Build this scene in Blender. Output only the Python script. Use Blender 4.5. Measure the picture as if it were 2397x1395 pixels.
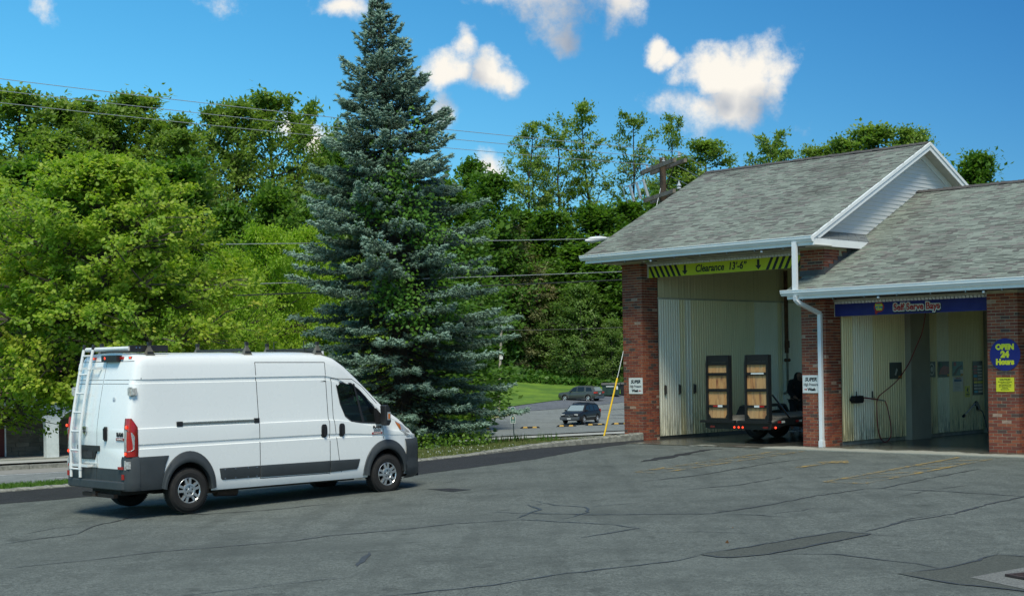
import bpy, bmesh, math, random
import numpy as np
from mathutils import Vector, Matrix, Euler
PI = math.pi
S = bpy.context.scene
for o in list(bpy.data.objects): bpy.data.objects.remove(o)
COL = S.collection

# ------------------------------------------------------------------ camera
cd = bpy.data.cameras.new('camera'); cam = bpy.data.objects.new('camera', cd); COL.objects.link(cam)
cd.sensor_width = 36.0; cd.lens = 36.0*3392.67/2397; cd.shift_y = 0.06476; cd.clip_start = .1; cd.clip_end = 3000
cam.matrix_world = Matrix.Translation((0, 0, 2.25)) @ Matrix.Rotation(PI/2, 4, 'X') @ Matrix.Rotation(-.0171351, 4, 'Z')
S.camera = cam

# ------------------------------------------------------------------ light
SUN_EL, SUN_AZ = math.radians(58), math.radians(179)     # azimuth clockwise from +Y
sd = bpy.data.lights.new('sun', 'SUN'); sd.energy = 3.9; sd.angle = math.radians(22); sd.color = (1, .965, .82)
so = bpy.data.objects.new('sun', sd); COL.objects.link(so)
sdir = Vector((math.sin(SUN_AZ)*math.cos(SUN_EL), math.cos(SUN_AZ)*math.cos(SUN_EL), math.sin(SUN_EL)))
so.rotation_euler = (-sdir).to_track_quat('-Z', 'Y').to_euler()
S.view_settings.view_transform = 'Standard'; S.view_settings.look = 'None'
S.view_settings.gamma = 1; S.view_settings.exposure = 0; S.view_settings.use_curve_mapping = False
S.render.engine = 'CYCLES'; S.cycles.max_bounces = 8; S.cycles.transparent_max_bounces = 12

W = bpy.data.worlds.new('World'); S.world = W; W.use_nodes = True
def build_world():
    nt = W.node_tree; N = nt.nodes; L = nt.links; N.clear()
    out = N.new('ShaderNodeOutputWorld'); bg = N.new('ShaderNodeBackground'); L.new(bg.outputs[0], out.inputs[0])
    bg.inputs[1].default_value = .13
    sky = N.new('ShaderNodeTexSky'); sky.sky_type = 'NISHITA'; sky.sun_disc = False
    sky.sun_elevation = SUN_EL; sky.sun_rotation = SUN_AZ; sky.altitude = 200; sky.air_density = 1.0; sky.dust_density = .6; sky.ozone_density = 1.5
    tc = N.new('ShaderNodeTexCoord'); D = tc.outputs['Generated']
    sep = N.new('ShaderNodeSeparateXYZ'); L.new(D, sep.inputs[0])
    def M(op, a, b=None, clamp=False):
        n = N.new('ShaderNodeMath'); n.operation = op; n.use_clamp = clamp
        for i, v in enumerate((a, b)):
            if v is None: continue
            if isinstance(v, (int, float)): n.inputs[i].default_value = v
            else: L.new(v, n.inputs[i])
        return n.outputs[0]
    def VM(op, a, b):
        n = N.new('ShaderNodeVectorMath'); n.operation = op
        for i, v in enumerate((a, b)):
            if v is None: continue
            if isinstance(v, tuple): n.inputs[i].default_value = v
            else: L.new(v, n.inputs[i])
        return n
    def mix(f, a, b, mode='MIX'):
        n = N.new('ShaderNodeMix'); n.data_type = 'RGBA'; n.blend_type = mode
        if isinstance(f, (int, float)): n.inputs[0].default_value = f
        else: L.new(f, n.inputs[0])
        for i, v in ((6, a), (7, b)):
            if isinstance(v, tuple): n.inputs[i].default_value = v
            else: L.new(v, n.inputs[i])
        return n.outputs[2]
    # clear sky: a little more saturated, paler towards the left (east), deeper to the right
    hs = N.new('ShaderNodeHueSaturation'); hs.inputs['Saturation'].default_value = SKY_SAT; hs.inputs['Hue'].default_value = SKY_HUE; hs.inputs['Value'].default_value = SKY_VAL
    L.new(sky.outputs[0], hs.inputs['Color'])
    g = M('ADD', M('MULTIPLY', sep.outputs[0], 1.25), .5, True)
    base = mix(1.0, hs.outputs[0], mix(g, SKY_L, SKY_R), 'MULTIPLY')
    # clouds
    n1 = N.new('ShaderNodeTexNoise'); n1.inputs['Scale'].default_value = 15; n1.inputs['Detail'].default_value = 10; n1.inputs['Roughness'].default_value = .68
    L.new(D, n1.inputs['Vector'])
    n2 = N.new('ShaderNodeTexNoise'); n2.inputs['Scale'].default_value = 4.5; n2.inputs['Detail'].default_value = 5
    L.new(VM('ADD', D, (.02, .3, .055)).outputs[0], n2.inputs['Vector'])
    wn = N.new('ShaderNodeTexNoise'); wn.inputs['Scale'].default_value = 14; wn.inputs['Detail'].default_value = 6
    L.new(D, wn.inputs['Vector'])
    warp = VM('SCALE', VM('SUBTRACT', wn.outputs['Color'], (.5, .5, .5)).outputs[0], None); warp.inputs[3].default_value = .075
    DW = VM('ADD', D, warp.outputs[0]).outputs[0]
    best = None; low = None
    for (c, r, st) in CLOUDS:
        v = Vector(c).normalized()
        q = VM('MULTIPLY', VM('SUBTRACT', DW, tuple(v)).outputs[0], (1/r[0], .7/max(r), 1/r[1]))
        ln = VM('LENGTH', q.outputs[0], None).outputs['Value']
        val = M('MULTIPLY', M('SUBTRACT', 1.45, ln), st)
        best = val if best is None else M('MAXIMUM', best, val)
    dens = M('ADD', best, M('MULTIPLY', M('SUBTRACT', n1.outputs[0], .5), 3.0))
    mr = N.new('ShaderNodeMapRange'); mr.interpolation_type = 'SMOOTHSTEP'; mr.inputs[1].default_value = .12; mr.inputs[2].default_value = 1.05
    L.new(dens, mr.inputs[0]); mask = mr.outputs[0]
    # the same clouds looked at a little higher up: where cloud lies above, this is its shaded base
    DU = VM('ADD', DW, (-.006, 0, .022)).outputs[0]; b2 = None
    for (c, r, st) in CLOUDS[:20]:
        v = Vector(c).normalized(); q = VM('MULTIPLY', VM('SUBTRACT', DU, tuple(v)).outputs[0], (1/r[0], .7/max(r), 1/r[1])); ln = VM('LENGTH', q.outputs[0], None).outputs['Value']
        val = M('MULTIPLY', M('SUBTRACT', 1.45, ln), st); b2 = val if b2 is None else M('MAXIMUM', b2, val)
    dark = M('SUBTRACT', b2, M('MULTIPLY', best, .35))
    sm = M('ADD', M('SUBTRACT', .92, M('MULTIPLY', dark, .6)), M('MULTIPLY', M('SUBTRACT', n2.outputs[0], .5), 1.6))
    sh = N.new('ShaderNodeMapRange'); sh.inputs[1].default_value = .1; sh.inputs[2].default_value = .85; L.new(sm, sh.inputs[0])
    ccol = mix(sh.outputs[0], CL_DARK, CL_LIGHT)
    L.new(mix(mask, base, ccol), bg.inputs[0])
SKY_SAT, SKY_HUE, SKY_VAL = 1.35, .49, 1.0
SKY_L, SKY_R = (.77, 1.28, 1.33, 1), (.25, .50, .74, 1)
CL_DARK, CL_LIGHT = (2.6, 3.1, 3.9, 1), (7.6, 7.25, 6.6, 1)
CLOUDS = [  # direction, (angular radii), strength
    ((.042, 1, .262), (.034, .026), 1.15), ((.012, 1, .262), (.026, .014), .8), ((.074, 1, .248), (.016, .017), .9), ((.040, 1, .236), (.016, .014), .8),
    ((.166, 1, .188), (.027, .023), 1.3), ((.143, 1, .196), (.020, .016), 1.2), ((.184, 1, .180), (.017, .018), 1.2), ((.132, 1, .170), (.022, .014), .8), ((.156, 1, .173), (.024, .018), 1.25),
    ((.106, 1, .212), (.009, .011), 1.05), ((.115, 1, .205), (.009, .008), .9), ((-.036, 1, .201), (.022, .011), .95), ((-.021, 1, .218), (.009, .012), .8), ((-.004, 1, .194), (.017, .012), .95),
    ((-.04, 1, .168), (.012, .018), .8), ((-.148, 1, .152), (.014, .012), .95), ((-.012, 1, .136), (.016, .012), .8), ((-.316, 1, .243), (.011, .010), .7), ((-.112, 1, .247), (.014, .009), .75),
    ((-.188, 1, .252), (.016, .01), .5),
    ((.5, .8, .35), (.09, .05), 1), ((-.6, .7, .4), (.1, .05), 1), ((.9, .1, .3), (.12, .06), 1), ((-.9, -.1, .35), (.12, .07), 1), ((.2, .6, .75), (.14, .1), 1),  # clouds out of view, added so their white tempers the bluish sky light
    ((-.3, -.8, .5), (.2, .14), 1), ((.5, -.7, .4), (.2, .12), 1), ((-.1, -.2, .95), (.22, .2), .9), ((.1, -.9, .2), (.2, .08), 1)]
build_world()

# ------------------------------------------------------------------ materials
MATS = {}
def _nt(name):
    m = bpy.data.materials.new(name); m.use_nodes = True; nt = m.node_tree
    b = nt.nodes['Principled BSDF']; return m, nt, b
def N_(nt, t, **kw):
    n = nt.nodes.new(t)
    for k, v in kw.items():
        if k.startswith('i_'): n.inputs[k[2:].replace('_', ' ')].default_value = v
        else: setattr(n, k, v)
    return n
def mixc(nt, f, a, b, mode='MIX'):
    n = nt.nodes.new('ShaderNodeMix'); n.data_type = 'RGBA'; n.blend_type = mode
    for i, v in ((0, f), (6, a), (7, b)):
        if isinstance(v, (int, float)): n.inputs[i].default_value = v
        elif isinstance(v, tuple): n.inputs[i].default_value = v if len(v) == 4 else v+(1,)
        else: nt.links.new(v, n.inputs[i])
    return n.outputs[2]
def ramp(nt, src, lo, hi, a=0., b=1.):
    n = nt.nodes.new('ShaderNodeMapRange'); nt.links.new(src, n.inputs[0])
    n.inputs[1].default_value = lo; n.inputs[2].default_value = hi; n.inputs[3].default_value = a; n.inputs[4].default_value = b
    return n.outputs[0]
def math_(nt, op, a, b=0., clamp=False):
    n = nt.nodes.new('ShaderNodeMath'); n.operation = op; n.use_clamp = clamp
    for i, v in ((0, a), (1, b)):
        if isinstance(v, (int, float)): n.inputs[i].default_value = v
        else: nt.links.new(v, n.inputs[i])
    return n.outputs[0]
def noise(nt, scale, detail=4, rough=.55, vec=None, coord='Object', stretch=None):
    tc = nt.nodes.get('TC') or nt.nodes.new('ShaderNodeTexCoord'); tc.name = 'TC'
    src = vec or tc.outputs[coord]
    if stretch:
        mp = nt.nodes.new('ShaderNodeMapping'); mp.inputs['Scale'].default_value = stretch; nt.links.new(src, mp.inputs[0]); src = mp.outputs[0]
    n = nt.nodes.new('ShaderNodeTexNoise'); n.inputs['Scale'].default_value = scale; n.inputs['Detail'].default_value = detail; n.inputs['Roughness'].default_value = rough
    nt.links.new(src, n.inputs['Vector']); return n.outputs[0]
def bump(nt, b, h, strength=.3, dist=.01):
    n = nt.nodes.new('ShaderNodeBump'); n.inputs['Strength'].default_value = strength; n.inputs['Distance'].default_value = dist
    nt.links.new(h, n.inputs['Height']); nt.links.new(n.outputs[0], b.inputs['Normal'])
def mat(name, c, r=.6, metal=0., vary=.12, vs=6., bmp=0., bs=60., c2=None, coat=0., emit=None, es=1., spec=None, rnd=0.):
    """plain surface: colour broken up by two noises, optional relief"""
    if name in MATS: return MATS[name]
    m, nt, b = _nt(name); c = tuple(c)
    b.inputs['Roughness'].default_value = r; b.inputs['Metallic'].default_value = metal
    if spec is not None: b.inputs['Specular IOR Level'].default_value = spec
    if coat: b.inputs['Coat Weight'].default_value = coat; b.inputs['Coat Roughness'].default_value = .08
    d = tuple(x*(1-vary) for x in c) if c2 is None else tuple(c2)
    n = noise(nt, vs, 5); f = ramp(nt, n, .35, .68)
    col = mixc(nt, f, c+(1,), d+(1,))
    if rnd:
        oi = nt.nodes.new('ShaderNodeObjectInfo'); ge = nt.nodes.new('ShaderNodeNewGeometry')
        rr = math_(nt, 'FRACT', math_(nt, 'ADD', math_(nt, 'MULTIPLY', oi.outputs['Random'], 7.31), ge.outputs['Random Per Island']))
        g = ramp(nt, rr, 0, 1, 1-rnd, 1+rnd)
        vm = nt.nodes.new('ShaderNodeVectorMath'); vm.operation = 'SCALE'; nt.links.new(col, vm.inputs[0]); nt.links.new(g, vm.inputs[3]); col = vm.outputs[0]
    nt.links.new(col, b.inputs['Base Color'])
    nt.links.new(ramp(nt, noise(nt, vs*3, 3), .3, .7, max(0, r-.08), min(1, r+.08)), b.inputs['Roughness'])
    if bmp: bump(nt, b, noise(nt, bs, 4), bmp)
    if emit: b.inputs['Emission Color'].default_value = tuple(emit)+(1,); b.inputs['Emission Strength'].default_value = es
    MATS[name] = m; return m
def glassmat(name, tint=(.5, .6, .6), alpha=.5):
    if name in MATS: return MATS[name]
    m, nt, b = _nt(name); b.inputs['Base Color'].default_value = (.01, .012, .012, 1); b.inputs['Roughness'].default_value = .03
    tr = nt.nodes.new('ShaderNodeBsdfTransparent'); tr.inputs[0].default_value = tint+(1,)
    mx = nt.nodes.new('ShaderNodeMixShader'); mx.inputs[0].default_value = alpha
    nt.links.new(tr.outputs[0], mx.inputs[1]); nt.links.new(b.outputs[0], mx.inputs[2])
    nt.links.new(mx.outputs[0], nt.nodes['Material Output'].inputs[0]); MATS[name] = m; return m
def leafmat(name, ca, cb, cc=None, rough=.5, trans=.35):
    """foliage: colour by the leaf's own 'tint' attribute and by object"""
    m, nt, b = _nt(name)
    at = nt.nodes.new('ShaderNodeAttribute'); at.attribute_name = 'tint'; oi = nt.nodes.new('ShaderNodeObjectInfo')
    f = math_(nt, 'ADD', math_(nt, 'MULTIPLY', at.outputs['Fac'], .85), math_(nt, 'MULTIPLY', oi.outputs['Random'], .15), True)
    cr = nt.nodes.new('ShaderNodeValToRGB'); nt.links.new(f, cr.inputs[0])
    cr.color_ramp.elements[0].color = ca+(1,); cr.color_ramp.elements[1].color = (cc or cb)+(1,)
    e = cr.color_ramp.elements.new(.55 if cc else .99); e.color = cb+(1,)
    nt.links.new(cr.outputs[0], b.inputs['Base Color']); b.inputs['Roughness'].default_value = rough; b.inputs['Specular IOR Level'].default_value = .35
    tl = nt.nodes.new('ShaderNodeBsdfTranslucent'); nt.links.new(mixc(nt, 1.0, cr.outputs[0], (1.1, 1.25, .55, 1), 'MULTIPLY'), tl.inputs[0])
    mx = nt.nodes.new('ShaderNodeMixShader'); mx.inputs[0].default_value = trans
    nt.links.new(b.outputs[0], mx.inputs[1]); nt.links.new(tl.outputs[0], mx.inputs[2]); nt.links.new(mx.outputs[0], nt.nodes['Material Output'].inputs[0])
    MATS[name] = m; return m

# ------------------------------------------------------------------ mesh helpers
class MB:
    def __init__(s): s.v = []; s.f = []; s.m = []
    def add(s, vs, fs, mi=0):
        n = len(s.v); s.v += [tuple(v) for v in vs]; s.f += [tuple(i+n for i in f) for f in fs]; s.m += [mi]*len(fs)
    def box(s, a, b, mi=0, M=None):
        x0, y0, z0 = a; x1, y1, z1 = b
        vs = [Vector(p) for p in ((x0,y0,z0),(x1,y0,z0),(x1,y1,z0),(x0,y1,z0),(x0,y0,z1),(x1,y0,z1),(x1,y1,z1),(x0,y1,z1))]
        if M is not None: vs = [M @ v for v in vs]
        s.add(vs, [(3,2,1,0),(4,5,6,7),(0,1,5,4),(1,2,6,5),(2,3,7,6),(3,0,4,7)], mi)
    def prism(s, poly, axis, a, b, mi=0, M=None):
        """polygon (2D, ccw) in the plane normal to axis, from a to b"""
        def P(p, t):
            return {'x': (t, p[0], p[1]), 'y': (p[0], t, p[1]), 'z': (p[0], p[1], t)}[axis]
        n = len(poly); vs = [Vector(P(p, a)) for p in poly]+[Vector(P(p, b)) for p in poly]
        if M is not None: vs = [M @ v for v in vs]
        fs = [tuple(range(n-1, -1, -1)), tuple(range(n, 2*n))]+[(i, (i+1) % n, n+(i+1) % n, n+i) for i in range(n)]
        s.add(vs, fs, mi)
    def tube(s, pts, r, n=8, mi=0, caps=True):
        pts = [Vector(p) for p in pts]; k = len(pts); rs = r if isinstance(r, (list, tuple)) else [r]*k
        up = None; rings = []
        for i, p in enumerate(pts):
            t = (pts[min(i+1, k-1)]-pts[max(i-1, 0)])
            t = t.normalized() if t.length > 1e-9 else Vector((0,0,1))
            if up is None: up = t.orthogonal().normalized()
            up = (up-t*up.dot(t)); up = up.normalized() if up.length > 1e-6 else t.orthogonal().normalized()
            w = t.cross(up); rings.append([p+(up*math.cos(a)+w*math.sin(a))*rs[i] for a in (2*PI*j/n for j in range(n))])
        vs = [v for rg in rings for v in rg]
        fs = [(i*n+j, i*n+(j+1) % n, (i+1)*n+(j+1) % n, (i+1)*n+j) for i in range(k-1) for j in range(n)]
        if caps: fs += [tuple(range(n-1, -1, -1)), tuple((k-1)*n+j for j in range(n))]
        s.add(vs, fs, mi)
    def disc(s, c, ax, r0, r1, h0, h1, n=24, mi=0):
        """ring / frustum around axis ax through c: radii r0 at h0, r1 at h1"""
        c = Vector(c); ax = Vector(ax).normalized(); u = ax.orthogonal().normalized(); w = ax.cross(u)
        vs = [c+ax*h+(u*math.cos(2*PI*j/n)+w*math.sin(2*PI*j/n))*r for r, h in ((r0, h0), (r1, h1)) for j in range(n)]
        s.add(vs, [(j, (j+1) % n, n+(j+1) % n, n+j) for j in range(n)], mi)
    def lathe(s, prof, c, ax, n=24, mi=0):
        for (r0, h0), (r1, h1) in zip(prof, prof[1:]): s.disc(c, ax, r0, r1, h0, h1, n, mi)
    def build(s, name, mats, parent=None, smooth=None, loc=None, rz=None, tri=False):
        me = bpy.data.meshes.new(name); me.from_pydata([tuple(v) for v in s.v], [], s.f)
        if not isinstance(mats, (list, tuple)): mats = [mats]
        for m in mats: me.materials.append(m)
        if len(mats) > 1: me.polygons.foreach_set('material_index', s.m)
        if smooth is not None:
            me.polygons.foreach_set('use_smooth', [True]*len(me.polygons)); me.set_sharp_from_angle(angle=math.radians(smooth))
        me.update(); return link(name, me, parent, loc, rz)
def link(name, me, parent=None, loc=None, rz=None):
    o = bpy.data.objects.new(name, me); COL.objects.link(o)
    if parent is not None: o.parent = parent
    if loc is not None: o.location = loc
    if rz is not None: o.rotation_euler = (0, 0, rz)
    return o
def tag(o, label=None, cat=None, group=None, kind=None):
    if label: o['label'] = label
    if cat: o['category'] = cat
    if group: o['group'] = group
    if kind: o['kind'] = kind
    return o
def thing(name, label, cat, loc=(0,0,0), rz=0, group=None):
    o = bpy.data.objects.new(name, None); COL.objects.link(o); o.location = loc; o.rotation_euler = (0, 0, rz)
    o.empty_display_size = .3
    return tag(o, label, cat, group)
def struct(o): o['kind'] = 'structure'; return o
def stuff(o): o['kind'] = 'stuff'; return o
def kids(o): return [c for c in bpy.data.objects if c.parent == o]
def copy_tree(o, parent=None):
    c = o.copy(); COL.objects.link(c); c.parent = parent
    for ch in kids(o): copy_tree(ch, c)
    return c
def text(s, size, name, m, parent, loc, rot=(PI/2, 0, 0), off=.0, shear=0., ext=.002, align='CENTER', sx=1., lab=None):
    cu = bpy.data.curves.new(name, 'FONT'); cu.body = s; cu.size = size; cu.align_x = align; cu.align_y = 'CENTER'
    cu.offset = off; cu.shear = shear; cu.extrude = ext; cu.resolution_u = 3
    t = bpy.data.objects.new(name, cu); COL.objects.link(t)
    dg = bpy.context.evaluated_depsgraph_get(); me = bpy.data.meshes.new_from_object(t.evaluated_get(dg))
    bpy.data.objects.remove(t); me.materials.clear(); me.materials.append(m)
    o = link(name, me, parent); o.location = loc; o.rotation_euler = rot; o.scale = (sx, 1, 1)
    if lab: o['label'] = lab
    return o
def apply_mods(o):
    dg = bpy.context.evaluated_depsgraph_get(); me = bpy.data.meshes.new_from_object(o.evaluated_get(dg))
    o.modifiers.clear(); o.data = me; return o
def leaves(name, P, size, aspect, m, parent=None, rng=None, axis=None, fold=.25, tint=None, spread=1.0, up=.0, facing=None, hexa=False):
    """one diamond leaf of two triangles at every point of P"""
    n = len(P); rng = rng or np.random.default_rng(0)
    a = rng.normal(size=(n, 3)) if axis is None else axis+rng.normal(size=(n, 3))*spread*.5
    a /= np.linalg.norm(a, axis=1)[:, None]+1e-9
    r = rng.normal(size=(n, 3)); r[:, 2] += up*0
    nn = rng.normal(size=(n, 3)); nn[:, 2] = np.abs(nn[:, 2])+up
    if facing is not None: nn = nn*.55+facing
    b = np.cross(nn, a); b /= np.linalg.norm(b, axis=1)[:, None]+1e-9
    nn = np.cross(a, b)
    sz = size*rng.uniform(.65, 1.25, n)[:, None]
    if hexa: return _hexleaves(name, P, a, b, nn, sz, aspect, fold, m, parent, rng, tint)
    v = np.empty((n, 4, 3)); v[:, 0] = P-a*sz*.5; v[:, 2] = P+a*sz*.5
    v[:, 1] = P+b*sz*aspect*.5-nn*sz*fold*.2-a*sz*.06; v[:, 3] = P-b*sz*aspect*.5-nn*sz*fold*.2-a*sz*.06
    me = bpy.data.meshes.new(name); me.vertices.add(4*n); me.vertices.foreach_set('co', v.reshape(-1).astype('f'))
    idx = np.arange(n)*4; lo = np.stack([idx, idx+1, idx+2, idx, idx+2, idx+3], 1).reshape(-1)
    me.loops.add(6*n); me.loops.foreach_set('vertex_index', lo.astype('i'))
    me.polygons.add(2*n); me.polygons.foreach_set('loop_start', (np.arange(2*n)*3).astype('i'))
    t = rng.uniform(0, 1, n) if tint is None else np.clip(tint, 0, 1)
    at = me.attributes.new('tint', 'FLOAT', 'POINT'); at.data.foreach_set('value', np.repeat(t, 4).astype('f'))
    me.materials.append(m); me.update(calc_edges=True); me.validate()
    return link(name, me, parent)

def _hexleaves(name, P, a, b, nn, sz, aspect, fold, m, parent, rng, tint):
    """rounder heart-shaped leaf: midrib fold and two lobes, six triangles"""
    n = len(P); w = sz*aspect*.5; q = np.empty((n, 7, 3)); dn = -nn*sz*fold*.35
    q[:, 0] = P-a*sz*.42; q[:, 1] = P-a*sz*.30+b*w*.75+dn; q[:, 2] = P+a*sz*.05+b*w+dn; q[:, 3] = P+a*sz*.55+dn*.9; q[:, 4] = P+a*sz*.05-b*w+dn; q[:, 5] = P-a*sz*.30-b*w*.75+dn; q[:, 6] = P+nn*sz*.02
    me = bpy.data.meshes.new(name); me.vertices.add(7*n); me.vertices.foreach_set('co', q.reshape(-1).astype('f')); i = np.arange(n)*7
    lo = np.stack([i+6, i, i+1, i+6, i+1, i+2, i+6, i+2, i+3, i+6, i+3, i+4, i+6, i+4, i+5, i+6, i+5, i], 1).reshape(-1)
    me.loops.add(18*n); me.loops.foreach_set('vertex_index', lo.astype('i')); me.polygons.add(6*n); me.polygons.foreach_set('loop_start', (np.arange(6*n)*3).astype('i'))
    t = rng.uniform(0, 1, n) if tint is None else np.clip(tint, 0, 1)
    at = me.attributes.new('tint', 'FLOAT', 'POINT'); at.data.foreach_set('value', np.repeat(t, 7).astype('f')); me.materials.append(m); me.update(calc_edges=True)
    return link(name, me, parent)
# ------------------------------------------------------------------ places
A_B = .79632; E1 = Vector((math.cos(A_B), -math.sin(A_B), 0)); E2 = Vector((math.sin(A_B), math.cos(A_B), 0))
OB = Vector((9.9694, 30.3831, .238))
def Bw(s, d, z=0.): return OB+E1*s+E2*d+Vector((0, 0, z))      # along the front, into the bays, up
def lot_z(x, y): return .017*(x*E2.x+y*E2.y-14.4)
TS, TN = Vector((.82, .5724)), Vector((-.5724, .82))           # along / across the street
KERB = [(-16, 22.6), (-11.42, 25.76), (-9.70, 27.36), (-8.52, 28.24), (-5.3, 30.15), (-2.1, 31.95), (-.80, 33.30), (.50, 34.95), (2.12, 36.1), (3.0, 36.72), (3.33, 37.05)]
_ks = [x*TS.x+y*TS.y for x, y in KERB]; _kn = [x*TN.x+y*TN.y for x, y in KERB]
def kerb_n(s): return float(np.interp(s, _ks, _kn))
def SN(s, q): n = kerb_n(s)+q if q < 11 else 27.8+q+(kerb_n(s)-27.8)*max(0, 1-(q-11)/2); return (TS.x*s+TN.x*n, TS.y*s+TN.y*n)
def street_z(s): return -.95-.003*(s-11.5)
ZQ = [21, 24, 35, 61.6, 67, 87, 91, 97, 110, 122, 132, 150, 175, 220, 600]
ZZ = [-.02, .12, -.6, -1.6, -1.85, -1.1, -.8, -.55, .85, 2.65, 6.2, 14, 23, 27, 31]   # above street level -1.15
def ground_z(s, q):
    st = street_z(min(max(s, -40), 60))
    fl = float(np.interp(s, [-10, 8, 20, 28, 33], [1.1, 1.2, 3.5, 5.5, 8.])); x, y = SN(s, 0); lz = lot_z(x, y)+.07 if s < 24.1 else .14
    if q < fl: return lz-.05*q
    if q < 11: 
        t = (q-fl)/(11-fl); t = t*t*(3-2*t); return (lz-.05*fl)*(1-t)+(st-.02)*t
    if q < 21.2: return st-.02
    base = st if s < 40 else st
    return float(np.interp(q, ZQ, ZZ))+(st if q < 60 else st+(-1.15-st)*min(1, (q-60)/20))
def sq(x, y):
    s = x*TS.x+y*TS.y; n = x*TN.x+y*TN.y; return s, (n-27.8 if n > 41 else n-kerb_n(s))
def gz(x, y): return ground_z(*sq(x, y))
# ------------------------------------------------------------------ ground
def m_asphalt(name, base, dark, speck=.5, stain=.5, patchy=True):
    m, nt, b = _nt(name); T3 = lambda c, k: tuple(min(1, x*k) for x in c)
    fine = noise(nt, 40, 2, .9); grain = noise(nt, 15, 4, .9); big = noise(nt, .35, 5, .6); mid = noise(nt, 1.3, 6, .68, stretch=(1, 1, 1)); st = noise(nt, .14, 5, .6, stretch=(1, 2.6, 1))
    c = mixc(nt, ramp(nt, grain, .36, .66), T3(base, 1+speck*.7), T3(base, 1-speck*.8))
    c = mixc(nt, ramp(nt, fine, .52, .64, 0, .55), c, T3(base, 2.0)); c = mixc(nt, ramp(nt, fine, .46, .34, 0, .6), c, T3(base, .40))
    c = mixc(nt, ramp(nt, mid, .46, .68, 0, .75*stain*1.6), c, dark)
    c = mixc(nt, ramp(nt, big, .48, .70, 0, .5*stain*1.4), c, T3(base, 1.22))
    c = mixc(nt, ramp(nt, st, .52, .66, 0, .8*stain), c, dark)
    spots = noise(nt, 1.9, 3, .5); c = mixc(nt, ramp(nt, spots, .655, .70, 0, .75*stain), c, T3(dark, .6))
    rdg = math_(nt, 'ABSOLUTE', math_(nt, 'SUBTRACT', noise(nt, .9, 6, .62, stretch=(1, 1.6, 1)), .5)); hair = math_(nt, 'MULTIPLY', ramp(nt, rdg, .0035, .0008), ramp(nt, noise(nt, .5, 2, .5), .50, .58)); c = mixc(nt, math_(nt, 'MULTIPLY', hair, .7), c, T3(dark, .5))
    trk = noise(nt, .55, 3, .5, stretch=(5, .35, 1)); c = mixc(nt, ramp(nt, trk, .50, .66, 0, .32*stain*1.6), c, T3(dark, .9))
    nt.links.new(c, b.inputs['Base Color']); b.inputs['Roughness'].default_value = .85; b.inputs['Specular IOR Level'].default_value = .25
    h = math_(nt, 'ADD', fine, math_(nt, 'MULTIPLY', grain, 1.2)); bump(nt, b, h, .7, .015); MATS[name] = m; return m
A_LOT = m_asphalt('worn asphalt', (.112, .125, .113), (.066, .075, .068), .6, .55)
A_NEW = m_asphalt('fresh black asphalt', (.030, .032, .034), (.018, .019, .02), .5, .3)
A_PATCH = m_asphalt('patched asphalt', (.076, .083, .072), (.062, .067, .058), .25, .25)
A_ST = m_asphalt('street asphalt', (.19, .205, .195), (.14, .15, .142), .2, .55)
A_GRAV = m_asphalt('dark gravel', (.125, .135, .150), (.085, .093, .105), .5, .5)
M_TAR = mat('tar', (.055, .060, .062), .5, vary=.3, vs=12)
M_CONC = mat('concrete', (.36, .36, .32), .85, vary=.35, vs=5, bmp=.3, bs=90)
M_CONCW = mat('wet concrete', (.085, .083, .072), .35, vary=.45, vs=2.2, bmp=.15, bs=70)
M_KERB = mat('kerb concrete', (.29, .29, .25), .9, vary=.5, vs=9, bmp=.8, bs=45)
M_WALK = mat('sidewalk concrete', (.37, .37, .33), .9, vary=.2, vs=3)
def m_grass(name, a, b_, c):
    m, nt, b = _nt(name); n1 = noise(nt, .28, 7, .72); n2 = noise(nt, 3.5, 6, .75)
    col = mixc(nt, ramp(nt, n1, .4, .65), a, b_); col = mixc(nt, ramp(nt, n2, .35, .75, 0, .8), col, c)
    nt.links.new(col, b.inputs['Base Color']); b.inputs['Roughness'].default_value = .9; bump(nt, b, n2, .6, .05); MATS[name] = m; return m
G_NEAR = m_grass('verge grass', (.10, .15, .035), (.17, .18, .055), (.07, .12, .02))
G_LAWN = m_grass('lawn grass', (.045, .13, .008), (.15, .27, .012), (.10, .14, .012))
G_DRY = m_grass('dry verge grass', (.30, .28, .11), (.20, .24, .07), (.34, .31, .15))
G_WOOD = m_grass('woodland floor', (.035, .05, .015), (.05, .06, .02), (.02, .03, .01))

def sheet(name, rows, m, parent=None, smooth=True):
    n = len(rows[0]); mb = MB(); mb.v = [p for r in rows for p in r]
    mb.f = [(i*n+j, i*n+j+1, (i+1)*n+j+1, (i+1)*n+j) for i in range(len(rows)-1) for j in range(n-1)]; mb.m = [0]*len(mb.f)
    o = mb.build(name, m, parent); 
    if smooth: o.data.polygons.foreach_set('use_smooth', [True]*len(o.data.polygons))
    return o
def fan(name, pts, m, parent=None, z=None, dz=.004):
    """flat polygon lying on the lot"""
    mb = MB(); ps = [(x, y, (lot_z(x, y) if z is None else z)+dz) for x, y in pts]
    mb.add(ps, [tuple(range(len(ps)))]); o = mb.build(name, m, parent)
    if o.data.polygons[0].normal.z < 0: o.data.flip_normals()
    return o
ss = list(np.arange(-70, -8, 4.))+list(np.arange(-8, 24, 1.))+[24.08, 24.12]+list(np.arange(25, 46, 1.5))+list(np.arange(46, 130, 4.))+[140, 170, 220, 320]
qs = [.10, .5, 1, 1.5, 2, 3, 4, 5, 6, 7, 8, 9, 10, 11, 12, 14, 17, 20.9, 21.3, 22.3, 23.6, 24, 27, 31, 35, 42, 50, 56, 61.6, 67, 74, 80, 87, 91, 97, 103, 110, 116, 122, 127, 132, 140, 150, 162, 175, 195, 220, 300, 420, 700]
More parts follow.
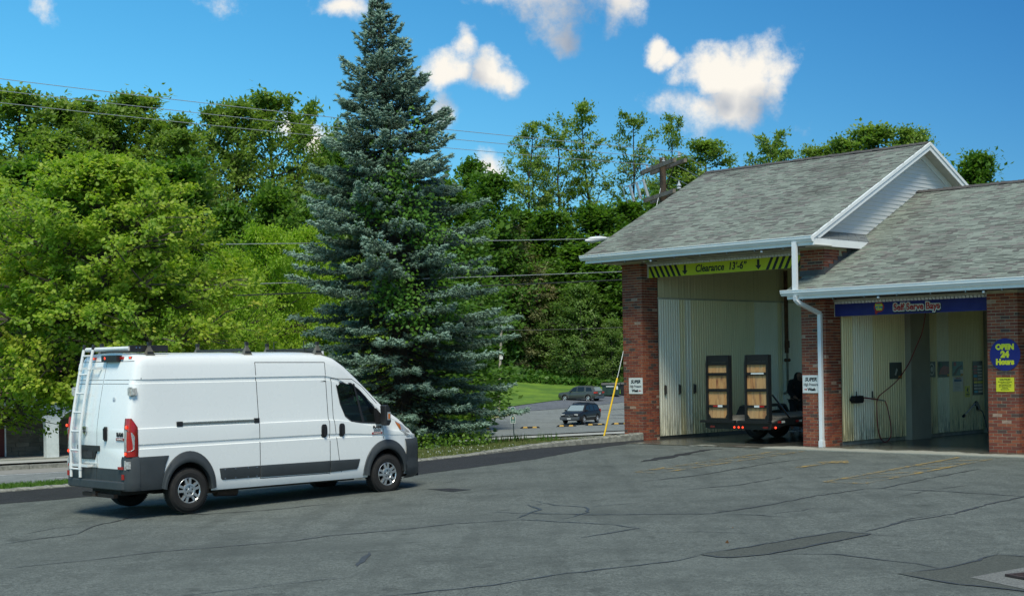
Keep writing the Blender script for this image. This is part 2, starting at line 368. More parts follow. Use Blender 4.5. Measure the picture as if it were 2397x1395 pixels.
rows = [[SN(s, q)+(ground_z(s, q)-(.05 if 11 <= q <= 21.2 else 0),) for s in ss] for q in qs]
struct(sheet('ground', rows, G_DRY if False else G_NEAR))
# the lot this side of the kerb
kb = [(-73.3, -17.4)]+KERB+[tuple(Bw(-9.45, -.02).xy), tuple(Bw(26, -.02).xy), (70, -60), (-73, -60)]
mb = MB(); mb.add([(x, y, lot_z(x, y)) for x, y in kb], [tuple(range(len(kb)))])
lot_o = mb.build('parking_lot', A_LOT); struct(lot_o)
if lot_o.data.polygons[0].normal.z < 0: lot_o.data.flip_normals()
mb = MB(); P = lambda a, n: (TS.x*a+TN.x*n, TS.y*a+TN.y*n, -1.5)
mb.add([P(-500, -500), P(600, -500), P(600, 27), P(-500, 27)], [(0, 1, 2, 3)]); struct(mb.build('surrounding_land', G_NEAR))
def m_apron():
    m, nt, b = _nt('apron concrete'); n = noise(nt, 1.1, 6, .65); n2 = noise(nt, 30, 4); n3 = noise(nt, .5, 4, .6)
    tc = nt.nodes['TC']; sp = nt.nodes.new('ShaderNodeSeparateXYZ'); nt.links.new(tc.outputs['Object'], sp.inputs[0])
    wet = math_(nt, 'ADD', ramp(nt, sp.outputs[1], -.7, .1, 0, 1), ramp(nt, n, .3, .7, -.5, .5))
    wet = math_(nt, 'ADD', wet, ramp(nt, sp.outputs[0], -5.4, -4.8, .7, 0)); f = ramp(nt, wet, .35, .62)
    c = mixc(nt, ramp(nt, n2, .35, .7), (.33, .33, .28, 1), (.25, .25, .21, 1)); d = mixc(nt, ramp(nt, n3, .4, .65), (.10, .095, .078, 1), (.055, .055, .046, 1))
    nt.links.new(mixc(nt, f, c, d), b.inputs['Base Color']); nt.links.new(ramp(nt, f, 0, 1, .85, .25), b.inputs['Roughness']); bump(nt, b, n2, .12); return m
M_APRON = m_apron()
mb = MB(); xs = [-9.44, -6, -2.64, .7, 4.1, 7.5, 11, 24]
for x0, x1 in zip(xs, xs[1:]): mb.box((x0+.004, -1.05, -.5), (x1-.004, -.02, 0))
mb.box((-9.44, -.016, -.5), (24, 10.2, 0))
ap = struct(mb.build('concrete_apron', M_APRON, loc=tuple(OB), rz=-A_B))
mb = MB(); mb.box((24.01, -1, -.6), (70, 30, -.05)); struct(mb.build('side_yard', A_LOT, loc=tuple(OB), rz=-A_B))
# fresh asphalt berm along the kerb
PL = [(-12, 23.6), (-9.04, 25.46), (-8.41, 25.86), (-7.61, 26.52), (-5.71, 27.57), (-3.6, 28.5), (-1.94, 28.99), (-.91, 30.26), (.45, 32.06), (1.27, 33.67), (2.05, 35.06), (2.97, 36.20), (3.3, 36.7)]
def along(poly, n):
    d = [0]
    for a, b in zip(poly, poly[1:]): d.append(d[-1]+math.dist(a, b))
    t = np.linspace(0, d[-1], n); return [(float(np.interp(u, d, [p[0] for p in poly])), float(np.interp(u, d, [p[1] for p in poly]))) for u in t]
ka = [(-12.2, 25.22)]+KERB[2:]
A_, B_ = along(PL, 90), along(ka, 90); rg = random.Random(4); rows = []
for k in range(4):
    f = k/3; rows.append([(a[0]*(1-f)+b[0]*f, a[1]*(1-f)+b[1]*f+(rg.uniform(-.05, .05) if k == 0 else 0), 0) for a, b in zip(A_, B_)])
rows = [[(x, y, lot_z(x, y)+.005+.035*(k/3)) for x, y, _ in r] for k, r in enumerate(rows)]
struct(sheet('asphalt_berm', rows, A_NEW))
# kerb stones
kbp = along([(-45, 2.5+0)]+KERB if False else [(-16, 22.6)]+KERB[1:], 60); mb = MB(); kr = random.Random(2)
for i, (a, b) in enumerate(zip(kbp, kbp[1:])):
    h = .09+.14*max(0, (i-44)/15); d = Vector((b[0]-a[0], b[1]-a[1], 0)); L_ = d.length; d.normalize(); nrm = Vector((-d.y, d.x, 0))
    M = Matrix(((d.x, nrm.x, 0, a[0]), (d.y, nrm.y, 0, a[1]), (0, 0, 1, lot_z(*a)), (0, 0, 0, 1)))
    k = 8
    for j in range(k):
        x0, x1 = L_*j/k, L_*(j+1)/k; e = kr.uniform(-.012, .012); e2 = kr.uniform(-.012, .008)
        mb.prism([(-.01+e, -.15), (.17, -.15), (.17, h+e2), (.035, h+e2), (e, h-.03+e2)], 'x', x0, x1, 0, M @ Matrix(((1,0,0,0),(0,1,0,0),(0,0,1,0),(0,0,0,1))))
# rounded end beside the pillar
struct(mb.build('lot_kerb', M_KERB))
# far side: street, kerb, sidewalk
def strip(name, q0, q1, m, dz, s0=-70, s1=130, nq=2, step=2.):
    S_ = np.arange(s0, s1, step); Q_ = np.linspace(q0, q1, nq)
    return struct(sheet(name, [[SN(s, q)+(street_z(min(max(s, -40), 60))+dz,) for s in S_] for q in Q_], m))
strip('street', 11.9, 21.0, A_ST, 0.0)
strip('street_shoulder', 18.9, 20.99, mat('shoulder asphalt', (.26, .25, .22), .9, vary=.2, vs=2), .006)
M_WLINE = mat('white road paint', (.62, .64, .62), .7, vary=.35, vs=7)
strip('edge_line', 18.55, 18.72, M_WLINE, .008)
mb = MB()
for k in range(-12, 24):
    s = k*3.9+13.6
    for q in (16.2,):
        c = [SN(s+a, q+b) for a, b in ((0, 0), (1.3, 0), (1.3, .12), (0, .12))]; mb.add([(x, y, street_z(s)+.008) for x, y in c], [(0, 1, 2, 3)])
struct(mb.build('lane_dashes', M_WLINE))
mb = MB()
for s in np.arange(-60, 120, 2.4):
    (x0, y0), (x1, y1), (x2, y2), (x3, y3) = SN(s+.01, 20.98), SN(s+2.39, 20.98), SN(s+2.39, 21.25), SN(s+.01, 21.25); z = street_z(min(max(s, -40), 60))
    mb.add([(x, y, z-.2) for x, y in ((x0, y0), (x1, y1), (x2, y2), (x3, y3))]+[(x, y, z+.14) for x, y in ((x0, y0), (x1, y1), (x2, y2), (x3, y3))], [(4, 5, 6, 7), (0, 1, 5, 4), (1, 2, 6, 5), (2, 3, 7, 6), (3, 0, 4, 7)])
struct(mb.build('street_kerb', M_KERB))
strip('sidewalk', 22.2, 23.7, M_WALK, .15)
# rusty storm drain inlet in the far kerb
x, y = SN(33.4, 20.93); di = MB(); di.box((0, -.12, -.16), (1.3, .3, .03)); di.box((.1, -.13, -.11), (1.2, -.1, -.02), 1)
d = tag(di.build('storm_drain', [mat('rusty iron', (.16, .075, .05), .8, vary=.5, vs=12), mat('black void', (.004, .004, .004), .9)], None, loc=(x, y, street_z(33)+.15), rz=math.atan2(TS.y, TS.x)), 'rusty brown storm drain inlet set in the far kerb of the street', 'storm drain')
# far parking lot, draped on the ground
def drape(name, poly, m, dz, step=1.5):
    """polygon cut into a grid and laid on the ground"""
    bm = bmesh.new(); vs = [bm.verts.new((x, y, 0)) for x, y in poly]; bm.faces.new(vs)
    xs = [p[0] for p in poly]; ys = [p[1] for p in poly]
    for ax, lo, hi in ((0, min(xs), max(xs)), (1, min(ys), max(ys))):
        c = lo+step
        while c < hi:
            co = (c, 0, 0) if ax == 0 else (0, c, 0); no = (1, 0, 0) if ax == 0 else (0, 1, 0)
            bmesh.ops.bisect_plane(bm, geom=bm.verts[:]+bm.edges[:]+bm.faces[:], plane_co=co, plane_no=no); c += step
    for v in bm.verts: v.co.z = gz(v.co.x, v.co.y)+dz
    bmesh.ops.recalc_face_normals(bm, faces=bm.faces)
    if sum(f.normal.z for f in bm.faces) < 0: bmesh.ops.reverse_faces(bm, faces=bm.faces)
    me = bpy.data.meshes.new(name); bm.to_mesh(me); bm.free(); me.materials.append(m); return struct(link(name, me))
far = [SN(20, 24.6), SN(62, 24.6), (60, 100), (60, 172), (30, 168), (12.35, 163), (4.5, 153), (0, 143), (-3.0, 141), (-14, 139), (-28, 112)]
drape('far_parking_lot', far, A_ST, .06)
drape('gravel_edge', [(60, 172.5), (30, 168.6), (12.35, 163.6), (4.5, 153.6), (0, 143.6), (-3.0, 141.6), (-14, 139.6), (-15, 132), (-4, 134), (2, 139.5), (8, 147), (14, 156), (60, 162)], A_GRAV, .09)
drape('lawn', [(60, 173), (30, 169), (12.35, 164.2), (4.5, 154.2), (0, 144.2), (-3.0, 142.2), (-14, 140.2), (-30, 120), (-40, 140), (-30, 165), (0, 176), (30, 184), (60, 190)], G_LAWN, .10)
drape('grass_island', [(-14, 136), (-4, 135.8), (-.02, 133.6), (-1.6, 128), (-3.3, 124), (-14, 121)], G_DRY, .12)
for k_, (x0_, y0_, x1_, y1_) in enumerate(((3, 112, 14, 116), (6, 128, 20, 131), (8, 140, 18, 149), (-2, 106, 9, 105.2), (9, 133, 22, 140))):
    t_ = Vector((x1_-x0_, y1_-y0_)).normalized(); n_ = Vector((-t_.y, t_.x))*.16; a_, b_ = Vector((x0_, y0_)), Vector((x1_, y1_))
    drape('old_tar_line', [tuple(a_-n_), tuple(b_-n_*.6), tuple(b_+n_*.6), tuple(a_+n_)], A_GRAV, .13)
# tyre marks, cracks and seams in the lot
lotp = thing('lot_repairs', None, None); struct(lotp)
def seam(pts, w=.05, m=M_TAR, name='tar_seam', seed=0, dz=.006):
    rg = random.Random(seed+len(pts)*7); P = [Vector((x, y)) for x, y in pts]; out = []
    for a, b in zip(P, P[1:]):
        n = max(2, int((b-a).length/.16))
        for i in range(n): out.append(a.lerp(b, i/n))
    out.append(P[-1]); L_, R_ = [], []
    for i, p in enumerate(out):
        t = (out[min(i+1, len(out)-1)]-out[max(i-1, 0)]); t.normalize(); n = Vector((-t.y, t.x))
        o = rg.gauss(0, .014); e = min(1, i/3+.15, (len(out)-1-i)/3+.15); ww = w*.42*rg.uniform(.45, 1.4)*e
        L_.append(p+n*(o+ww)); R_.append(p+n*(o-ww))
    return sheet(name, [[(p.x, p.y, lot_z(p.x, p.y)+dz) for p in R_], [(p.x, p.y, lot_z(p.x, p.y)+dz) for p in L_]], m, lotp, False)
SEAMS = [([(-3.4,12.9),(-1.34,14.75),(-0.26,15.22),(0.43,15.81),(0.91,16.05),(1.41,16.33),(1.87,16.59),(2.16,16.94)], .045),
 ([(-.4,22.0),(1.2,21.25),(2.21,21.09),(2.85,20.99),(3.84,21.89),(4.79,22.97),(5.75,23.79),(6.02,23.79),(7.42,25.45),(8.63,26.76)], .05), ([(6.00,23.72),(6.85,23.07),(7.75,22.03),(9.5,20.4)], .04),
 ([(4.47,18.53),(5.23,19.45),(6.09,20.16),(7.01,21.26),(7.72,21.96),(9.5,23.8)], .06), ([(5.09,19.31),(5.39,19.77),(5.86,20.07)], .03),
 ([(2.79,16.81),(3.22,16.85),(3.73,16.68),(4.08,16.20),(4.38,15.85),(4.56,15.41)], .035), ([(2.85,20.99),(3.52,20.62),(3.83,20.20)], .03), ([(3.53,20.66),(4.16,21.06),(4.60,21.47)], .03),
 ([(2.29,26.16),(3.58,27.20),(5.15,29.25),(6.19,30.25)], .045), ([(2.84,24.47),(3.84,25.01),(4.91,26.27)], .035), ([(4.47,18.37),(4.88,17.93)], .03),
 ([(-6.22,17.49),(-5.40,17.98),(-4.50,18.67),(-2.94,19.30),(-2.54,19.76),(-1.58,20.17),(-0.86,20.70),(0.10,20.95),(1.38,20.01),(1.67,19.56),(1.14,19.07),(0.77,18.75)], .04),
 ([(-7.06,19.88),(-6.28,20.81),(-6.32,21.63),(-6.07,22.47),(-6.03,23.29),(-4.92,22.89),(-3.96,23.21),(-3.02,23.95)], .045), ([(-7.09,20.93),(-6.86,21.56),(-6.36,21.76)], .03),
 ([(0.02,21.07),(0.22,21.76),(0.41,22.14),(0.19,22.96)], .06), ([(0.33,23.44),(0.65,22.68),(1.09,22.33),(1.10,21.61),(0.67,20.81)], .04), ([(1.13,22.32),(1.98,22.70)], .03),
 ([(1.6,19.2),(2.6,19.0),(3.2,18.6)], .02), ([(-5.5,14.2),(-3.4,15.2),(-1.5,16.3)], .018), ([(5.8,22.3),(6.6,23.2),(7.6,24.0)], .02), ([(-1.85,16.85),(-1.84,17.4),(-1.80,18.0)], .11)]
for i, (p, w) in enumerate(SEAMS): seam(p, w, seed=i)
seam([(2.68,30.58),(3.40,31.63),(4.48,33.41),(4.87,33.51)], .35, A_NEW, 'dark_stain_strip', 5)
for nm, pts, m in (('asphalt_patch', [(2.17,17.00),(4.21,18.64),(4.50,18.32),(2.94,16.84),(2.47,16.68),(2.26,16.85)], A_PATCH),
    ('asphalt_patch', [(4.00,15.22),(4.57,15.44),(4.96,15.82),(5.42,16.31),(5.66,16.12),(6.4,15.9),(6.4,13.2),(4.99,13.75),(4.90,13.96),(4.32,14.59)], A_PATCH),
    ('pothole_patch', [(-1.55,25.91),(-1.17,25.95),(-.80,25.61),(-1.07,25.31)], A_NEW)):
    o = fan(nm, pts, m, lotp, dz=.004); seam(pts+[pts[0]], .05, seed=len(pts), dz=.009)
fan('gravelly_concrete', [(4.65,14.83),(5.38,15.34),(5.9,15.1),(5.9,13.7),(4.99,13.91),(4.85,14.27)], mat('exposed aggregate', (.2, .205, .19), .95, vary=.6, vs=45, bmp=1.0, bs=60), lotp, dz=.008)
gr = thing('drain_grate', 'rusty slotted drain grate in the patched asphalt at the lower right', 'drain grate', (5.47, 14.62, lot_z(5.47, 14.62)+.01), math.radians(24))
M_RUST = mat('rusty grate iron', (.055, .035, .03), .75, vary=.5, vs=20)
mb = MB(); mb.box((-.34, -.34, -.001), (.34, .34, .002)); mb.build('pit', mat('black void', (.004, .004, .004), .9), gr)
mb = MB(); mb.box((-.36, -.36, .0), (.36, -.31, .022)); mb.box((-.36, .31, 0), (.36, .36, .022)); mb.box((-.36, -.308, 0), (-.31, .308, .022)); mb.box((.31, -.308, 0), (.36, .308, .022)); mb.build('frame', M_RUST, gr)
for i in range(9):
    mb = MB(); y = -.27+i*.0675; mb.box((-.308, y-.012, .003), (.308, y+.012, .02)); mb.build('bar', M_RUST, gr)
# worn yellow paint
def m_paint():
    m, nt, b = _nt('worn yellow paint'); n = noise(nt, 3.5, 8, .8); f = ramp(nt, n, .42, .60)
    nt.links.new(mixc(nt, f, (.13, .14, .12, 1), (.36, .24, .06, 1)), b.inputs['Base Color']); b.inputs['Roughness'].default_value = .8
    tr = nt.nodes.new('ShaderNodeBsdfTransparent'); mx = nt.nodes.new('ShaderNodeMixShader'); nt.links.new(ramp(nt, n, .42, .62), mx.inputs[0])
    nt.links.new(tr.outputs[0], mx.inputs[1]); nt.links.new(b.outputs[0], mx.inputs[2]); nt.links.new(mx.outputs[0], nt.nodes['Material Output'].inputs[0]); return m
M_YEL = m_paint(); ym = struct(thing('yellow_floor_markings', None, None))
def yline(a, b, w=.11): 
    a, b = Vector(a), Vector(b); t = (b-a).normalized(); n = Vector((-t.y, t.x))*w/2; k = 6
    sheet('painted_line', [[(p.x, p.y, lot_z(p.x, p.y)+.012) for p in (a.lerp(b, i/k)-n for i in range(k+1))], [(p.x, p.y, lot_z(p.x, p.y)+.012) for p in (a.lerp(b, i/k)+n for i in range(k+1))]], M_YEL, ym, False)
for (A, B, C) in (((5.38,25.09), (5.95,24.62), (9.66,28.92)), ((2.35,28.1), (2.75,27.7), (6.40,32.05))):
    A, B, C = Vector(A), Vector(B), Vector(C); Dv = C+(A-B); yline(A, B); yline(B, C); yline(A, Dv)
    for k in range(1, 6): yline(A.lerp(Dv, (k-.5)/6), B.lerp(C, (k+.6)/6), .10)
yline((5.50,28.02), (6.35,29.0), .16)
fan('painted_arrow_head', [(6.05,29.05), (6.62,28.55), (6.78,29.48)], M_YEL, ym, dz=.014)
yline((8.6, 23.9), (9.8, 25.3)); 
# ------------------------------------------------------------------ car wash building (local: x along the front, y into the bays, z up)
CW = thing('car_wash_building', 'brick and white car wash with grey shingle roofs and open wash bays', 'building', tuple(OB), -A_B)
def m_brick(name='brick'):
    m, nt, b = _nt(name); oi = nt.nodes.new('ShaderNodeObjectInfo'); ge = nt.nodes.new('ShaderNodeNewGeometry')
    rr = math_(nt, 'FRACT', math_(nt, 'ADD', math_(nt, 'MULTIPLY', oi.outputs['Random'], 13.7), ge.outputs['Random Per Island']))
    cr = nt.nodes.new('ShaderNodeValToRGB'); nt.links.new(rr, cr.inputs[0]); E = cr.color_ramp.elements; cr.color_ramp.interpolation = 'CONSTANT'
    cols = [(0, (.23, .050, .024)), (.2, (.28, .068, .028)), (.4, (.19, .040, .020)), (.55, (.32, .086, .034)), (.72, (.16, .038, .020)), (.87, (.075, .046, .036)), (.94, (.30, .11, .06)), (.98, (.42, .28, .20))]
    E[0].position = 0; E[0].color = cols[0][1]+(1,); E[1].position = cols[1][0]; E[1].color = cols[1][1]+(1,)
    for p, c in cols[2:]: e = E.new(p); e.color = c+(1,)
    n = noise(nt, 14, 5, .7); c = mixc(nt, ramp(nt, n, .38, .72, 0, .55), cr.outputs[0], (.12, .05, .04, 1))
    tc = nt.nodes['TC']; nb = noise(nt, 3, 5, .7); c = mixc(nt, ramp(nt, nb, .62, .72, 0, .5), c, (.42, .30, .24, 1))
    nt.links.new(c, b.inputs['Base Color']); b.inputs['Roughness'].default_value = .85; bump(nt, b, noise(nt, 90, 4), .4, .004); return m
M_BRICK = m_brick(); M_MORT = mat('mortar', (.46, .43, .29), .95, vary=.35, vs=5)
M_WHITE = mat('white painted metal trim', (.74, .76, .76), .45, vary=.06, vs=3)
M_GUT = mat('white gutter metal', (.84, .86, .84), .5, vary=.08, vs=2.5)
M_SOFF = mat('soffit', (.52, .50, .42), .7, vary=.1, vs=3)
M_TRIM = mat('dirty cream trim', (.56, .54, .44), .7, vary=.25, vs=6)
M_SIDE = mat('white vinyl siding', (.74, .74, .70), .5, vary=.05, vs=3)
M_GREYM = mat('galvanised flashing', (.30, .32, .32), .4, metal=.6, vary=.2, vs=5)
M_BLACKM = mat('black metal', (.012, .012, .013), .4, vary=.3, vs=9)
M_BLACKP = mat('black plastic', (.018, .018, .019), .5, vary=.2, vs=9)
CH = .0677; bricks = []; rb = random.Random(11)
BM_ = {}
def bmesh_for(dx, dy):
    k = (round(dx, 3), round(dy, 3))
    if k not in BM_:
        mb = MB(); h = .0575; e = .003
        mb.box((0, 0, 0), (dx, dy, h)); me = bpy.data.meshes.new('brick'); me.from_pydata([tuple(v) for v in mb.v], [], mb.f); me.materials.append(M_BRICK); BM_[k] = me
    return BM_[k]
stuffb = MB()
def pillar(s0, s1, d0, d1, z0, z1, lab, front=True, right=True, left=False, clip=None, indiv=lambda s, z, f: False, dback=None):
    core = MB(); i = .006; core.box((s0+i, d0+i, z0-.05), (s1-i, d1-.001, z1)); p = core.build('brick_pillar', M_MORT, CW)
    if lab: p['label'] = lab
    n = int((z1-z0)/CH)
    for k in range(n):
        z = z0+k*CH+.005
        if right or left:
            for side in ((1,) if right else ())+((-1,) if left else ()):
                y = d0+(.1016+.005 if k % 2 == 0 else .2032+.005)
                segs = []
                while y < d1-.03: segs.append((y, min(y+.1932, d1))); y += .2032
                for a, b in segs:
                    if clip and clip(s1, (a+b)/2, z): continue
                    j = rb.uniform(-.002, .002)
                    x0, x1 = (s1-.09, s1+j) if side == 1 else (s0-j, s0+.09)
                    bricks.append((x0, a, z, x1-x0, b-a, p, indiv(s1, z, 'r')))
        if front:
            x = s0-(0 if k % 2 == 0 else .1016)
            while x < s1-.02:
                a, b = max(x, s0), min(x+.1932, s1)
                last = x+.2032 >= s1-.02
                if last: b = s1
                dd = (.1966 if (k % 2 and last) else .0966)
                if b-a > .02: bricks.append((a, d0+rb.uniform(-.002, .002), z, b-a, dd, p, indiv(a, z, 'f')))
                x += .2032
pillar(0, .68, 0, .61, 0, 3.38, 'brick pillar with the round blue sign', indiv=lambda s, z, f: f == 'f')
pillar(-4.62, -3.96, 0, .61, 0, 4.58, 'brick pillar between the two bays with the white downspout', indiv=lambda s, z, f: f == 'f' and z < 2.1)
pillar(-10.12, -9.45, 0, .61, 0, 4.58, 'tall brick pillar at the left corner', left=True)
pillar(4.64, 5.32, 0, .61, 0, 3.38, None)
# brick return of the tall part above the lower roof
pillar(-4.2, -3.96, .61, 1.62, 3.5, 4.58, None, front=False, clip=lambda s, d, z: z < 3.52+(d+.75)*.5)
ni = 0
for (x, y, z, dx, dy, p, ind) in bricks:
    if ind and ni < 300:
        o = link('brick', bmesh_for(dx, dy), p, (x, y, z)); ni += 1
    else: stuffb.box((x, y, z), (x+dx, y+dy, z+.0575))
sb = stuffb.build('brick_courses', M_BRICK, CW); stuff(sb)
# exterior left wall, rear walls
mb = MB(); mb.box((-10.12, .612, -.05), (-9.6, 9.4, 4.58)); mb.build('outer_wall', M_BRICK, CW)
mb = MB(); mb.box((-4.60, .615, -.04), (-4.0, 9.4, 4.58)); mb.box((.08, .615, -.04), (.6, 9.4, 3.38)); mb.box((4.72, .615, -.04), (5.24, 9.4, 3.38)); mb.build('bay_divider', M_CONC, CW)
# ribbed wall panels, dirty towards the floor
def m_panel(name, base, dirt):
    m, nt, b = _nt(name); tc = nt.nodes.new('ShaderNodeTexCoord'); tc.name = 'TC'; sp = nt.nodes.new('ShaderNodeSeparateXYZ'); nt.links.new(tc.outputs['Object'], sp.inputs[0])
    n = noise(nt, 1.2, 6, .7, stretch=(4, 4, .5)); n2 = noise(nt, 6, 6, .7, stretch=(3, 3, .35)); n3 = noise(nt, 40, 2)
    f = math_(nt, 'ADD', ramp(nt, sp.outputs[2], 0.1, 1.3, .55, 0), ramp(nt, n, .35, .7, -.25, .30), True)
    c = mixc(nt, f, base, dirt); c = mixc(nt, ramp(nt, n2, .60, .72, 0, .18), c, (.20, .19, .09, 1))
    low = math_(nt, 'MULTIPLY', ramp(nt, sp.outputs[2], .15, .9, 1, 0), ramp(nt, n2, .45, .6))
    c = mixc(nt, math_(nt, 'MULTIPLY', low, .75), c, (.07, .075, .035, 1)); c = mixc(nt, ramp(nt, n3, .72, .76, 0, .6), c, (.1, .09, .06, 1))
    nt.links.new(c, b.inputs['Base Color']); b.inputs['Roughness'].default_value = .38; return m
M_PAN = m_panel('old ribbed wall panel', (.88, .77, .47, 1), (.60, .50, .25, 1)); M_PANW = m_panel('newer white wall panel', (.90, .86, .70, 1), (.68, .62, .42, 1))
M_PANU = m_panel('upper wall lining', (.70, .61, .38, 1), (.55, .48, .28, 1))
def ribbed(name, s, d0, d1, z0, z1, m, pitch=.1016, facing=1, depth=.012):
    mb = MB(); n = max(1, round((d1-d0)/pitch)); p = (d1-d0)/n; prof = []
    for i in range(n):
        y = d0+i*p; prof += [(0, y), (0, y+p*.68), (depth, y+p*.76), (depth, y+p*.92)]
    prof.append((0, d1)); k = len(prof)
    vs = [(s+facing*x, y, z) for z in (z0, z1) for x, y in prof]
    mb.add(vs, [(i, i+1, k+i+1, k+i) if facing > 0 else (i+1, i, k+i, k+i+1) for i in range(k-1)])
    mb.add([(s-facing*.02, d0, z0), (s-facing*.02, d1, z0), (s, d1, z0), (s, d0, z0)], [(0, 1, 2, 3)]); return mb.build(name, m, CW)
PW = [.63, 1.50, 1.72, 1.98, 3.0, 3.9, 4.8, 5.0, 5.9, 6.1, 7.0, 7.9, 8.8, 9.4]
for i, (a, b) in enumerate(zip(PW, PW[1:])): ribbed('wall_panel', -9.45, a, b-.006, .09, 3.64, (M_PAN, M_PANW)[(0, 0, 1, 0, 0, 0, 1, 1, 0, 1, 1, 0, 1)[i] if i != 0 else 1])
for i, (a, b) in enumerate(zip(PW, PW[1:])): ribbed('upper_wall_panel', -9.45, a, b-.004, 3.68, 4.75, M_PANU, .29 if b < 5 else .1016, depth=.006)
mb = MB(); mb.box((-9.46, .62, 3.645), (-9.425, 9.4, 3.675)); mb.build('panel_trim', M_TRIM, CW)
mb = MB(); mb.box((-9.7, .615, -.04), (-9.47, 9.4, .085)); mb.box((-9.7, .616, .085), (-9.475, 9.39, 4.8)); mb.build('wall_base', M_CONCW, CW)
for i, (a, b, w) in enumerate([(.63, 1.1, 0), (1.1, 1.6, 1), (1.6, 1.98, 1), (1.98, 2.7, 0), (2.7, 3.44, 0), (4.38, 4.97, 0), (4.98, 5.56, 1), (5.57, 6.4, 0), (6.4, 7.4, 0), (7.66, 9.4, 0)]):
    ribbed('wall_panel', -3.96, a, b-.005, .09, 3.36, (M_PAN, M_PANW)[w], .1016 if b < 4 else .085, depth=.014)
for i, (a, b) in enumerate([(.63, 3.4), (3.4, 6.4), (6.4, 9.4)]): ribbed('wall_panel', .06, a, b, .09, 3.36, M_PAN, facing=-1); ribbed('wall_panel', -4.62, a, b, .09, 4.75, M_PANW, facing=-1); ribbed('wall_panel', .62, a, b, .09, 3.36, M_PAN); ribbed('wall_panel', 4.70, a, b, .09, 3.36, M_PAN, facing=-1)
M_COL = mat('grey concrete column', (.36, .34, .28), .8, vary=.2, vs=1.5)
mb = MB(); mb.box((-4.0, 3.45, -.04), (-3.80, 4.36, 2.22)); mb.box((-4.0, 3.452, 2.2201), (-3.802, 4.358, 3.36)); mb.build('column', M_COL, CW); mb = MB(); mb.box((-4.0, 7.42, -.04), (-3.8, 7.64, 3.36)); mb.build('column', M_COL, CW)
# ceilings
mb = MB(); mb.box((-9.46, .46, 4.76), (-4.6, 9.5, 4.8)); mb.box((-3.97, .46, 3.37), (.07, 9.5, 3.41)); mb.box((.6, .46, 3.37), (4.71, 9.5, 3.41)); mb.build('ceiling', M_TRIM, CW)
# headers over the openings, with their scalloped trim
def header(s0, s1, zb, zt, zs, d=.26, n=40):
    mb = MB(); mb.box((s0, d+.05, zb+.01), (s1, d+.22, zt)); mb.build('door_header', M_TRIM, CW)
    mb = MB(); mb.box((s0-.0, d-.06, zs+.055), (s1, d+.049, zt-.002)); mb.box((s0, d-.02, zb), (s0+.05, d+.049, zs+.054)); mb.build('header_trim', M_TRIM, CW)
    mb = MB(); w = (s1-s0-.06)/n
    for i in range(n): x = s0+.03+i*w; mb.prism([(d-.055, zs+.052), (d-.055, zs+.02), (d-.03, zs), (d+.0, zs), (d+.0, zs+.052)], 'x', x+.012, x+w-.012)
    mb.build('scalloped_trim', M_WHITE, CW)
header(-9.45, -4.62, 4.17, 4.58, 4.455, .24, 52); header(-3.96, 0, 2.98, 3.378, 3.27, .38, 44); header(.68, 4.64, 2.98, 3.378, 3.27, .38, 44)
# rear openings: header wall
mb = MB(); mb.box((-9.45, 9.2, 4.0), (-4.62, 9.39, 4.76)); mb.box((-3.96, 9.2, 3.0), (0, 9.39, 3.37)); mb.box((.68, 9.2, 3.0), (4.64, 9.39, 3.37)); mb.build('rear_header', M_TRIM, CW)

# ---- roofs
def m_shingle():
    m, nt, b = _nt('asphalt shingle'); oi = nt.nodes.new('ShaderNodeObjectInfo'); ge = nt.nodes.new('ShaderNodeNewGeometry')
    rr = math_(nt, 'FRACT', math_(nt, 'ADD', math_(nt, 'MULTIPLY', oi.outputs['Random'], 9.13), ge.outputs['Random Per Island']))
    cr = nt.nodes.new('ShaderNodeValToRGB'); nt.links.new(rr, cr.inputs[0]); E = cr.color_ramp.elements; cr.color_ramp.interpolation = 'CONSTANT'
    cols = [(0, (.175, .200, .170)), (.22, (.205, .232, .195)), (.42, (.148, .168, .143)), (.6, (.178, .172, .156)), (.74, (.222, .250, .212)), (.88, (.112, .110, .100))]
    E[0].color = cols[0][1]+(1,); E[1].position = .22; E[1].color = cols[1][1]+(1,)
    for p, c in cols[2:]: e = E.new(p); e.color = c+(1,)
    ge2 = ge.outputs['Position']; st = noise(nt, .55, 5, .6, vec=ge2, stretch=(1, 1, .25)); sp = noise(nt, 160, 2, .6, vec=ge2)
    c = mixc(nt, ramp(nt, st, .53, .70, 0, .62), cr.outputs[0], (.07, .065, .055, 1)); c = mixc(nt, ramp(nt, sp, .4, .7, 0, .35), c, (.12, .12, .11, 1))
    nt.links.new(c, b.inputs['Base Color']); b.inputs['Roughness'].default_value = .93; b.inputs['Specular IOR Level'].default_value = .25; bump(nt, b, sp, .5, .004); return m
M_SHIN = m_shingle(); M_SHED = mat('cut edge with painted course shadow', (.10, .10, .09), .95, vary=.3); M_DECK = mat('roof underlay', (.05, .048, .045), .9)  # cut edges darkened, their colour giving the shadow line under each course
SL = math.atan2(2.59, 5.25)
def roof_frame(s0, d0, z0):        # x along the eave, y up the slope, z out of the roof
    return Matrix(((1, 0, 0, s0), (0, math.cos(SL), -math.sin(SL), d0), (0, math.sin(SL), math.cos(SL), z0), (0, 0, 0, 1)))
LEN = 5.25/math.cos(SL); EXP = .082
rs = random.Random(5); SH_ME = {}
def shingle_mesh(w, th):
    k = (w, th)
    if k not in SH_ME:
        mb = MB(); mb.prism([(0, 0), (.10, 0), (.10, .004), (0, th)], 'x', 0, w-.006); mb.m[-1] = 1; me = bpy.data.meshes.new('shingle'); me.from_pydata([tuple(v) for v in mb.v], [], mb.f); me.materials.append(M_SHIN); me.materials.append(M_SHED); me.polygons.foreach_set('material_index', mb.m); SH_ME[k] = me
    return SH_ME[k]
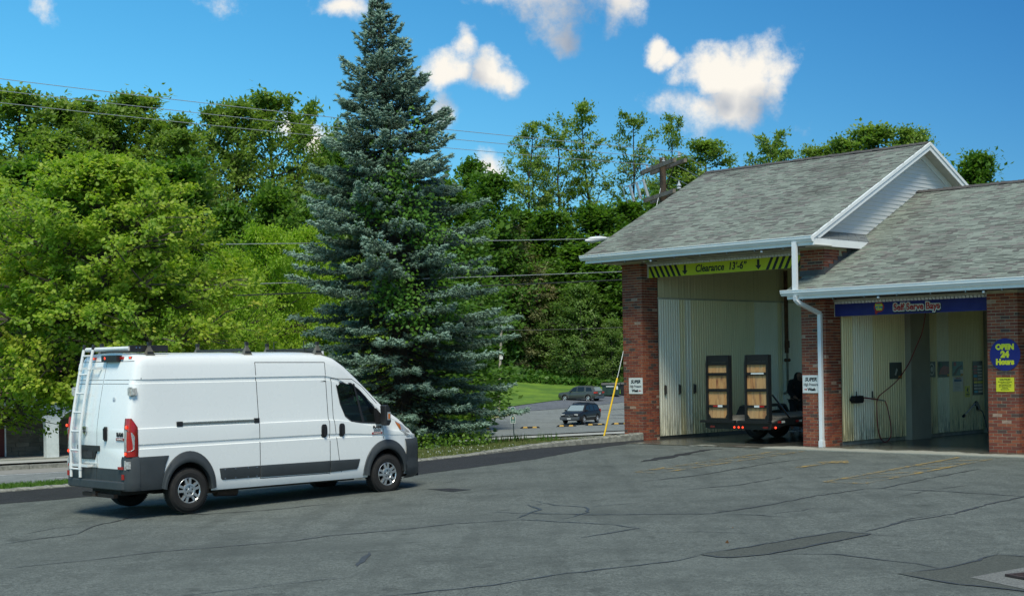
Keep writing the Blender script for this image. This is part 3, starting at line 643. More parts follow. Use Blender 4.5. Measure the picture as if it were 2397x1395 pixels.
def shingles(M, x0f, x1f, parent, indiv=0, back=False):
    """courses between the slope-dependent edges"""
    st = MB(); n = int(LEN/EXP); cnt = 0
    for k in range(n+1):
        y = k*EXP-.02; xa, xb = x0f(y+.07), x1f(y+.07); x = xa-rs.uniform(0, .15)
        while x < xb:
            w = rs.choice((.14, .19, .25, .32)); a, b = max(x, xa), min(x+w, xb); th = rs.choice((.005, .007, .011, .016)); ye = min(y+.10, LEN)
            if b-a > .03:
                full = b-a > w-.001
                if full and cnt < indiv and k < 28 and M is ROOF_LO and 0.4 < 1:
                    if x > -3.2-M[0][3] and x < 1.0-M[0][3]:
                        o = link('shingle', shingle_mesh(w, th), parent); o.matrix_parent_inverse = Matrix(); o.matrix_local = M @ Matrix.Translation((x, y, .003)); cnt += 1; x += w; continue
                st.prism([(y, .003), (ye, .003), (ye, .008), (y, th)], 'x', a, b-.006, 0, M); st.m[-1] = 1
            x += w
    return st
def roof(s0, s1, zg, name, x0f, x1f, indiv, M):
    mb = MB(); t = .10
    # front slab and back slab
    a = [(-.75, zg), (4.5, zg+2.59), (9.75, zg), (9.75, zg-t), (4.5, zg+2.59-t*1.15), (-.75, zg-t)]
    pts = lambda s: [(s, y, z) for y, z in a]
    mb.add(pts(s0)+pts(s1), [(0, 1, 7, 6), (1, 2, 8, 7), (2, 3, 9, 8), (4, 3, 9, 10)[::-1], (5, 4, 10, 11)[::-1], (0, 5, 11, 6), (0, 1, 4, 5), (1, 2, 3, 4), (6, 11, 10, 7), (7, 10, 9, 8)])
    r = mb.build(name, M_DECK, CW); st = shingles(M, x0f, x1f, r, indiv)
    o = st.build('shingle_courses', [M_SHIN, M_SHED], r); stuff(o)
    # ridge caps
    rc = MB(); x = s0
    while x < s1:
        e = min(x+.19, s1); z = zg+2.60+rs.uniform(.012, .026); y = 4.5
        rc.add([(x, y-.15, z-.068), (x, y, z+.010), (x, y+.15, z-.068), (e, y-.15, z-.076), (e, y, z-.002), (e, y+.15, z-.076), (x, y-.15, z-.086), (x, y+.15, z-.086)], [(0, 3, 4, 1), (1, 4, 5, 2), (0, 1, 2, 7, 6)]); x += .14
    rc.build('ridge_caps', mat('dark ridge shingle', (.075, .07, .065), .95, vary=.3, vs=6), r)
    # back slope shingles as one sheet
    bs = MB(); n = 37
    for k in range(n):
        y0, y1 = 9.75-k*5.25/n, 9.75-(k+1)*5.25/n; z0, z1 = zg+k*2.59/n, zg+(k+1)*2.59/n; bs.add([(s0, y0, z0+.016), (s1, y0, z0+.016), (s1, y1, z1+.004), (s0, y1, z1+.004)], [(1, 0, 3, 2)])
    bs.build('rear_shingle_courses', M_SHIN, r); return r
ROOF_UP = roof_frame(0, -.75, 4.78); ROOF_LO = roof_frame(0, -.75, 3.58)
ru = roof(-10.8, -3.80, 4.78, 'upper_roof', lambda y: -10.83, lambda y: -3.77, 0, ROOF_UP); ru['label'] = 'taller shingle roof over the truck bay'
def lo_left(y):
    d = -.75+y*math.cos(SL); return -4.5+.0*y if d < -.02 else (-3.95 if d < 1.62 else -4.14)
rl = roof(-4.14, 9.5, 3.58, 'lower_roof', lo_left, lambda y: 9.53, 300, ROOF_LO); rl['label'] = 'lower shingle roof over the self serve bays'
mb = MB(); a = [(-.75, 3.575), (-.01, 3.575+.74*.4933), (-.01, 3.48), (-.75, 3.48)]; mb.prism(a, 'x', -4.5, -4.142); mb.build('eave_return', M_DECK, CW)
# gutters (K profile), fascia, soffits
def gutter(s0, s1, zg):
    y = -.75; mb = MB()
    pr = [(y-.005, zg-.13), (y-.055, zg-.13), (y-.085, zg-.085), (y-.105, zg-.06), (y-.105, zg-.02), (y-.118, zg-.012), (y-.118, zg+.004), (y-.10, zg+.004), (y-.10, zg-.015), (y-.075, zg-.08), (y-.045, zg-.118), (y-.005, zg-.118)]
    n = len(pr); vs = [(s0, a, b) for a, b in pr]+[(s1, a, b) for a, b in pr]
    mb.add(vs, [(i, i+1, n+i+1, n+i) for i in range(n-1)]); mb.add([(s0, y-.005, zg-.13), (s0, y-.055, zg-.13), (s0, y-.105, zg-.06), (s0, y-.118, zg), (s0, y-.005, zg)], [(0, 1, 2, 3, 4)]); mb.add([(s1, y-.005, zg-.13), (s1, y-.055, zg-.13), (s1, y-.105, zg-.06), (s1, y-.118, zg), (s1, y-.005, zg)], [(4, 3, 2, 1, 0)])
    mb.build('gutter', M_GUT, CW, smooth=30)
    mb = MB(); mb.box((s0+.12, y+.0, zg-.205), (s1, y+.02, zg-.02)); mb.build('fascia', M_GUT, CW)
    mb = MB(); mb.box((s0+.14, y+.021, zg-.20), (s1, -.002, zg-.19)); mb.build('soffit', M_SOFF, CW)
gutter(-10.83, -3.74, 4.785); gutter(-4.6, 9.5, 3.585)
mb = MB(); mb.box((-10.66, -.002, 4.58), (-9.46, .6, 4.59)); mb.build('soffit', M_SOFF, CW)
# gable end above the lower roof: siding boards, rake boards, pent roof
XG = -4.14
mb = MB(); mb.add([(XG-.03, .0, 4.6), (XG-.03, 9.0, 4.6), (XG-.03, 9.0, 4.95), (XG-.03, 4.5, 7.17), (XG-.03, 0, 4.95)], [(0, 1, 2, 3, 4)]); mb.add([(XG-.1, .0, 4.6), (XG-.1, 9.0, 4.6), (XG-.1, 9.0, 4.95), (XG-.1, 4.5, 7.17), (XG-.1, 0, 4.95)], [(4, 3, 2, 1, 0)]); gw = mb.build('gable_wall', M_SIDE, CW)
k = 0; z = 4.97
while z < 7.12:
    z2 = min(z+.102, 7.16); f = lambda zz: (zz-4.95)/(7.2-4.95)*4.35; y0, y1 = f(z)+.15, f(z2)+.15; r0, r1 = 9-y0, 9-y1
    mb = MB(); mb.add([(XG+.018, y0, z), (XG+.018, r0, z), (XG+.004, r1, z2), (XG+.004, y1, z2), (XG-.02, y0, z), (XG-.02, r0, z), (XG-.02, r1, z2), (XG-.02, y1, z2)], [(0, 1, 2, 3), (4, 5, 1, 0), (1, 5, 6, 2), (0, 3, 7, 4), (3, 2, 6, 7)])
    mb.build('siding_board', M_SIDE, gw); z += .102
def rake(side):
    mb = MB(); y0, z0, y1, z1 = (-.75, 4.78, 4.5, 7.37) if side == 0 else (9.75, 4.78, 4.5, 7.37)
    for dx, zt, zb in ((0, .012, -.185), (.022, .014, -.07), (-.30, -.09, -.28)):
        x = -3.80+dx if dx > -.1 else XG+.02; w = .02
        yy0, yy1 = (y0, y1); off = 0
        if dx < -.1: yy0 = -.1 if side == 0 else 9.1; z0_ = 4.78+.65*.4933
        else: z0_ = z0
        vs = [(x, yy0, z0_+zt), (x, yy1, z1+zt), (x, yy1, z1+zb), (x, yy0, z0_+zb)]; vs += [(x+w, a, b) for _, a, b in vs]
        mb.add(vs, [(0, 1, 2, 3), (7, 6, 5, 4), (0, 4, 5, 1), (1, 5, 6, 2), (2, 6, 7, 3), (3, 7, 4, 0)])
    mb.build('rake_board', M_GUT, CW)
    mb = MB(); mb.add([(XG+.01, y0, z0-.115), (-3.801, y0, z0-.115), (-3.801, y1, z1-.115), (XG+.01, y1, z1-.115)], [(0, 1, 2, 3)] if side else [(3, 2, 1, 0)]); mb.build('rake_soffit', M_SOFF, CW)
rake(0); rake(1)
mb = MB(); mb.box((XG, -.75, 4.59), (-3.795, 1.42, 4.60)); mb.box((-4.62, -.74, 4.581), (-3.80, .0, 4.589)); mb.build('pent_soffit', M_SOFF, CW)
mb = MB(); mb.prism([(-.75, 4.575), (1.30, 4.575), (1.62, 4.745), (-.75, 4.745)], 'x', -3.80, -3.775); mb.build('pent_fascia', M_GUT, CW)
pr_ = MB(); pr_.add([(-3.77, -.68, 4.75), (-3.77, 1.70, 4.75), (XG+.02, 1.98, 4.955), (XG+.02, .12, 4.955), (-3.77, -.75, 4.73)], [(0, 1, 2, 3)]); pr = pr_.build('pent_roof', M_GREYM, CW)
for i in range(6):
    f = (i+.3)/5.6; a = Vector((-3.77, -.68+2.38*f, 4.75)); b = Vector((XG+.02, .12+1.86*f, 4.955)); mb = MB(); mb.tube([a, b], .011, 5); mb.build('standing_seam', M_GREYM, pr)
mb = MB()
for i in range(9):
    y = -.02+i*.19; z = 3.58+(y+.75)*.4933; mb.box((-3.957, y, z-.02), (-3.942, y+.2, z+.17), 0)
mb.box((-4.63, -.03, 3.93), (-3.93, -.012, 4.06)); mb.build('step_flashing', mat('dark flashing', (.07, .07, .072), .6, vary=.3, vs=5), CW)
# downspout
mb = MB(); w, dpt = .038, .03
def sq_tube(mb, pts, w, h):
    P = [Vector(p) for p in pts]
    for a, b in zip(P, P[1:]):
        t = (b-a).normalized(); u = Vector((1, 0, 0)) if abs(t.x) < .6 else Vector((0, 0, 1)); u = (u-t*u.dot(t)).normalized(); v = t.cross(u)
        vs = [c+u*i*w+v*j*h for c in (a-t*.012, b+t*.012) for i, j in ((-1, -1), (1, -1), (1, 1), (-1, 1))]
        mb.add(vs, [(3, 2, 1, 0), (4, 5, 6, 7), (0, 1, 5, 4), (1, 2, 6, 5), (2, 3, 7, 6), (3, 0, 4, 7)])
sq_tube(mb, [(-4.22, -.80, 4.66), (-4.22, -.80, 3.60)], .055, .04); mb.build('downspout', M_WHITE, CW)
mb = MB(); sq_tube(mb, [(-4.22, -.80, 3.44), (-4.22, -.78, 3.36), (-4.18, -.72, 3.29), (-4.08, -.06, 3.06)], .045, .04); sq_tube(mb, [(-4.075, -.055, 3.05), (-4.075, -.055, .12)], .045, .04); mb.box((-4.13, -.11, .0), (-4.02, -.003, .14)); mb.build('downspout', M_WHITE, CW)
# conduit with small bulbs below the gutters
M_BULB = mat('white bulb', (.8, .8, .78), .3)
for (s0, s1, z, bl) in ((-10.5, -4.0, 4.555, (-8.55, -5.2)), (-4.4, 6, 3.36, (-2.15, .3))):
    mb = MB(); mb.tube([(s0, -.70, z), (s1, -.70, z)], .011, 5); c = mb.build('conduit', M_BLACKM, CW)
    for i in range(int((s1-s0)/.8)): mb = MB(); mb.box((s0+i*.8+.3, -.72, z-.02), (s0+i*.8+.32, -.68, z+.025)); mb.build('clip', M_GREYM, c)
    for b in bl: mb = MB(); mb.lathe([(.0, -.03), (.028, -.02), (.03, .01), (0, .03)], (b, -.70, z-.03), (0, 0, 1), 10); mb.build('bulb', M_BULB, c)

# ------------------------------------------------------------------ signs
def M_P(name, c, r=.5): return mat(name, c, r, vary=.06, vs=4)
M_SGNY = mat('yellow-green sign face', (.52, .56, .012), .55, vary=.06, vs=3); M_INK = mat('black sign ink', (.012, .012, .014), .6); M_BLU = mat('royal blue sign face', (.010, .018, .19), .65, vary=.2, vs=2)
M_RED = mat('sign red', (.42, .015, .012), .5); M_WS = mat('sign white', (.70, .72, .68), .5, vary=.05); M_GREY_INK = mat('faded grey ink', (.13, .13, .13), .6)
M_YT = mat('bright yellow lettering', (.75, .75, .02), .5)
def panel(name, label, cat, s0, s1, z0, z1, d, m, th=.03, group=None, xt=None):
    """flat sign in the plane of the front; local x along, z up from its centre"""
    t = thing(name, label, cat, tuple(Bw((s0+s1)/2, d, (z0+z1)/2)), -A_B, group); w, h = (s1-s0)/2, (z1-z0)/2
    mb = MB(); mb.box((-w, -th, -h), (w, 0, h)); mb.build('sign_board', m, t); return t, w, h
t, w, h = panel('clearance_sign', 'long yellow-green Clearance 13\u20196\u201d sign with black stripes across the tall bay', 'sign', -9.39, -4.64, 4.165, 4.455, .24, M_SGNY)
def flat(name, polys, m, parent, y):
    mb = MB()
    for p in polys: mb.prism(p, 'y', y, y-.0025)
    return mb.build(name, m, parent)
for i in range(12):
    lft = i < 6; x0 = (-2.385+i*.168) if lft else (1.30+(i-6)*.175); dx = .15 if lft else -.15
    p = [(x0, -h), (x0+.082, -h), (x0+.082, h), (x0, h)]; p = [(x0+dx, -h), (x0+dx+.082, -h), (x0+.082, h), (x0, h)]
    if not lft: p = [(q[0]+.12, q[1]) for q in p]
    flat('stripe', [[(max(-w, min(w, u)), v) for u, v in p]], M_INK, t, -.0305)
for x in (-1.19, 1.057): flat('arrow', [[(x-.035, .12), (x-.035, -.02), (x-.09, -.02), (x, -.125), (x+.09, -.02), (x+.035, -.02), (x+.035, .12)]], M_INK, t, -.0305)
text('Clearance  13\u2019-6\u201d', .25, 'lettering', M_INK, t, (-.085, -.032, 0), off=.006, shear=.18, sx=.88)
t, w, h = panel('self_serve_sign', 'blue Self Serve Bays sign with red lettering over the opening', 'sign', -3.93, -.02, 2.985, 3.27, .38, M_BLU)
text('Self Serve Bays', .215, 'lettering_shadow', M_INK, t, (.15, -.031, -.012), off=.040, sx=.88); text('Self Serve Bays', .215, 'lettering_outline', M_WS, t, (.138, -.034, .004), off=.028, sx=.88)
text('Self Serve Bays', .215, 'lettering', M_RED, t, (.138, -.038, .004), off=.006, sx=.88)
def ell(rx, rz, n=28, cx=0, cz=0): return [(cx+rx*math.cos(2*PI*i/n), cz+rz*math.sin(2*PI*i/n)) for i in range(n)]
lg = flat('logo', [ell(.13, .115, cx=-.80, cz=.03), [(-.90, -.02), (-.82, -.08), (-.88, -.14), (-.905, -.10)]], M_RED, t, -.031); flat('logo_centre', [ell(.098, .082, cx=-.80, cz=.035)], mat('logo cyan', (.03, .25, .42), .5), t, -.034)
text('Scrub', .082, 'logo_lettering', M_YT, t, (-.80, -.038, .075), off=.004); text('a', .05, 'logo_lettering', M_YT, t, (-.80, -.038, .033), off=.003); text('Dub', .085, 'logo_lettering', M_YT, t, (-.79, -.038, -.015), off=.004)
# high pressure wash signs
for (s0, s1, z0, z1, arrow, lab) in ((-9.93, -9.475, 1.2, 1.61, 1, 'white SUPER High Pressure Wash sign with red arrow pointing right, on the left brick pillar'), (-4.60, -4.15, 1.235, 1.645, -1, 'white SUPER High Pressure Wash sign with red arrow pointing left, beside the downspout')):
    t, w, h = panel('wash_sign', lab, 'sign', s0, s1, z0, z1, -.004, M_WS, .012, 'high pressure wash signs')
    text('SUPER', .115, 'lettering', M_INK, t, (.0, -.014, .105), off=.004, shear=.25); text('High Pressure', .088, 'lettering', M_GREY_INK, t, (0, -.014, -.012), off=.0015, sx=.78)
    text('Wash', .09, 'lettering', M_INK, t, (.02 if arrow < 0 else -.02, -.014, -.125), off=.005, sx=1)
    x = .15*arrow; flat('arrow', [[(x-.04, -.105), (x+.05*arrow+.0, -.125), (x-.04, -.145)] if arrow > 0 else [(x+.04, -.105), (x+.04, -.145), (x-.05, -.122)]], M_RED, t, -.0125)
    for a in (-1, 1):
        for b in (-1, 1): mb = MB(); mb.disc((a*(w-.03), -.012, b*(h-.03)), (0, -1, 0), .006, .001, 0, .004, 8); mb.build('screw', M_GREYM, t)
t = thing('open_sign', 'round royal blue OPEN 24 Hours sign on the right brick pillar', 'sign', tuple(Bw(.395, -.004, 2.04)), -A_B)
mb = MB(); mb.lathe([(0, 0), (.335, 0), (.338, .006), (.335, .012), (0, .012)], (0, 0, 0), (0, -1, 0), 48); mb.build('sign_board', M_BLU, t)
text('OPEN', .155, 'lettering', M_YT, t, (0, -.014, .155), off=.011); text('24', .175, 'lettering', M_YT, t, (0, -.014, .0), off=.013); text('Hours', .155, 'lettering', M_YT, t, (0, -.014, -.155), off=.011)
t, w, h = panel('caution_sign', 'small yellow CAUTION sign below the round blue sign', 'sign', .19, .585, 1.27, 1.565, -.004, mat('yellow caution sign', (.72, .70, .02), .5), .01)
text('CAUTION', .052, 'lettering', M_INK, t, (0, -.012, .105), off=.001)
for i, s in enumerate(('Due to the Nature of This Business', '(Self Serve Car Wash)', 'When Temperatures Are Cold,', 'Bays, Walkways and Driveways', 'May Be Icy and', 'Extremely Hazardous.')): text(s, .026, 'lettering', M_INK, t, (0, -.012, .058-i*.032), sx=.82)
# bays' fittings, placed on their walls: local frame x = into the bay, y = off the wall
def wall_thing(name, label, cat, s, d, z, group=None): return thing(name, label, cat, tuple(Bw(s, d, z)), -A_B, group)
for i, d in enumerate((.83, 1.42, 2.05)):
    t = wall_thing('mat_clamp', 'worn metal mat clamp on the ribbed wall, %s of the row of three' % ('nearest the pillar', 'middle', 'farthest inside')[i], 'clamp', -9.44, d, 1.28, 'mat clamps on the wash bay wall')
    mb = MB(); mb.box((0, -.03, -.13), (.02, .03, .13)); mb.build('plate', mat('stained steel', (.22, .20, .15), .5, metal=.5, vary=.4, vs=12), t); mb = MB(); mb.box((.021, -.018, -.10), (.06, .018, .11)); mb.build('jaw', mat('dark clamp', (.05, .04, .03), .6), t)
M_PIPE = mat('rusty pipe', (.15, .07, .035), .8, vary=.5, vs=9)
t = wall_thing('rusty_pipe', 'rusty vertical pipe with elbow and valve on the truck bay wall', 'pipe', -9.36, 6.2, 0)
mb = MB(); mb.tube([(0, 0, 4.55), (0, 0, 2.2)], .06, 8); mb.build('upper_pipe', M_PIPE, t); mb = MB(); mb.tube([(0, .02, 2.2), (0, .02, 1.15), (0, -.04, 1.07), (0, -.16, 1.05)], .035, 8); mb.build('lower_pipe', mat('galvanised stained pipe', (.24, .20, .13), .6, vary=.4, vs=8), t)
mb = MB(); mb.tube([(0, -.08, 2.0), (0, .12, 2.0)], .05, 8); mb.tube([(0, .02, 2.55), (0, .02, 2.35)], .075, 8); mb.build('valve', M_PIPE, t)
# posters and menu boards
def poster(label, d0, d1, z0, z1, base, shapes, s=-3.945, name='poster', group='posters on the self serve bay wall', cat='poster'):
    t = thing(name, label, cat, tuple(Bw(s, (d0+d1)/2, (z0+z1)/2)), -A_B+PI/2, group); w, h = (d1-d0)/2, (z1-z0)/2
    mb = MB(); mb.box((-w, -.006, -h), (w, 0, h)); mb.build('sheet', base, t)
    for i, (nm, p, m) in enumerate(shapes): flat(nm, [[(max(-w, min(w, x*w)), max(-h, min(h, y*h))) for x, y in p]], m, t, -.0065-i*.0008)
    return t, w, h
R = lambda x0, y0, x1, y1: [(x0, y0), (x1, y0), (x1, y1), (x0, y1)]
P_DK = mat('poster dark', (.018, .02, .02), .4, vary=.5, vs=9); P_OR = mat('poster orange', (.7, .36, .03), .5); P_RD = mat('poster red', (.42, .03, .035), .4, vary=.5, vs=8); P_TE = mat('poster teal', (.06, .24, .24), .4, vary=.6, vs=9); P_GR = mat('poster silver', (.45, .45, .40), .4)
P_WH = mat('poster white', (.8, .8, .74), .6); P_BL = mat('poster blue', (.03, .10, .25), .5); P_CY = mat('poster cyan', (.03, .40, .60), .5); P_YE = mat('poster yellow', (.8, .72, .06), .5)
poster('dark poster with orange corner, alone on the wall left of the column', 2.69, 3.25, 1.5, 1.9, P_DK, [('splash', [(-.2, -.5), (.1, .3), (.3, .1), (.0, -.6)], P_GR), ('corner_label', R(.45, -.92, .95, -.65), P_OR)])
poster('poster with a large silver car wheel, right beside the concrete column', 4.40, 4.86, 1.51, 1.9, P_DK, [('car_wheel', [(.2+.55*x, .0+.8*y) for x, y in ell(1, 1, 20)], P_GR), ('tyre_gap', [(.2+.4*x, .0+.6*y) for x, y in ell(1, 1, 20)], P_DK), ('hub', [(.2+.25*x, .0+.35*y) for x, y in ell(1, 1, 14)], P_GR)])
poster('dark green and red car poster between the wheel poster and the teal one', 5.01, 5.55, 1.5, 1.9, P_DK, [('car_shape', [(-.9, -.6), (-.6, .1), (.0, .45), (.9, .3), (.95, -.3), (.5, -.7)], P_RD), ('badge', R(-.85, .3, -.35, .9), mat('poster green', (.02, .1, .05), .5)), ('corner_label', R(.6, -.9, .95, -.6), P_OR)])
poster('teal poster with a small white price tag, above the torn notice', 5.71, 6.26, 1.52, 1.89, P_TE, [('arc', [(-.9, -.9), (-.2, .1), (.7, .5), (.9, .4), (.1, -.1), (-.5, -.95)], P_DK), ('badge', R(-.75, .4, -.3, .9), P_RD), ('price_tag', R(.45, -.7, .95, -.15), P_WH), ('corner_label', R(.5, -.95, .95, -.72), P_OR)])
poster('torn white notice with a blue heading below the teal poster', 5.73, 6.25, 1.12, 1.49, P_WH, [('heading', R(-.75, .35, .7, .7), P_BL)]+[('text_line', R(-.7, .15-i*.2, .45, .22-i*.2), P_GR) for i in range(5)]+[('red_line', R(-.5, .8, .6, .9), P_RD)], name='notice')
poster('small yellow slip warning sign beside the menu board', 6.36, 6.61, .96, 1.25, P_YE, [('falling_figure', [(-.4, .2), (.0, .8), (.3, .5), (.1, .1), (.4, -.2), (.2, -.3), (-.1, .0)], M_INK), ('text_line', R(-.7, -.55, .7, -.4), M_INK), ('text_line', R(-.5, -.8, .5, -.68), M_INK)], name='warning_sign', group=None, cat='sign')
row = [P_RD, P_RD, P_RD, P_CY, P_OR, P_YE, P_GR, P_GR, P_CY]
poster('tall dark menu board with coloured rows near the far end of the wall', 6.77, 7.30, 1.0, 1.89, P_DK, [q for i in range(9) for q in (('menu_item', R(-.85, .62-i*.185, -.15, .74-i*.185), row[i]), ('menu_text', R(-.05, .62-i*.185, .85, .74-i*.185), P_YE if i == 5 else P_GR))], name='menu_board', cat='menu board', group=None)
poster('bright blue poster on the far pier of the self serve bay', 7.44, 7.62, 1.45, 1.79, P_CY, [('red_spot', [(-.2, .2), (.8, .1), (.7, .6)], P_RD)], s=-3.795)
poster('dark grey poster below the bright blue one on the far pier', 7.44, 7.62, 1.10, 1.42, P_DK, [('shape', R(-.5, -.5, .6, .1), P_GR)], s=-3.795)
# foam brush with its red hose
t = wall_thing('foam_brush', 'black foam brush with red handle hung on the bay wall', 'brush', -3.90, .88, 1.05); M_BR = mat('black bristles', (.008, .008, .008), .95, vary=.4, vs=30, bmp=.8, bs=60)
mb = MB(); mb.prism([(0, 0), (.07, .09), (.40, .09), (.43, .05), (.43, -.04), (.38, -.08), (.07, -.08)], 'x', -.02, .10); mb.build('brush_head', M_BR, t)
M_HOSE = mat('dark red rubber hose', (.20, .012, .018), .45, vary=.2, vs=9); M_STL = mat('brushed steel', (.45, .45, .44), .3, metal=.9)
mb = MB(); mb.tube([(.04, .42, .05), (.05, 1.07, -.02)], .017, 7); mb.build('handle', M_HOSE, t); mb = MB(); mb.tube([(.05, 1.07, -.02), (.06, 1.22, -.04), (.07, 1.36, -.06)], .016, 7); mb.build('swivel', M_STL, t)
for d, z in ((.32, .13), (1.02, .12)): mb = MB(); mb.box((-.055, d-.012, z-.1), (-.03, d+.012, z+.06)); mb.box((-.03, d-.01, z-.1), (.03, d+.01, z-.085)); mb.build('hook', M_BLACKM, t)
hp = [(.09, 1.37, -.07), (.09, 1.46, -.22), (.10, 1.56, -.55), (.10, 1.6, -.80), (.10, 1.52, -.98), (.10, 1.30, -1.04), (.10, 1.10, -.92), (.10, 1.0, -.62), (.1, .98, -.25), (.11, 1.02, .02), (.14, 1.35, .2), (.2, 1.75, .42), (.3, 2.1, .80), (.42, 2.25, 1.2), (.55, 2.35, 1.6), (.62, 2.40, 2.1)]
def smooth_pts(P, n=4):
    P = [Vector(p) for p in P]; out = []
    for i in range(len(P)-1):
        a, b, c, d = P[max(i-1, 0)], P[i], P[i+1], P[min(i+2, len(P)-1)]
        for k in range(n):
            t_ = k/n; out.append(.5*((2*b)+(c-a)*t_+(2*a-5*b+4*c-d)*t_**2+(3*b-a-3*c+d)*t_**3))
    return out+[P[-1]]
mb = MB(); mb.tube(smooth_pts(hp), .013, 6); mb.build('hose', M_HOSE, t, smooth=60)
t = wall_thing('spray_wand', 'steel high pressure wand with black grip and blue hose on the ribbed wall', 'spray wand', -3.9, 6.14, .49)
mb = MB(); mb.tube([(.03, 0, 0), (.05, .56, .30)], .017, 8); mb.build('lance', M_STL, t); mb = MB(); mb.tube([(.03, -.04, -.02), (.03, .03, .015)], .035, 8); mb.build('nozzle', M_BLACKP, t)
mb = MB(); mb.prism([(.52, .28), (.62, .36), (.70, .33), (.80, .18), (.76, .12), (.70, .14), (.66, .22), (.58, .24)], 'x', .02, .07); mb.build('grip', M_BLACKP, t); mb = MB(); mb.tube([(.045, .60, .27), (.045, .66, .12), (.045, .74, .10)], .012, 6); mb.build('trigger_guard', M_BLACKP, t)
mb = MB(); mb.tube(smooth_pts([(.045, .76, .16), (.06, .93, .06), (.08, 1.02, -.15), (.10, 1.12, -.42), (.12, 1.25, -.56), (.15, 1.42, -.55)]), .013, 6); mb.build('hose', mat('dark blue hose', (.015, .02, .05), .45), t, smooth=60)
mb = MB(); mb.tube(smooth_pts([(-4.62+.05, .66, 3.8), (-4.5, .75, 3.2), (-4.45, .8, 2.5), (-4.47, .85, 1.9)]), .012, 6); t = tag(mb.build('overhead_hose', mat('dark blue hose', (.015, .02, .05), .45), None, loc=tuple(OB), rz=-A_B), 'thin dark hose hanging inside the truck bay beside the middle pillar', 'hose')
# ------------------------------------------------------------------ white cargo van (local: x forward from the rear axle, y to its left, z up)
YAW = .80026
van = thing('cargo_van', 'white high roof cargo van with rear ladder, roof rack and dark grey cladding', 'van', (-5.834, 23.66, .0), PI/2-YAW)
M_WP = mat('white van paint', (.82, .835, .81), .28, vary=.02, vs=1.2, coat=.35); M_CLAD = mat('dark grey cladding', (.044, .051, .054), .55, vary=.18, vs=4, bmp=.05, bs=200)
M_TYRE = mat('tyre rubber', (.016, .015, .014), .85, vary=.35, vs=6); M_HUB = mat('silver wheel cover', (.50, .52, .53), .28, metal=.7, vary=.1); M_DK = mat('dark cavity', (.006, .006, .006), .8)
M_GL = glassmat('tinted glass', (.45, .60, .56), .30); M_CHR = mat('chrome', (.6, .62, .63), .15, metal=1.0, vary=.05)
M_REDL = mat('red lamp plastic', (.42, .016, .012), .2, vary=.15, vs=20, coat=.5); M_REDE = mat('lit red lamp', (.5, .02, .01), .3, emit=(1, .06, .02), es=2.2); M_CLR = mat('clear lamp plastic', (.62, .64, .64), .15, metal=.35, vary=.5, vs=22, coat=.8); M_ORL = mat('orange lamp plastic', (.55, .15, .02), .2, coat=.5)
def van_top(l):  return float(np.interp(l, [-1.2, 2.4, 2.75, 3.0, 3.2, 3.5, 3.8, 4.02, 4.2, 4.4, 4.6, 4.75, 4.86, 4.95, 5.0], [2.54, 2.535, 2.53, 2.46, 2.34, 2.10, 1.84, 1.63, 1.48, 1.36, 1.22, 1.08, .98, .88, .80]))
def van_w(l):    return float(np.interp(l, [-1.05, -1.03, -1.0, -.93, -.8, 3.9, 4.2, 4.45, 4.65, 4.8, 4.92, 5.0], [.88, .93, .965, .99, 1.0, 1.0, .995, .975, .925, .85, .72, .56]))
BASE = [(.0, .30), (.80, .30), (.955, .315), (.985, .40), (.998, .55), (1.0, .80), (1.0, 1.040), (.984, 1.050), (.982, 1.10), (.997, 1.115), (.996, 1.30), (.992, 1.352), (.977, 1.362), (.972, 1.42), (.956, 1.70), (.941, 2.00), (.939, 2.048), (.924, 2.055), (.922, 2.108), (.935, 2.116), (.912, 2.32), (.895, 2.40), (.860, 2.455), (.78, 2.492), (.60, 2.517), (.35, 2.533), (0, 2.54)]
def section(l):
    T = van_top(l); W_ = van_w(l); out = []
    for y, z in BASE:
        if z > 1.0: z2 = 1.0+(z-1.0)*(T-1.0)/1.54 if T > 1.02 else 1.0-(1.02-T)*(.0) 
        else: z2 = z
        if T < 1.9 and z > 1.0:
            k = min(1, (1.9-T)/.6); z3 = 1.0+(z-1.0)*(T-1.0)/1.54; z2 = z3
        if T <= 1.02: z2 = min(z, .3+(z-.3)*(T-.3)/2.24*2.2); z2 = min(z2, T)
        y2 = y*W_
        if l > 2.9 and y > .05 and z > 2.0:           # rounder corners towards the windscreen
            y2 *= 1-.06*min(1, (l-2.9)/.8)
        out.append((y2, z2))
    return out
LS = [-1.05, -1.03, -1.0, -.93, -.8, -.5, -.2, .2, .6, 1.0, 1.4, 1.8, 2.2, 2.5, 2.75, 2.88, 3.0, 3.1, 3.2, 3.35, 3.5, 3.65, 3.8, 3.95, 4.08, 4.2, 4.32, 4.45, 4.55, 4.65, 4.75, 4.82, 4.88, 4.93, 4.97, 5.0]
def slope_rear(l, z):     # the rear doors lean forward above the waist
    if l > -.5: return l
    k = 1 if l <= -.93 else (-.5-l)/.43
    return l+k*max(0, .22*((z-1.25)/1.2)**1.4 if z > 1.25 else 0)
mb = MB(); nb = len(BASE); ring = []
for l in LS:
    sc = section(l); ring.append([(slope_rear(l, z), -y, z) for y, z in sc]+[(slope_rear(l, z), y, z) for y, z in sc[::-1][1:-1]])
nr = len(ring[0]); mb.v = [p for r in ring for p in r]
for i in range(len(LS)-1):
    for j in range(nr): mb.f.append((i*nr+j, (i+1)*nr+j, (i+1)*nr+(j+1) % nr, i*nr+(j+1) % nr))
for e, base in ((0, 0), (1, (len(LS)-1)*nr)):       # ends, right to left strips
    for j in range(nb-1):
        a, b = j, j+1; c, d = (nr-b) % nr, (nr-a) % nr
        q = [base+a, base+b, base+c, base+d]; q = [v for i, v in enumerate(q) if v not in q[:i]]
        mb.f.append(tuple(q if e == 0 else q[::-1]))
mb.m = [0]*len(mb.f)
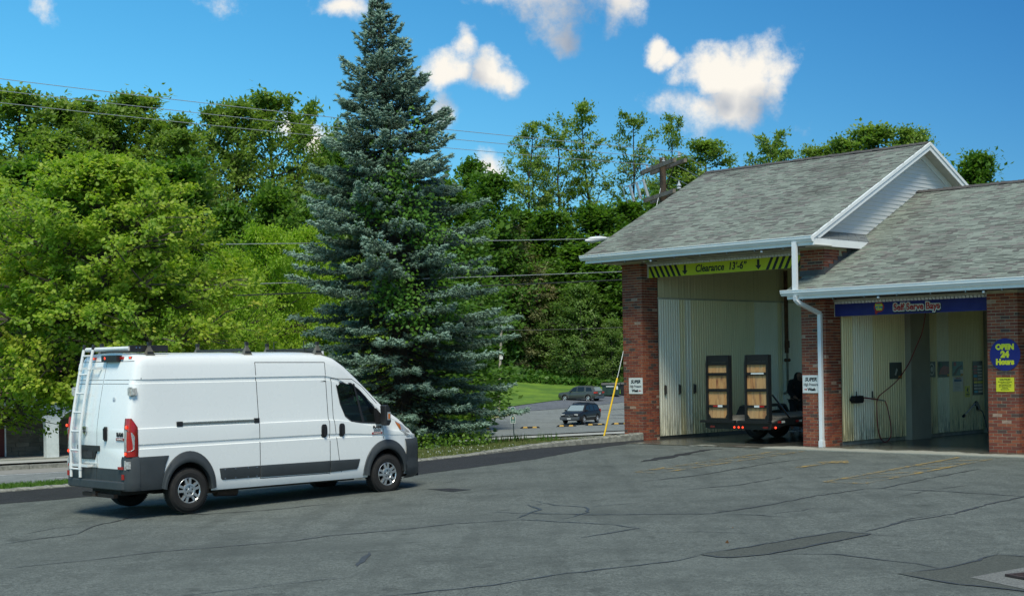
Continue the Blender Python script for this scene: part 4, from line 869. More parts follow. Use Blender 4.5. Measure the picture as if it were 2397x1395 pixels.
body = mb.build('body', [M_WP, M_DK], van)
bm = bmesh.new(); bm.from_mesh(body.data); bmesh.ops.remove_doubles(bm, verts=bm.verts, dist=1e-5); bmesh.ops.recalc_face_normals(bm, faces=bm.faces); bm.to_mesh(body.data); bm.free()
# cutters: wheel wells, cab interior, windows, panel gaps
def cutter(mb):
    me = bpy.data.meshes.new('cut'); me.from_pydata([tuple(v) for v in mb.v], [], mb.f); me.materials.append(M_DK); me.materials.append(M_DK)
    bm = bmesh.new(); bm.from_mesh(me); bmesh.ops.recalc_face_normals(bm, faces=bm.faces); bm.to_mesh(me); bm.free()
    for p in me.polygons: p.material_index = 1
    o = bpy.data.objects.new('cut', me); COL.objects.link(o); o.parent = van; return o
def boolean(obj, mb, op='DIFFERENCE'):
    c = cutter(mb); m = obj.modifiers.new('b', 'BOOLEAN'); m.operation = op; m.object = c; m.solver = 'EXACT'; apply_mods(obj); bpy.data.objects.remove(c)
def win_poly(g=0.): return [(2.985-g, 1.92+g), (3.06, 1.975+g), (3.33, 1.955+g), (3.52, 1.83+g), (3.66, 1.71+g), (3.80+g, 1.56+g), (3.835+g, 1.47), (3.835+g, 1.27-g), (3.5, 1.29-g), (3.26, 1.325-g), (3.13, 1.42-g), (3.05-g, 1.62)]
for side in (-1, 1):
    mb = MB(); n = 28
    for x in (0, 4.035):
        P = [(x+.425*math.cos(2*PI*i/n), .35+.455*math.sin(2*PI*i/n)) for i in range(n)]; mb.prism(P, 'y', side*.60, side*1.2)
    boolean(body, mb)
mb = MB(); mb.prism([(2.4, .75), (4.05, .75), (4.05, 1.22), (3.66, 1.66), (3.36, 1.96), (3.05, 2.16), (2.4, 2.18)], 'y', -.80, .80); boolean(body, mb)
mb = MB(); mb.box((-1.4, -1.2, .1), (-.40, 1.2, .425)); boolean(body, mb)
mb = MB(); mb.prism(win_poly(), 'y', -1.3, -.7); boolean(body, mb); mb = MB(); mb.prism(win_poly(), 'y', .7, 1.3); boolean(body, mb)
mb = MB(); mb.prism([(3.22, 2.43), (3.04, 2.16), (3.80, 1.34), (4.02, 1.44), (4.16, 1.60)], 'y', -.76, .76); boolean(body, mb)
def gap(pts, side=-1, w=.007, depth=.014, y=1.03, plane='y', x=None):
    """narrow groove following a polyline drawn on the side (l, z) or on the rear (y, z)"""
    mb = MB()
    P = [Vector(p) for p in pts]
    for a, b in zip(P, P[1:]):
        t = (b-a).normalized(); n = Vector((-t.y, t.x))*w/2; a2, b2 = a-t*w*.4, b+t*w*.4
        poly = [tuple(a2-n), tuple(b2-n), tuple(b2+n), tuple(a2+n)]
        if plane == 'y': mb.prism(poly, 'y', side*.0, side*y)
        else: mb.prism(poly, 'x', x[0], x[1])
    return mb
def groove(obj, pts, w=.008, yo=1.05, yi=None):
    for i in range(len(pts)-1):
        pass
SEAMR = [[(1.33, 2.36), (1.33, 2.1), (1.345, 1.4), (1.345, .44)], [(1.33, 2.355), (2.755, 2.34)], [(2.755, 2.34), (2.75, 2.06), (2.765, 1.38), (2.78, 1.3), (2.775, .42)], [(1.345, .445), (2.775, .44)],
         [(2.865, 2.06), (2.875, 1.40), (2.92, 1.04), (2.985, .56), (3.02, .445)], [(2.865, 2.06), (3.36, 2.04)], [(3.36, 2.04), (3.60, 1.90), (3.92, 1.60)], [(3.95, 1.26), (3.955, .98)],
         [(-.78, 2.14), (-.78, 2.05)]]
# seams as thin dark strips let into the skin: built proud of nothing, cut 12 mm deep
def side_y(l, z):
    sc = section(l); zs = [p[1] for p in sc]; ys = [p[0] for p in sc]
    k = [i for i in range(len(zs)) if zs[i] >= .3]; return float(np.interp(z, zs[2:], ys[2:]))
def surf(l, z, off=0., side=-1): return Vector((l, side*(side_y(l, z)+off), z))
cut = MB()
for pts in SEAMR:
    P = [Vector(p) for p in pts]
    for a, b in zip(P, P[1:]):
        m = max(1, int((b-a).length/.12))
        for i in range(m):
            p, q = a.lerp(b, i/m), a.lerp(b, (i+1)/m); t = (q-p).normalized(); n = Vector((-t.y, t.x))*.006; p = p-t*.001; q = q+t*.001
            c = [(p-n), (q-n), (q+n), (p+n)]
            vs = [surf(v.x, v.y, .01) for v in c]+[surf(v.x, v.y, -.012) for v in c]
            cut.add(vs, [(0, 1, 2, 3), (7, 6, 5, 4), (0, 4, 5, 1), (1, 5, 6, 2), (2, 6, 7, 3), (3, 7, 4, 0)])
cutm = cutter(cut); mo = body.modifiers.new('b', 'BOOLEAN'); mo.object = cutm; mo.operation = 'DIFFERENCE'; mo.solver = 'EXACT'; mo.use_self = True; apply_mods(body); bpy.data.objects.remove(cutm)
# rear door gap, roof-cap gap
mb = MB(); mb.box((-1.3, -.006+.07, .56), (-1.035, .002+.07, 1.3)); 
mb2 = MB()
for z0, z1 in zip(np.linspace(.55, 2.40, 14), np.linspace(.55, 2.40, 14)[1:]):
    x0, x1 = slope_rear(-1.05, z0), slope_rear(-1.05, z1); y = -.0
    vs = [(x0-.02, y-.005, z0), (x0-.02, y+.005, z0), (x0+.012, y+.005, z0), (x0+.012, y-.005, z0), (x1-.02, y-.005, z1), (x1-.02, y+.005, z1), (x1+.012, y+.005, z1), (x1+.012, y-.005, z1)]
    mb2.add(vs, [(3, 2, 1, 0), (4, 5, 6, 7), (0, 1, 5, 4), (1, 2, 6, 5), (2, 3, 7, 6), (3, 0, 4, 7)])
x0 = slope_rear(-1.05, 2.40); mb2.box((x0-.03, -.82, 2.395), (x0+.014, .82, 2.405))
for z in (2.05, 2.11): x0 = slope_rear(-1.05, z); mb2.box((x0-.03, -.80, z-.004), (x0+.006, -.02, z+.004)); mb2.box((x0-.03, .02, z-.004), (x0+.006, .80, z+.004))
cutm = cutter(mb2); mo = body.modifiers.new('b', 'BOOLEAN'); mo.object = cutm; mo.operation = 'DIFFERENCE'; mo.solver = 'EXACT'; mo.use_self = True; apply_mods(body); bpy.data.objects.remove(cutm)
body.data.polygons.foreach_set('use_smooth', [True]*len(body.data.polygons)); body.data.set_sharp_from_angle(angle=math.radians(32))
# glass, cab interior
mb = MB()
for side in (-1, 1): mb = MB(); p = win_poly(-.004); vs = [(l, side*(side_y(l, z)-.012), z) for l, z in p]; mb.add(vs, [tuple(range(len(p)))]); g = mb.build('door_glass', M_GL, van)
mb = MB(); mb.add([(3.17, -.77, 2.36), (4.06, -.77, 1.535), (4.10, 0, 1.56), (4.06, .77, 1.535), (3.17, .77, 2.36), (3.19, 0, 2.385)], [(0, 1, 2, 3, 4, 5)]); mb.build('windscreen', M_GL, van)
for side in (-1, 1):
    mb = MB(); fr = win_poly(.022); inn = win_poly(-.004)
    n = len(fr); vs = [(l, side*(side_y(l, z)+.006), z) for l, z in fr]+[(l, side*(side_y(l, z)+.003), z) for l, z in inn]
    mb.add(vs, [(i, (i+1) % n, n+(i+1) % n, n+i) for i in range(n)])
    p = [(3.375, 1.97), (3.415, 1.955), (3.56, 1.27), (3.50, 1.28)]; mb.add([(l, side*(side_y(l, z)+.002), z) for l, z in p], [(0, 1, 2, 3)])
    mb.build('window_frame', M_BLACKP, van)
M_SEAT = mat('grey seat fabric', (.06, .065, .07), .9)
for y in (-.45, .45):
    st = MB(); st.box((2.75, y-.25, .95), (3.25, y+.25, 1.12)); st.prism([(2.62, 1.1), (2.78, 1.1), (2.68, 1.68), (2.54, 1.68)], 'y', y-.24, y+.24); st.prism([(2.56, 1.70), (2.66, 1.70), (2.63, 1.9), (2.54, 1.9)], 'y', y-.13, y+.13); stuff_ = st.build('seat', M_SEAT, van)
mb = MB(); mb.prism([(3.62, .95), (4.08, .95), (4.09, 1.30), (3.95, 1.42), (3.68, 1.40), (3.60, 1.25)], 'y', -.89, .89); mb.build('dashboard', mat('dashboard plastic', (.03, .035, .037), .6), van)
mb = MB(); mb.tube([(3.5+.12*math.cos(a), .42+.19*math.sin(a), 1.36+.13*math.cos(a)) for a in np.linspace(0, 2*PI, 17)], .014, 6, caps=False); mb.build('steering_wheel', M_BLACKP, van)
# cladding following the body side
def clad(name, poly, off=.012, side=-1, m=M_CLAD, parent=van, th=.02):
    """polygon on the side (l, z): triangulated front face + rim"""
    bm = bmesh.new(); f = [bm.verts.new((l, 0, z)) for l, z in poly]; bm.faces.new(f)
    xs = [p[0] for p in poly]; zs = [p[1] for p in poly]
    for lo, hi, ax in ((min(xs), max(xs), 0), (min(zs), max(zs), 2)):
        c = lo+.15
        while c < hi: bmesh.ops.bisect_plane(bm, geom=bm.verts[:]+bm.edges[:]+bm.faces[:], plane_co=(c if ax == 0 else 0, 0, c if ax == 2 else 0), plane_no=(1, 0, 0) if ax == 0 else (0, 0, 1)); c += .15
    for v in bm.verts: v.co.y = side*(side_y(v.co.x, v.co.z)+off)
    r = bmesh.ops.extrude_face_region(bm, geom=bm.faces[:]); 
    for v in [g for g in r['geom'] if isinstance(g, bmesh.types.BMVert)]: v.co.y -= side*(off+th)
    bmesh.ops.recalc_face_normals(bm, faces=bm.faces)
    me = bpy.data.meshes.new(name); bm.to_mesh(me); bm.free(); me.materials.append(m); o = link(name, me, parent)
    bv = o.modifiers.new('b', 'BEVEL'); bv.width = .006; bv.segments = 2; bv.limit_method = 'ANGLE'; apply_mods(o)
    o.data.polygons.foreach_set('use_smooth', [True]*len(o.data.polygons)); o.data.set_sharp_from_angle(angle=math.radians(35)); return o
for side in (-1, 1):
    clad('side_cladding', [(.56, .66), (1.338, .66), (1.338, .47), (.62, .47), (.585, .50)], side=side, off=.010)
    clad('side_cladding', [(1.352, .66), (2.768, .655), (2.768, .455), (1.352, .465)], side=side)
    clad('side_cladding', [(2.782, .655), (3.42, .65), (3.38, .52), (3.35, .475), (2.782, .455)], side=side)
    clad('rear_quarter_cladding', [(-.90, .92), (-.36, .92), (-.42, .78), (-.455, .62), (-.47, .40), (-.90, .40)], side=side, off=.014)
    for x, ro, zo, a0, a1 in ((0, (.50, .62), .36, 0, 175), (4.035, (.535, .61), .36, 3, 180)):
        n = 22; mb = MB(); R0 = []; 
        for i in range(n+1):
            a = math.radians(a0+(a1-a0)*i/n); ca, sa = math.cos(a), math.sin(a); pin = (.405*ca, .45*max(sa, 0)-(.0 if sa > 0 else 0)); po = (ro[0]*ca, ro[1]*sa)
            l_i, z_i, l_o, z_o = x+pin[0], .345+pin[1], x+po[0], zo+po[1]*.985
            if x > 1: 
                yi = side_y(min(l_i, 4.5), max(z_i, .4))
            row = []
            for f, off in ((0, -.07), (0, .022), (.12, .034), (.45, .034), (.55, .024), (.93, .02), (1, .010), (1, -.03)):
                l, z = l_i+(l_o-l_i)*f, z_i+(z_o-z_i)*f; row.append((l, side*(side_y(l, max(z, .45))+off), z))
            R0.append(row)
        k = 8; mb.v = [p for r in R0 for p in r]; fs = [(i*k+j, i*k+j+1, (i+1)*k+j+1, (i+1)*k+j) for i in range(n) for j in range(k-1)]
        if side == -1: fs = [f[::-1] for f in fs]
        mb.f = fs; mb.m = [0]*len(fs); mb.add(R0[0], [tuple(range(k))]); mb.add(R0[-1], [tuple(range(k-1, -1, -1))]); mb.build('wheel_arch', M_CLAD, van, smooth=40)
    # mirrors
    m_ = thing  # (part)
    mb = MB(); mb.prism([(3.83, 1.57), (3.91, 1.58), (3.965, 1.48), (3.975, 1.28), (3.93, 1.21), (3.85, 1.22)], 'y', side*1.06, side*1.21); mm = mb.build('mirror', M_BLACKP, van)
    bv = mm.modifiers.new('b', 'BEVEL'); bv.width = .02; bv.segments = 3; apply_mods(mm)
    mb = MB(); mb.prism([(3.86, 1.36), (3.97, 1.33), (3.96, 1.26), (3.86, 1.26)], 'y', side*.95, side*1.11); mb.prism([(3.80, 1.52), (4.02, 1.30), (4.03, 1.24), (3.80, 1.24)], 'y', side*.93, side*1.005); mb.build('mirror_arm', M_BLACKP, mm)
    mb = MB(); mb.box((3.88, side*1.211-.004, 1.31), (3.955, side*1.211+.004, 1.45)); mb.build('turn_signal', M_CLR, mm); mb = MB(); mb.box((3.895, side*1.216-.003, 1.33), (3.935, side*1.216+.003, 1.42)); mb.build('signal_lens', M_ORL, mm)
    # door handles
    for x in ((2.66, 3.04) if side == -1 else (3.04,)):
        P = [(x+.062*math.copysign(abs(math.cos(a))**.6, math.cos(a)), 1.17+.115*math.copysign(abs(math.sin(a))**.6, math.sin(a))) for a in np.linspace(0, 2*PI, 20, endpoint=False)]
        h = clad('door_handle', P, off=.012, side=side, m=M_BLACKP); mb = MB(); yy = side*(side_y(x, 1.17)+.014); mb.box((x-.02, min(yy, yy+side*.02), 1.08), (x+.02, max(yy, yy+side*.02), 1.26)); mb.build('grip', M_BLACKP, h)
    # head lamps
    P = [(4.27, 1.28), (4.45, 1.20), (4.62, 1.08), (4.72, .97), (4.52, 1.00), (4.36, 1.12)]
    hl = clad('headlight', P, off=.012, side=side, m=M_CLR); clad('side_marker', [(4.275, 1.265), (4.38, 1.215), (4.40, 1.12), (4.36, 1.125)], off=.018, side=side, m=M_ORL, parent=hl)
# bumper cladding at the nose
mb = MB(); rows = []
for z, o_ in ((.24, -.05), (.30, .02), (.45, .035), (.55, .015), (.62, .015), (.80, .03), (.94, .012), (.96, -.03)):
    r = []
    for l in (4.47, 4.6, 4.7, 4.78, 4.85, 4.91, 4.95):
        w = van_w(l); r.append((l+(.03 if l > 4.8 else 0)*1+o_*.5, -(w+o_), z))
    r += [(5.02+o_, -.45, z), (5.04+o_, 0, z), (5.02+o_, .45, z)]+[(x, -y, zz) for x, y, zz in r[:7][::-1]]; rows.append(r)
sb_ = sheet('front_bumper', rows, M_CLAD, van)
mb = MB(); mb.box((4.30, -.75, .25), (4.96, .75, .80)); mb.build('bumper_core', M_DK, van)
mb = MB(); mb.box((-.9, -.45, .30), (4.3, .45, .42)); mb.box((.55, -.78, .27), (3.45, .78, .33)); mb.build('chassis', mat('dirty chassis', (.03, .026, .022), .8, vary=.4, vs=4), van)
mb = MB(); mb.tube([(.75, -.55, .26), (1.15, -.55, .24)], .09, 10); mb.tube([(.35, -.6, .3), (.75, -.58, .25)], .03, 6); mb.build('exhaust', mat('rusty exhaust', (.09, .06, .045), .7, vary=.4), van)
# rear: lower door skin, step bumper, corners
def rear_panel(name, ys, z0, z1, off, m, parent=van, n=1):
    mb = MB(); x0, x1 = slope_rear(-1.05, z0)-off, slope_rear(-1.05, z1)-off; a, b = ys
    mb.add([(x0, a, z0), (x0, b, z0), (x1, b, z1), (x1, a, z1), (x0+off+.02, a, z0), (x0+off+.02, b, z0), (x1+off+.02, b, z1), (x1+off+.02, a, z1)], [(3, 2, 1, 0), (4, 5, 6, 7), (0, 1, 5, 4), (1, 2, 6, 5), (2, 3, 7, 6), (3, 0, 4, 7)]); return mb.build(name, m, parent)
rear_panel('door_cladding', (-.80, -.008), .52, .73, .012, M_CLAD); rear_panel('door_cladding', (.008, .80), .52, .73, .012, M_CLAD)
mb = MB(); mb.prism([(-1.0, -.955), (-1.0, .955), (-1.06, .925), (-1.11, .86), (-1.14, .76), (-1.15, 0), (-1.14, -.76), (-1.11, -.86), (-1.06, -.925)], 'z', .415, .545); rb_ = mb.build('rear_bumper', M_CLAD, van); bv = rb_.modifiers.new('b', 'BEVEL'); bv.width = .015; bv.segments = 2; apply_mods(rb_)
for side in (-1, 1):
    mb = MB(); rows = []
    for z, o_ in ((.40, .01), (.44, .03), (.56, .028), (.70, .02), (.88, .018), (.93, .004)):
        rows.append([(-.88, side*(side_y(-.80, z)+o_), z), (-.97, side*(.985+o_), z), (-1.03-o_, side*.95, z), (-1.06-o_, side*.88, z), (-1.06-o_, side*.805, z), (-1.03, side*.80, z)])
    o = sheet('bumper_corner', rows, M_CLAD, van); 
    mb = MB(); mb.box((-1.105, side*.875-.025, .58), (-1.085, side*.875+.025, .66)); mb.build('reflector', M_REDL, o)
    # tail lamp wrapped round the corner
    tl = MB(); prof = [(0.93, -1.055, -.895), (1.05, -1.055, -.89), (1.15, -1.055, -.89), (1.30, -1.052, -.895), (1.38, -1.048, -.895), (1.45, -1.04, -.945), (1.52, -1.03, -1.0)]
    rows = []
    for z, xb, xf in prof: 
        xb -= .008; rows.append([(xb+.05, side*.86, z), (xb, side*.875, z), (xb, side*.93, z), (xb+.015, side*.965, z), (xb+.045, side*.99, z), (min(xf, max(xf, xb+.05)), side*1.004, z), (xf, side*.97, z)])
    t_ = sheet('tail_light', rows, M_REDL, van)
    if side == 1: t_.data.flip_normals()
    cl = MB(); xb = -1.066; cl.add([(xb, side*.885, .99+.02), (xb, side*.935, 1.01), (xb+.012, side*.968, 1.01), (xb+.06, side*1.0, 1.02), (xb+.105, side*1.008, 1.05), (xb+.115, side*1.008, 1.24), (xb+.07, side*1.004, 1.30), (xb+.01, side*.972, 1.34), (xb, side*.935, 1.345), (xb, side*.885, 1.345)], [tuple(range(10)) if side == 1 else tuple(range(9, -1, -1))])
    cl.build('reversing_lens', M_CLR, t_)
    for z, y in ((.975, .915), (1.385, .955)): mb = MB(); mb.lathe([(0, .012), (.02, .01), (.024, 0)], (-1.066, side*y, z), (-1, 0, 0), 10); mb.build('lit_bulb', M_REDE, t_)
M_HINGE = mat('worn white hinge', (.6, .6, .56), .5, vary=.5, vs=30)
for side in (-1, 1):
    for z in (1.93, .80): mb = MB(); x = slope_rear(-1.03, z); mb.box((x-.03, side*.90-.075, z-.055), (x+.05, side*.90+.075, z+.055)); mb.box((x-.045, side*.90-.02, z-.07), (x+.0, side*.90+.02, z+.07)); h = mb.build('door_hinge', M_HINGE, van)
    mb = MB(); mb.box((-1.10, side*.80-.07, .735), (-1.06, side*.80+.07, .775)); mb.build('reflector', M_REDL, van)
# rear handle, plate recess, badges, lamps on the roof edge
mb = MB(); P = [(-.30+.04*math.copysign(abs(math.cos(a))**.6, math.cos(a)), 1.27+.115*math.copysign(abs(math.sin(a))**.6, math.sin(a))) for a in np.linspace(0, 2*PI, 20, endpoint=False)]
mb.prism(P, 'x', -1.075, -1.03); rh = mb.build('rear_door_handle', M_BLACKP, van); mb = MB(); mb.box((-1.10, -.315, 1.18), (-1.076, -.285, 1.36)); mb.build('grip', M_BLACKP, rh)
mb = MB(); mb.prism([(-.10, 1.08), (.60, 1.08), (.60, 1.0), (.50, .985), (.48, .86), (.06, .86), (.0, .99), (-.10, 1.0)], 'x', -1.072, -1.03); pl = mb.build('plate_recess', M_BLACKP, van); mb = MB(); mb.box((-1.078, .10, .88), (-1.073, .44, .99)); mb.build('plate_holder', mat('dull black plate', (.035, .035, .035), .6), pl)
mb = MB(); mb.box((-1.07, -.03, .74), (-1.045, .62, .80)); mb.build('dented_strip', M_HINGE, van)
def rtext(s, size, m, loc, rear=True, **k): return text(s, size, 'badge', m, van, loc, (PI/2, 0, -PI/2) if rear else (PI/2, 0, 0), ext=.003, **k)
rtext('RAM', .085, M_BLACKP, (-1.060, -.74, 1.265), off=.004, sx=1.15); mb = MB(); mb.box((-1.062, -.86, 1.175), (-1.048, -.625, 1.215)); bb = mb.build('badge_bar', mat('badge red', (.28, .03, .03), .4), van); rtext('PROMASTER', .032, M_WS, (-1.064, -.742, 1.195), sx=1.0)
mb = MB(); mb.prism([(.31, 1.37), (.37, 1.385), (.43, 1.37), (.435, 1.30), (.37, 1.225), (.305, 1.30)], 'x', -1.07, -1.04); em = mb.build('grille_emblem', M_CHR, van); mb = MB(); mb.prism([(.335, 1.35), (.355, 1.36), (.36, 1.27), (.345, 1.29)], 'x', -1.074, -1.0702); mb.prism([(.385, 1.36), (.405, 1.35), (.395, 1.29), (.38, 1.27)], 'x', -1.074, -1.0702); mb.build('emblem_mark', M_BLACKP, em)
yb = -(side_y(3.8, 1.15)+.004)
rtext('RAM', .060, M_BLACKP, (3.815, yb, 1.185), False, off=.003, sx=1.55); rtext('2500', .060, M_CHR, (3.815, yb, 1.130), False, off=.004, sx=1.3); mb = MB(); mb.box((3.70, yb-.003, 1.062), (3.93, yb+.008, 1.098)); mb.build('badge_bar', mat('badge red', (.28, .03, .03), .4), van); rtext('PROMASTER', .030, M_WS, (3.815, yb-.005, 1.080), False)
xr = slope_rear(-1.05, 2.46)
mb = MB(); mb.box((xr-.09, -.42, 2.40), (xr+.02, .06, 2.50)); br = mb.build('brake_light_housing', M_BLACKP, van); mb = MB(); mb.disc((xr-.09, -.05+.0, 2.455), (-1, 0, 0), .022, .0, 0, .008, 10); mb.build('lit_bulb', M_REDE, br)
for y, on in ((.42, 1), (.10, 0), (-.46, 0), (-.70, 1)):
    mb = MB(); mb.box((xr-.03+(.02 if abs(y) > .6 else 0), y-.045, 2.435), (xr+.06, y+.045, 2.475)); mk = mb.build('marker_light', M_REDL, van)
    if on: mb = MB(); mb.disc((xr-.03+(.02 if abs(y) > .6 else 0), y, 2.455), (-1, 0, 0), .018, 0, 0, .006, 8); mb.build('lit_bulb', M_REDE, mk)
mb = MB(); mb.lathe([(0, .004), (.045, .003), (.05, 0)], (slope_rear(-1.05, 1.80)-.002, -.44, 1.80), (-1, 0, 0), 16); sk = mb.build('round_sticker', mat('faded pale sticker', (.62, .66, .68), .5), van); mb = MB(); mb.disc((slope_rear(-1.05, 1.80)-.007, -.44, 1.79), (-1, 0, 0), .018, 0, 0, .001, 10); mb.build('sticker_mark', mat('faint blue print', (.25, .30, .40), .5), sk)
# sliding door rail with its end blocks
M_ALU = mat('satin aluminium', (.55, .55, .50), .3, metal=.8, vary=.1)
y = -(side_y(.6, 1.42)); mb = MB(); mb.box((-.10, y-.016, 1.375), (1.28, y-.001, 1.425)); dr = mb.build('door_rail', M_ALU, van); mb = MB(); mb.box((-.10, y-.021, 1.393), (1.28, y-.0165, 1.409)); mb.build('rail_slot', mat('rail shadow gap', (.12, .12, .11), .6), dr)
for a, b in ((-.20, -.098), (1.25, 1.345)): mb = MB(); mb.box((a, y-.026, 1.365), (b, y-.001, 1.44)); mb.build('end_block', M_BLACKP, dr)
for x in (.66, .86, 1.10, 1.27):
    for z in (.49, .635): mb = MB(); mb.lathe([(0, .006), (.009, .004), (.011, 0)], (x, -(side_y(x, z)+.0125), z), (0, -1, 0), 8); mb.build('screw', M_CHR, van)
# wheels
def wheel(parent, x, y, side, r=.352, wd=.225, rim=.205, spokes=5, hubm=None, fine=True, name='wheel'):
    w = thing(name, None, None); w.parent = parent; w.location = (x, y, r-.006); ax = (0, side, 0); n = 40 if fine else 24
    for k in ('label', 'category'):
        if k in w.keys(): del w[k]
    mb = MB(); h = wd/2; mb.lathe([(rim-.01, h-.03), (rim, h-.012), (rim+.02, h-.002), (rim+.07, h+.006), (r-.035, h-.006), (r-.010, h-.030), (r, h-.055), (r, -h+.055), (r-.010, -h+.03), (r-.035, -h+.006), (rim, -h+.01), (rim-.01, -h+.03)], (0, 0, 0), ax, n)
    if fine:
        for i in range(64):        # tread blocks
            a = 2*PI*i/64
            for j, hh in enumerate((-.065, 0, .065)):
                a2 = a+(.05 if j == 1 else 0); c, s_ = math.cos(a2), math.sin(a2); M = Matrix(((c, 0, s_, 0), (0, 1, 0, 0), (-s_, 0, c, 0), (0, 0, 0, 1)))
                mb.box((-.012, hh-.025, r-.004), (.012, hh+.025, r+.005), 0, M)
    mb.build('tyre', M_TYRE, w, smooth=40)
    hm = hubm or M_HUB; mb = MB(); mb.lathe([(rim+.004, h-.016), (rim-.006, h-.008), (rim-.018, h-.022)], (0, 0, 0), ax, n)
    mb.lathe([(.115, h-.030), (.108, h-.006), (.085, h-.004), (.078, h-.014), (.03, h-.012), (.026, h-.002), (0, h)], (0, 0, 0), ax, n)
    for i in range(spokes):
        a = 2*PI*i/spokes+PI/2+.12
        for off in (-.17, .17) if fine else (0,):
            wdt = .021 if fine else .028; ca, sa = math.cos(a), math.sin(a); u = Vector((ca, 0, sa)); v = Vector((-sa, 0, ca)); c0 = v*off*.14; d1 = v*off*.26 if fine else v*0
            P = [u*.09+c0-v*wdt, u*(rim-.012)+d1-v*wdt, u*(rim-.012)+d1+v*wdt, u*.09+c0+v*wdt]
            o1 = Vector((0, side*(h-.010), 0)); o2 = Vector((0, side*(h-.045), 0)); f = [(0, 1, 2, 3), (7, 6, 5, 4), (0, 4, 5, 1), (1, 5, 6, 2), (2, 6, 7, 3), (3, 7, 4, 0)]
            mb.add([p+o1 for p in P]+[p+o2 for p in P], f)
    mb.build('rim', hm, w, smooth=30)
    mb = MB(); mb.disc((0, 0, 0), ax, rim-.005, 0, h-.085, h-.085, n)
    if fine:
        for i in range(5): a = 2*PI*i/5+PI/2; mb.disc((.055*math.cos(a), 0, .055*math.sin(a)), ax, .013, 0, h-.0115, h-.010, 8)
    mb.build('wheel_back', M_DK, w); return w
for x in (0, 4.035):
    for s_ in (-1, 1): wheel(van, x, s_*.893, s_)
# ladder on the left rear door
M_LAD = mat('white ladder paint', (.74, .75, .73), .4, vary=.08, vs=9); ld = thing('ladder', None, None); ld.parent = van
def ladx(z): return -1.155 if z < 1.2 else -1.155+.27*((z-1.2)/1.46)**1.2
for y in (.36, .66):
    mb = MB(); P = [(ladx(z), y+(.0), z) for z in np.linspace(.57, 2.60, 14)]; mb.tube(P, .0245, 10); r_ = mb.build('ladder_rail', M_LAD, ld, smooth=50)
    mb = MB(); mb.tube([(ladx(2.60), y, 2.60), (ladx(2.66), y, 2.68)], .026, 10); mb.build('end_cap', M_BLACKP, r_)
    for z in (2.32, .74): mb = MB(); mb.tube([(ladx(z-.05), y, z-.05), (ladx(z+.05), y, z+.05)], .031, 10); mb.build('clamp_sleeve', M_LAD, r_)
for k in range(7): z = 2.50-.30*k; mb = MB(); mb.tube([(ladx(z), .36, z), (ladx(z), .66, z)], .0165, 8); mb.build('rung', M_LAD, ld, smooth=50)
for z in (2.30, .76): mb = MB(); x = ladx(z); mb.box((x-.004, .12, z-.02), (x+.012, .70, z+.02)); mb.box((x+.012, .12, z-.02), (slope_rear(-1.05, z), .14, z+.02)); mb.box((x+.012, .40, z-.02), (slope_rear(-1.05, z), .42, z+.02)); mb.build('bracket', M_LAD, ld)
# roof rack
rk = thing('roof_rack', None, None); rk.parent = van; M_BRZ = mat('bronze rack foot', (.19, .17, .13), .5, metal=.3, vary=.2, vs=9); M_BAR = mat('dark rack bar', (.035, .036, .035), .5, metal=.3)
for i, x in enumerate((-.53, 1.28, 2.72)):
    mb = MB(); mb.box((x-.045, -.72, 2.545), (x+.045, .72, 2.59)); 
    if i == 2: mb.box((x-.02, -.70, 2.505), (x+.02, .70, 2.543))
    cb = mb.build('crossbar', M_BAR, rk)
    for y in (-.75, .75):
        mb = MB(); q = [(-.085, -.05, 2.475), (.085, -.05, 2.475), (.085, .05, 2.475), (-.085, .05, 2.475), (-.026, -.026, 2.605), (.026, -.026, 2.605), (.026, .026, 2.605), (-.026, .026, 2.605)]
        mb.add([(x+a, y+b, c) for a, b, c in q], [(3, 2, 1, 0), (4, 5, 6, 7), (0, 1, 5, 4), (1, 2, 6, 5), (2, 3, 7, 6), (3, 0, 4, 7)]); mb.box((x-.115, y-.055, 2.462), (x+.115, y+.055, 2.478)); mb.box((x-.022, y-.022, 2.605), (x+.022, y+.022, 2.645))
        ft = mb.build('rack_foot', M_BRZ, rk); mb = MB(); mb.box((x-.026, y-.026, 2.645), (x+.026, y+.026, 2.70)); mb.build('post_cap', M_BLACKP, ft)
        mb = MB(); s_ = math.copysign(1, y); mb.box((x-.055, y+s_*.045-.004, 2.515), (x+.055, y+s_*.045+.006, 2.545)); mb.build('foot_badge', M_BLACKP, ft)
for y in (-.45, .45): mb = MB(); mb.tube([(2.66, y, 2.52), (2.66, y, 2.72), (2.72, y, 2.72)], .009, 6); mb.build('hook', M_BLACKP, rk)
mb = MB(); mb.tube([(-.87, .62, 2.60), (-.82, -.66, 2.60)], .035, 12); mb.build('loading_roller', M_LAD, rk, smooth=50)
mb = MB(); mb.box((-.82, -.69, 2.55), (-.16, -.63, 2.65)); ch = mb.build('guide_channel', M_BLACKP, rk)
for x in (-.72, -.66, -.50): mb = MB(); mb.lathe([(0, .006), (.012, .004), (.014, 0)], (x, -.69, 2.61), (0, -1, 0), 8); mb.build('screw', M_CHR, ch)
mb = MB(); mb.box((2.86, -.60, 2.46), (2.97, -.50, 2.54)); mb.build('roof_clip', M_LAD, van)
mb = MB(); mb.box((-1.08, .02, .28), (-1.0, .12, .36)); mb.box((-1.05, -.5, .27), (-.98, .5, .33)); mb.build('tow_hitch', mat('rusty hitch', (.10, .055, .035), .8, vary=.4), van)
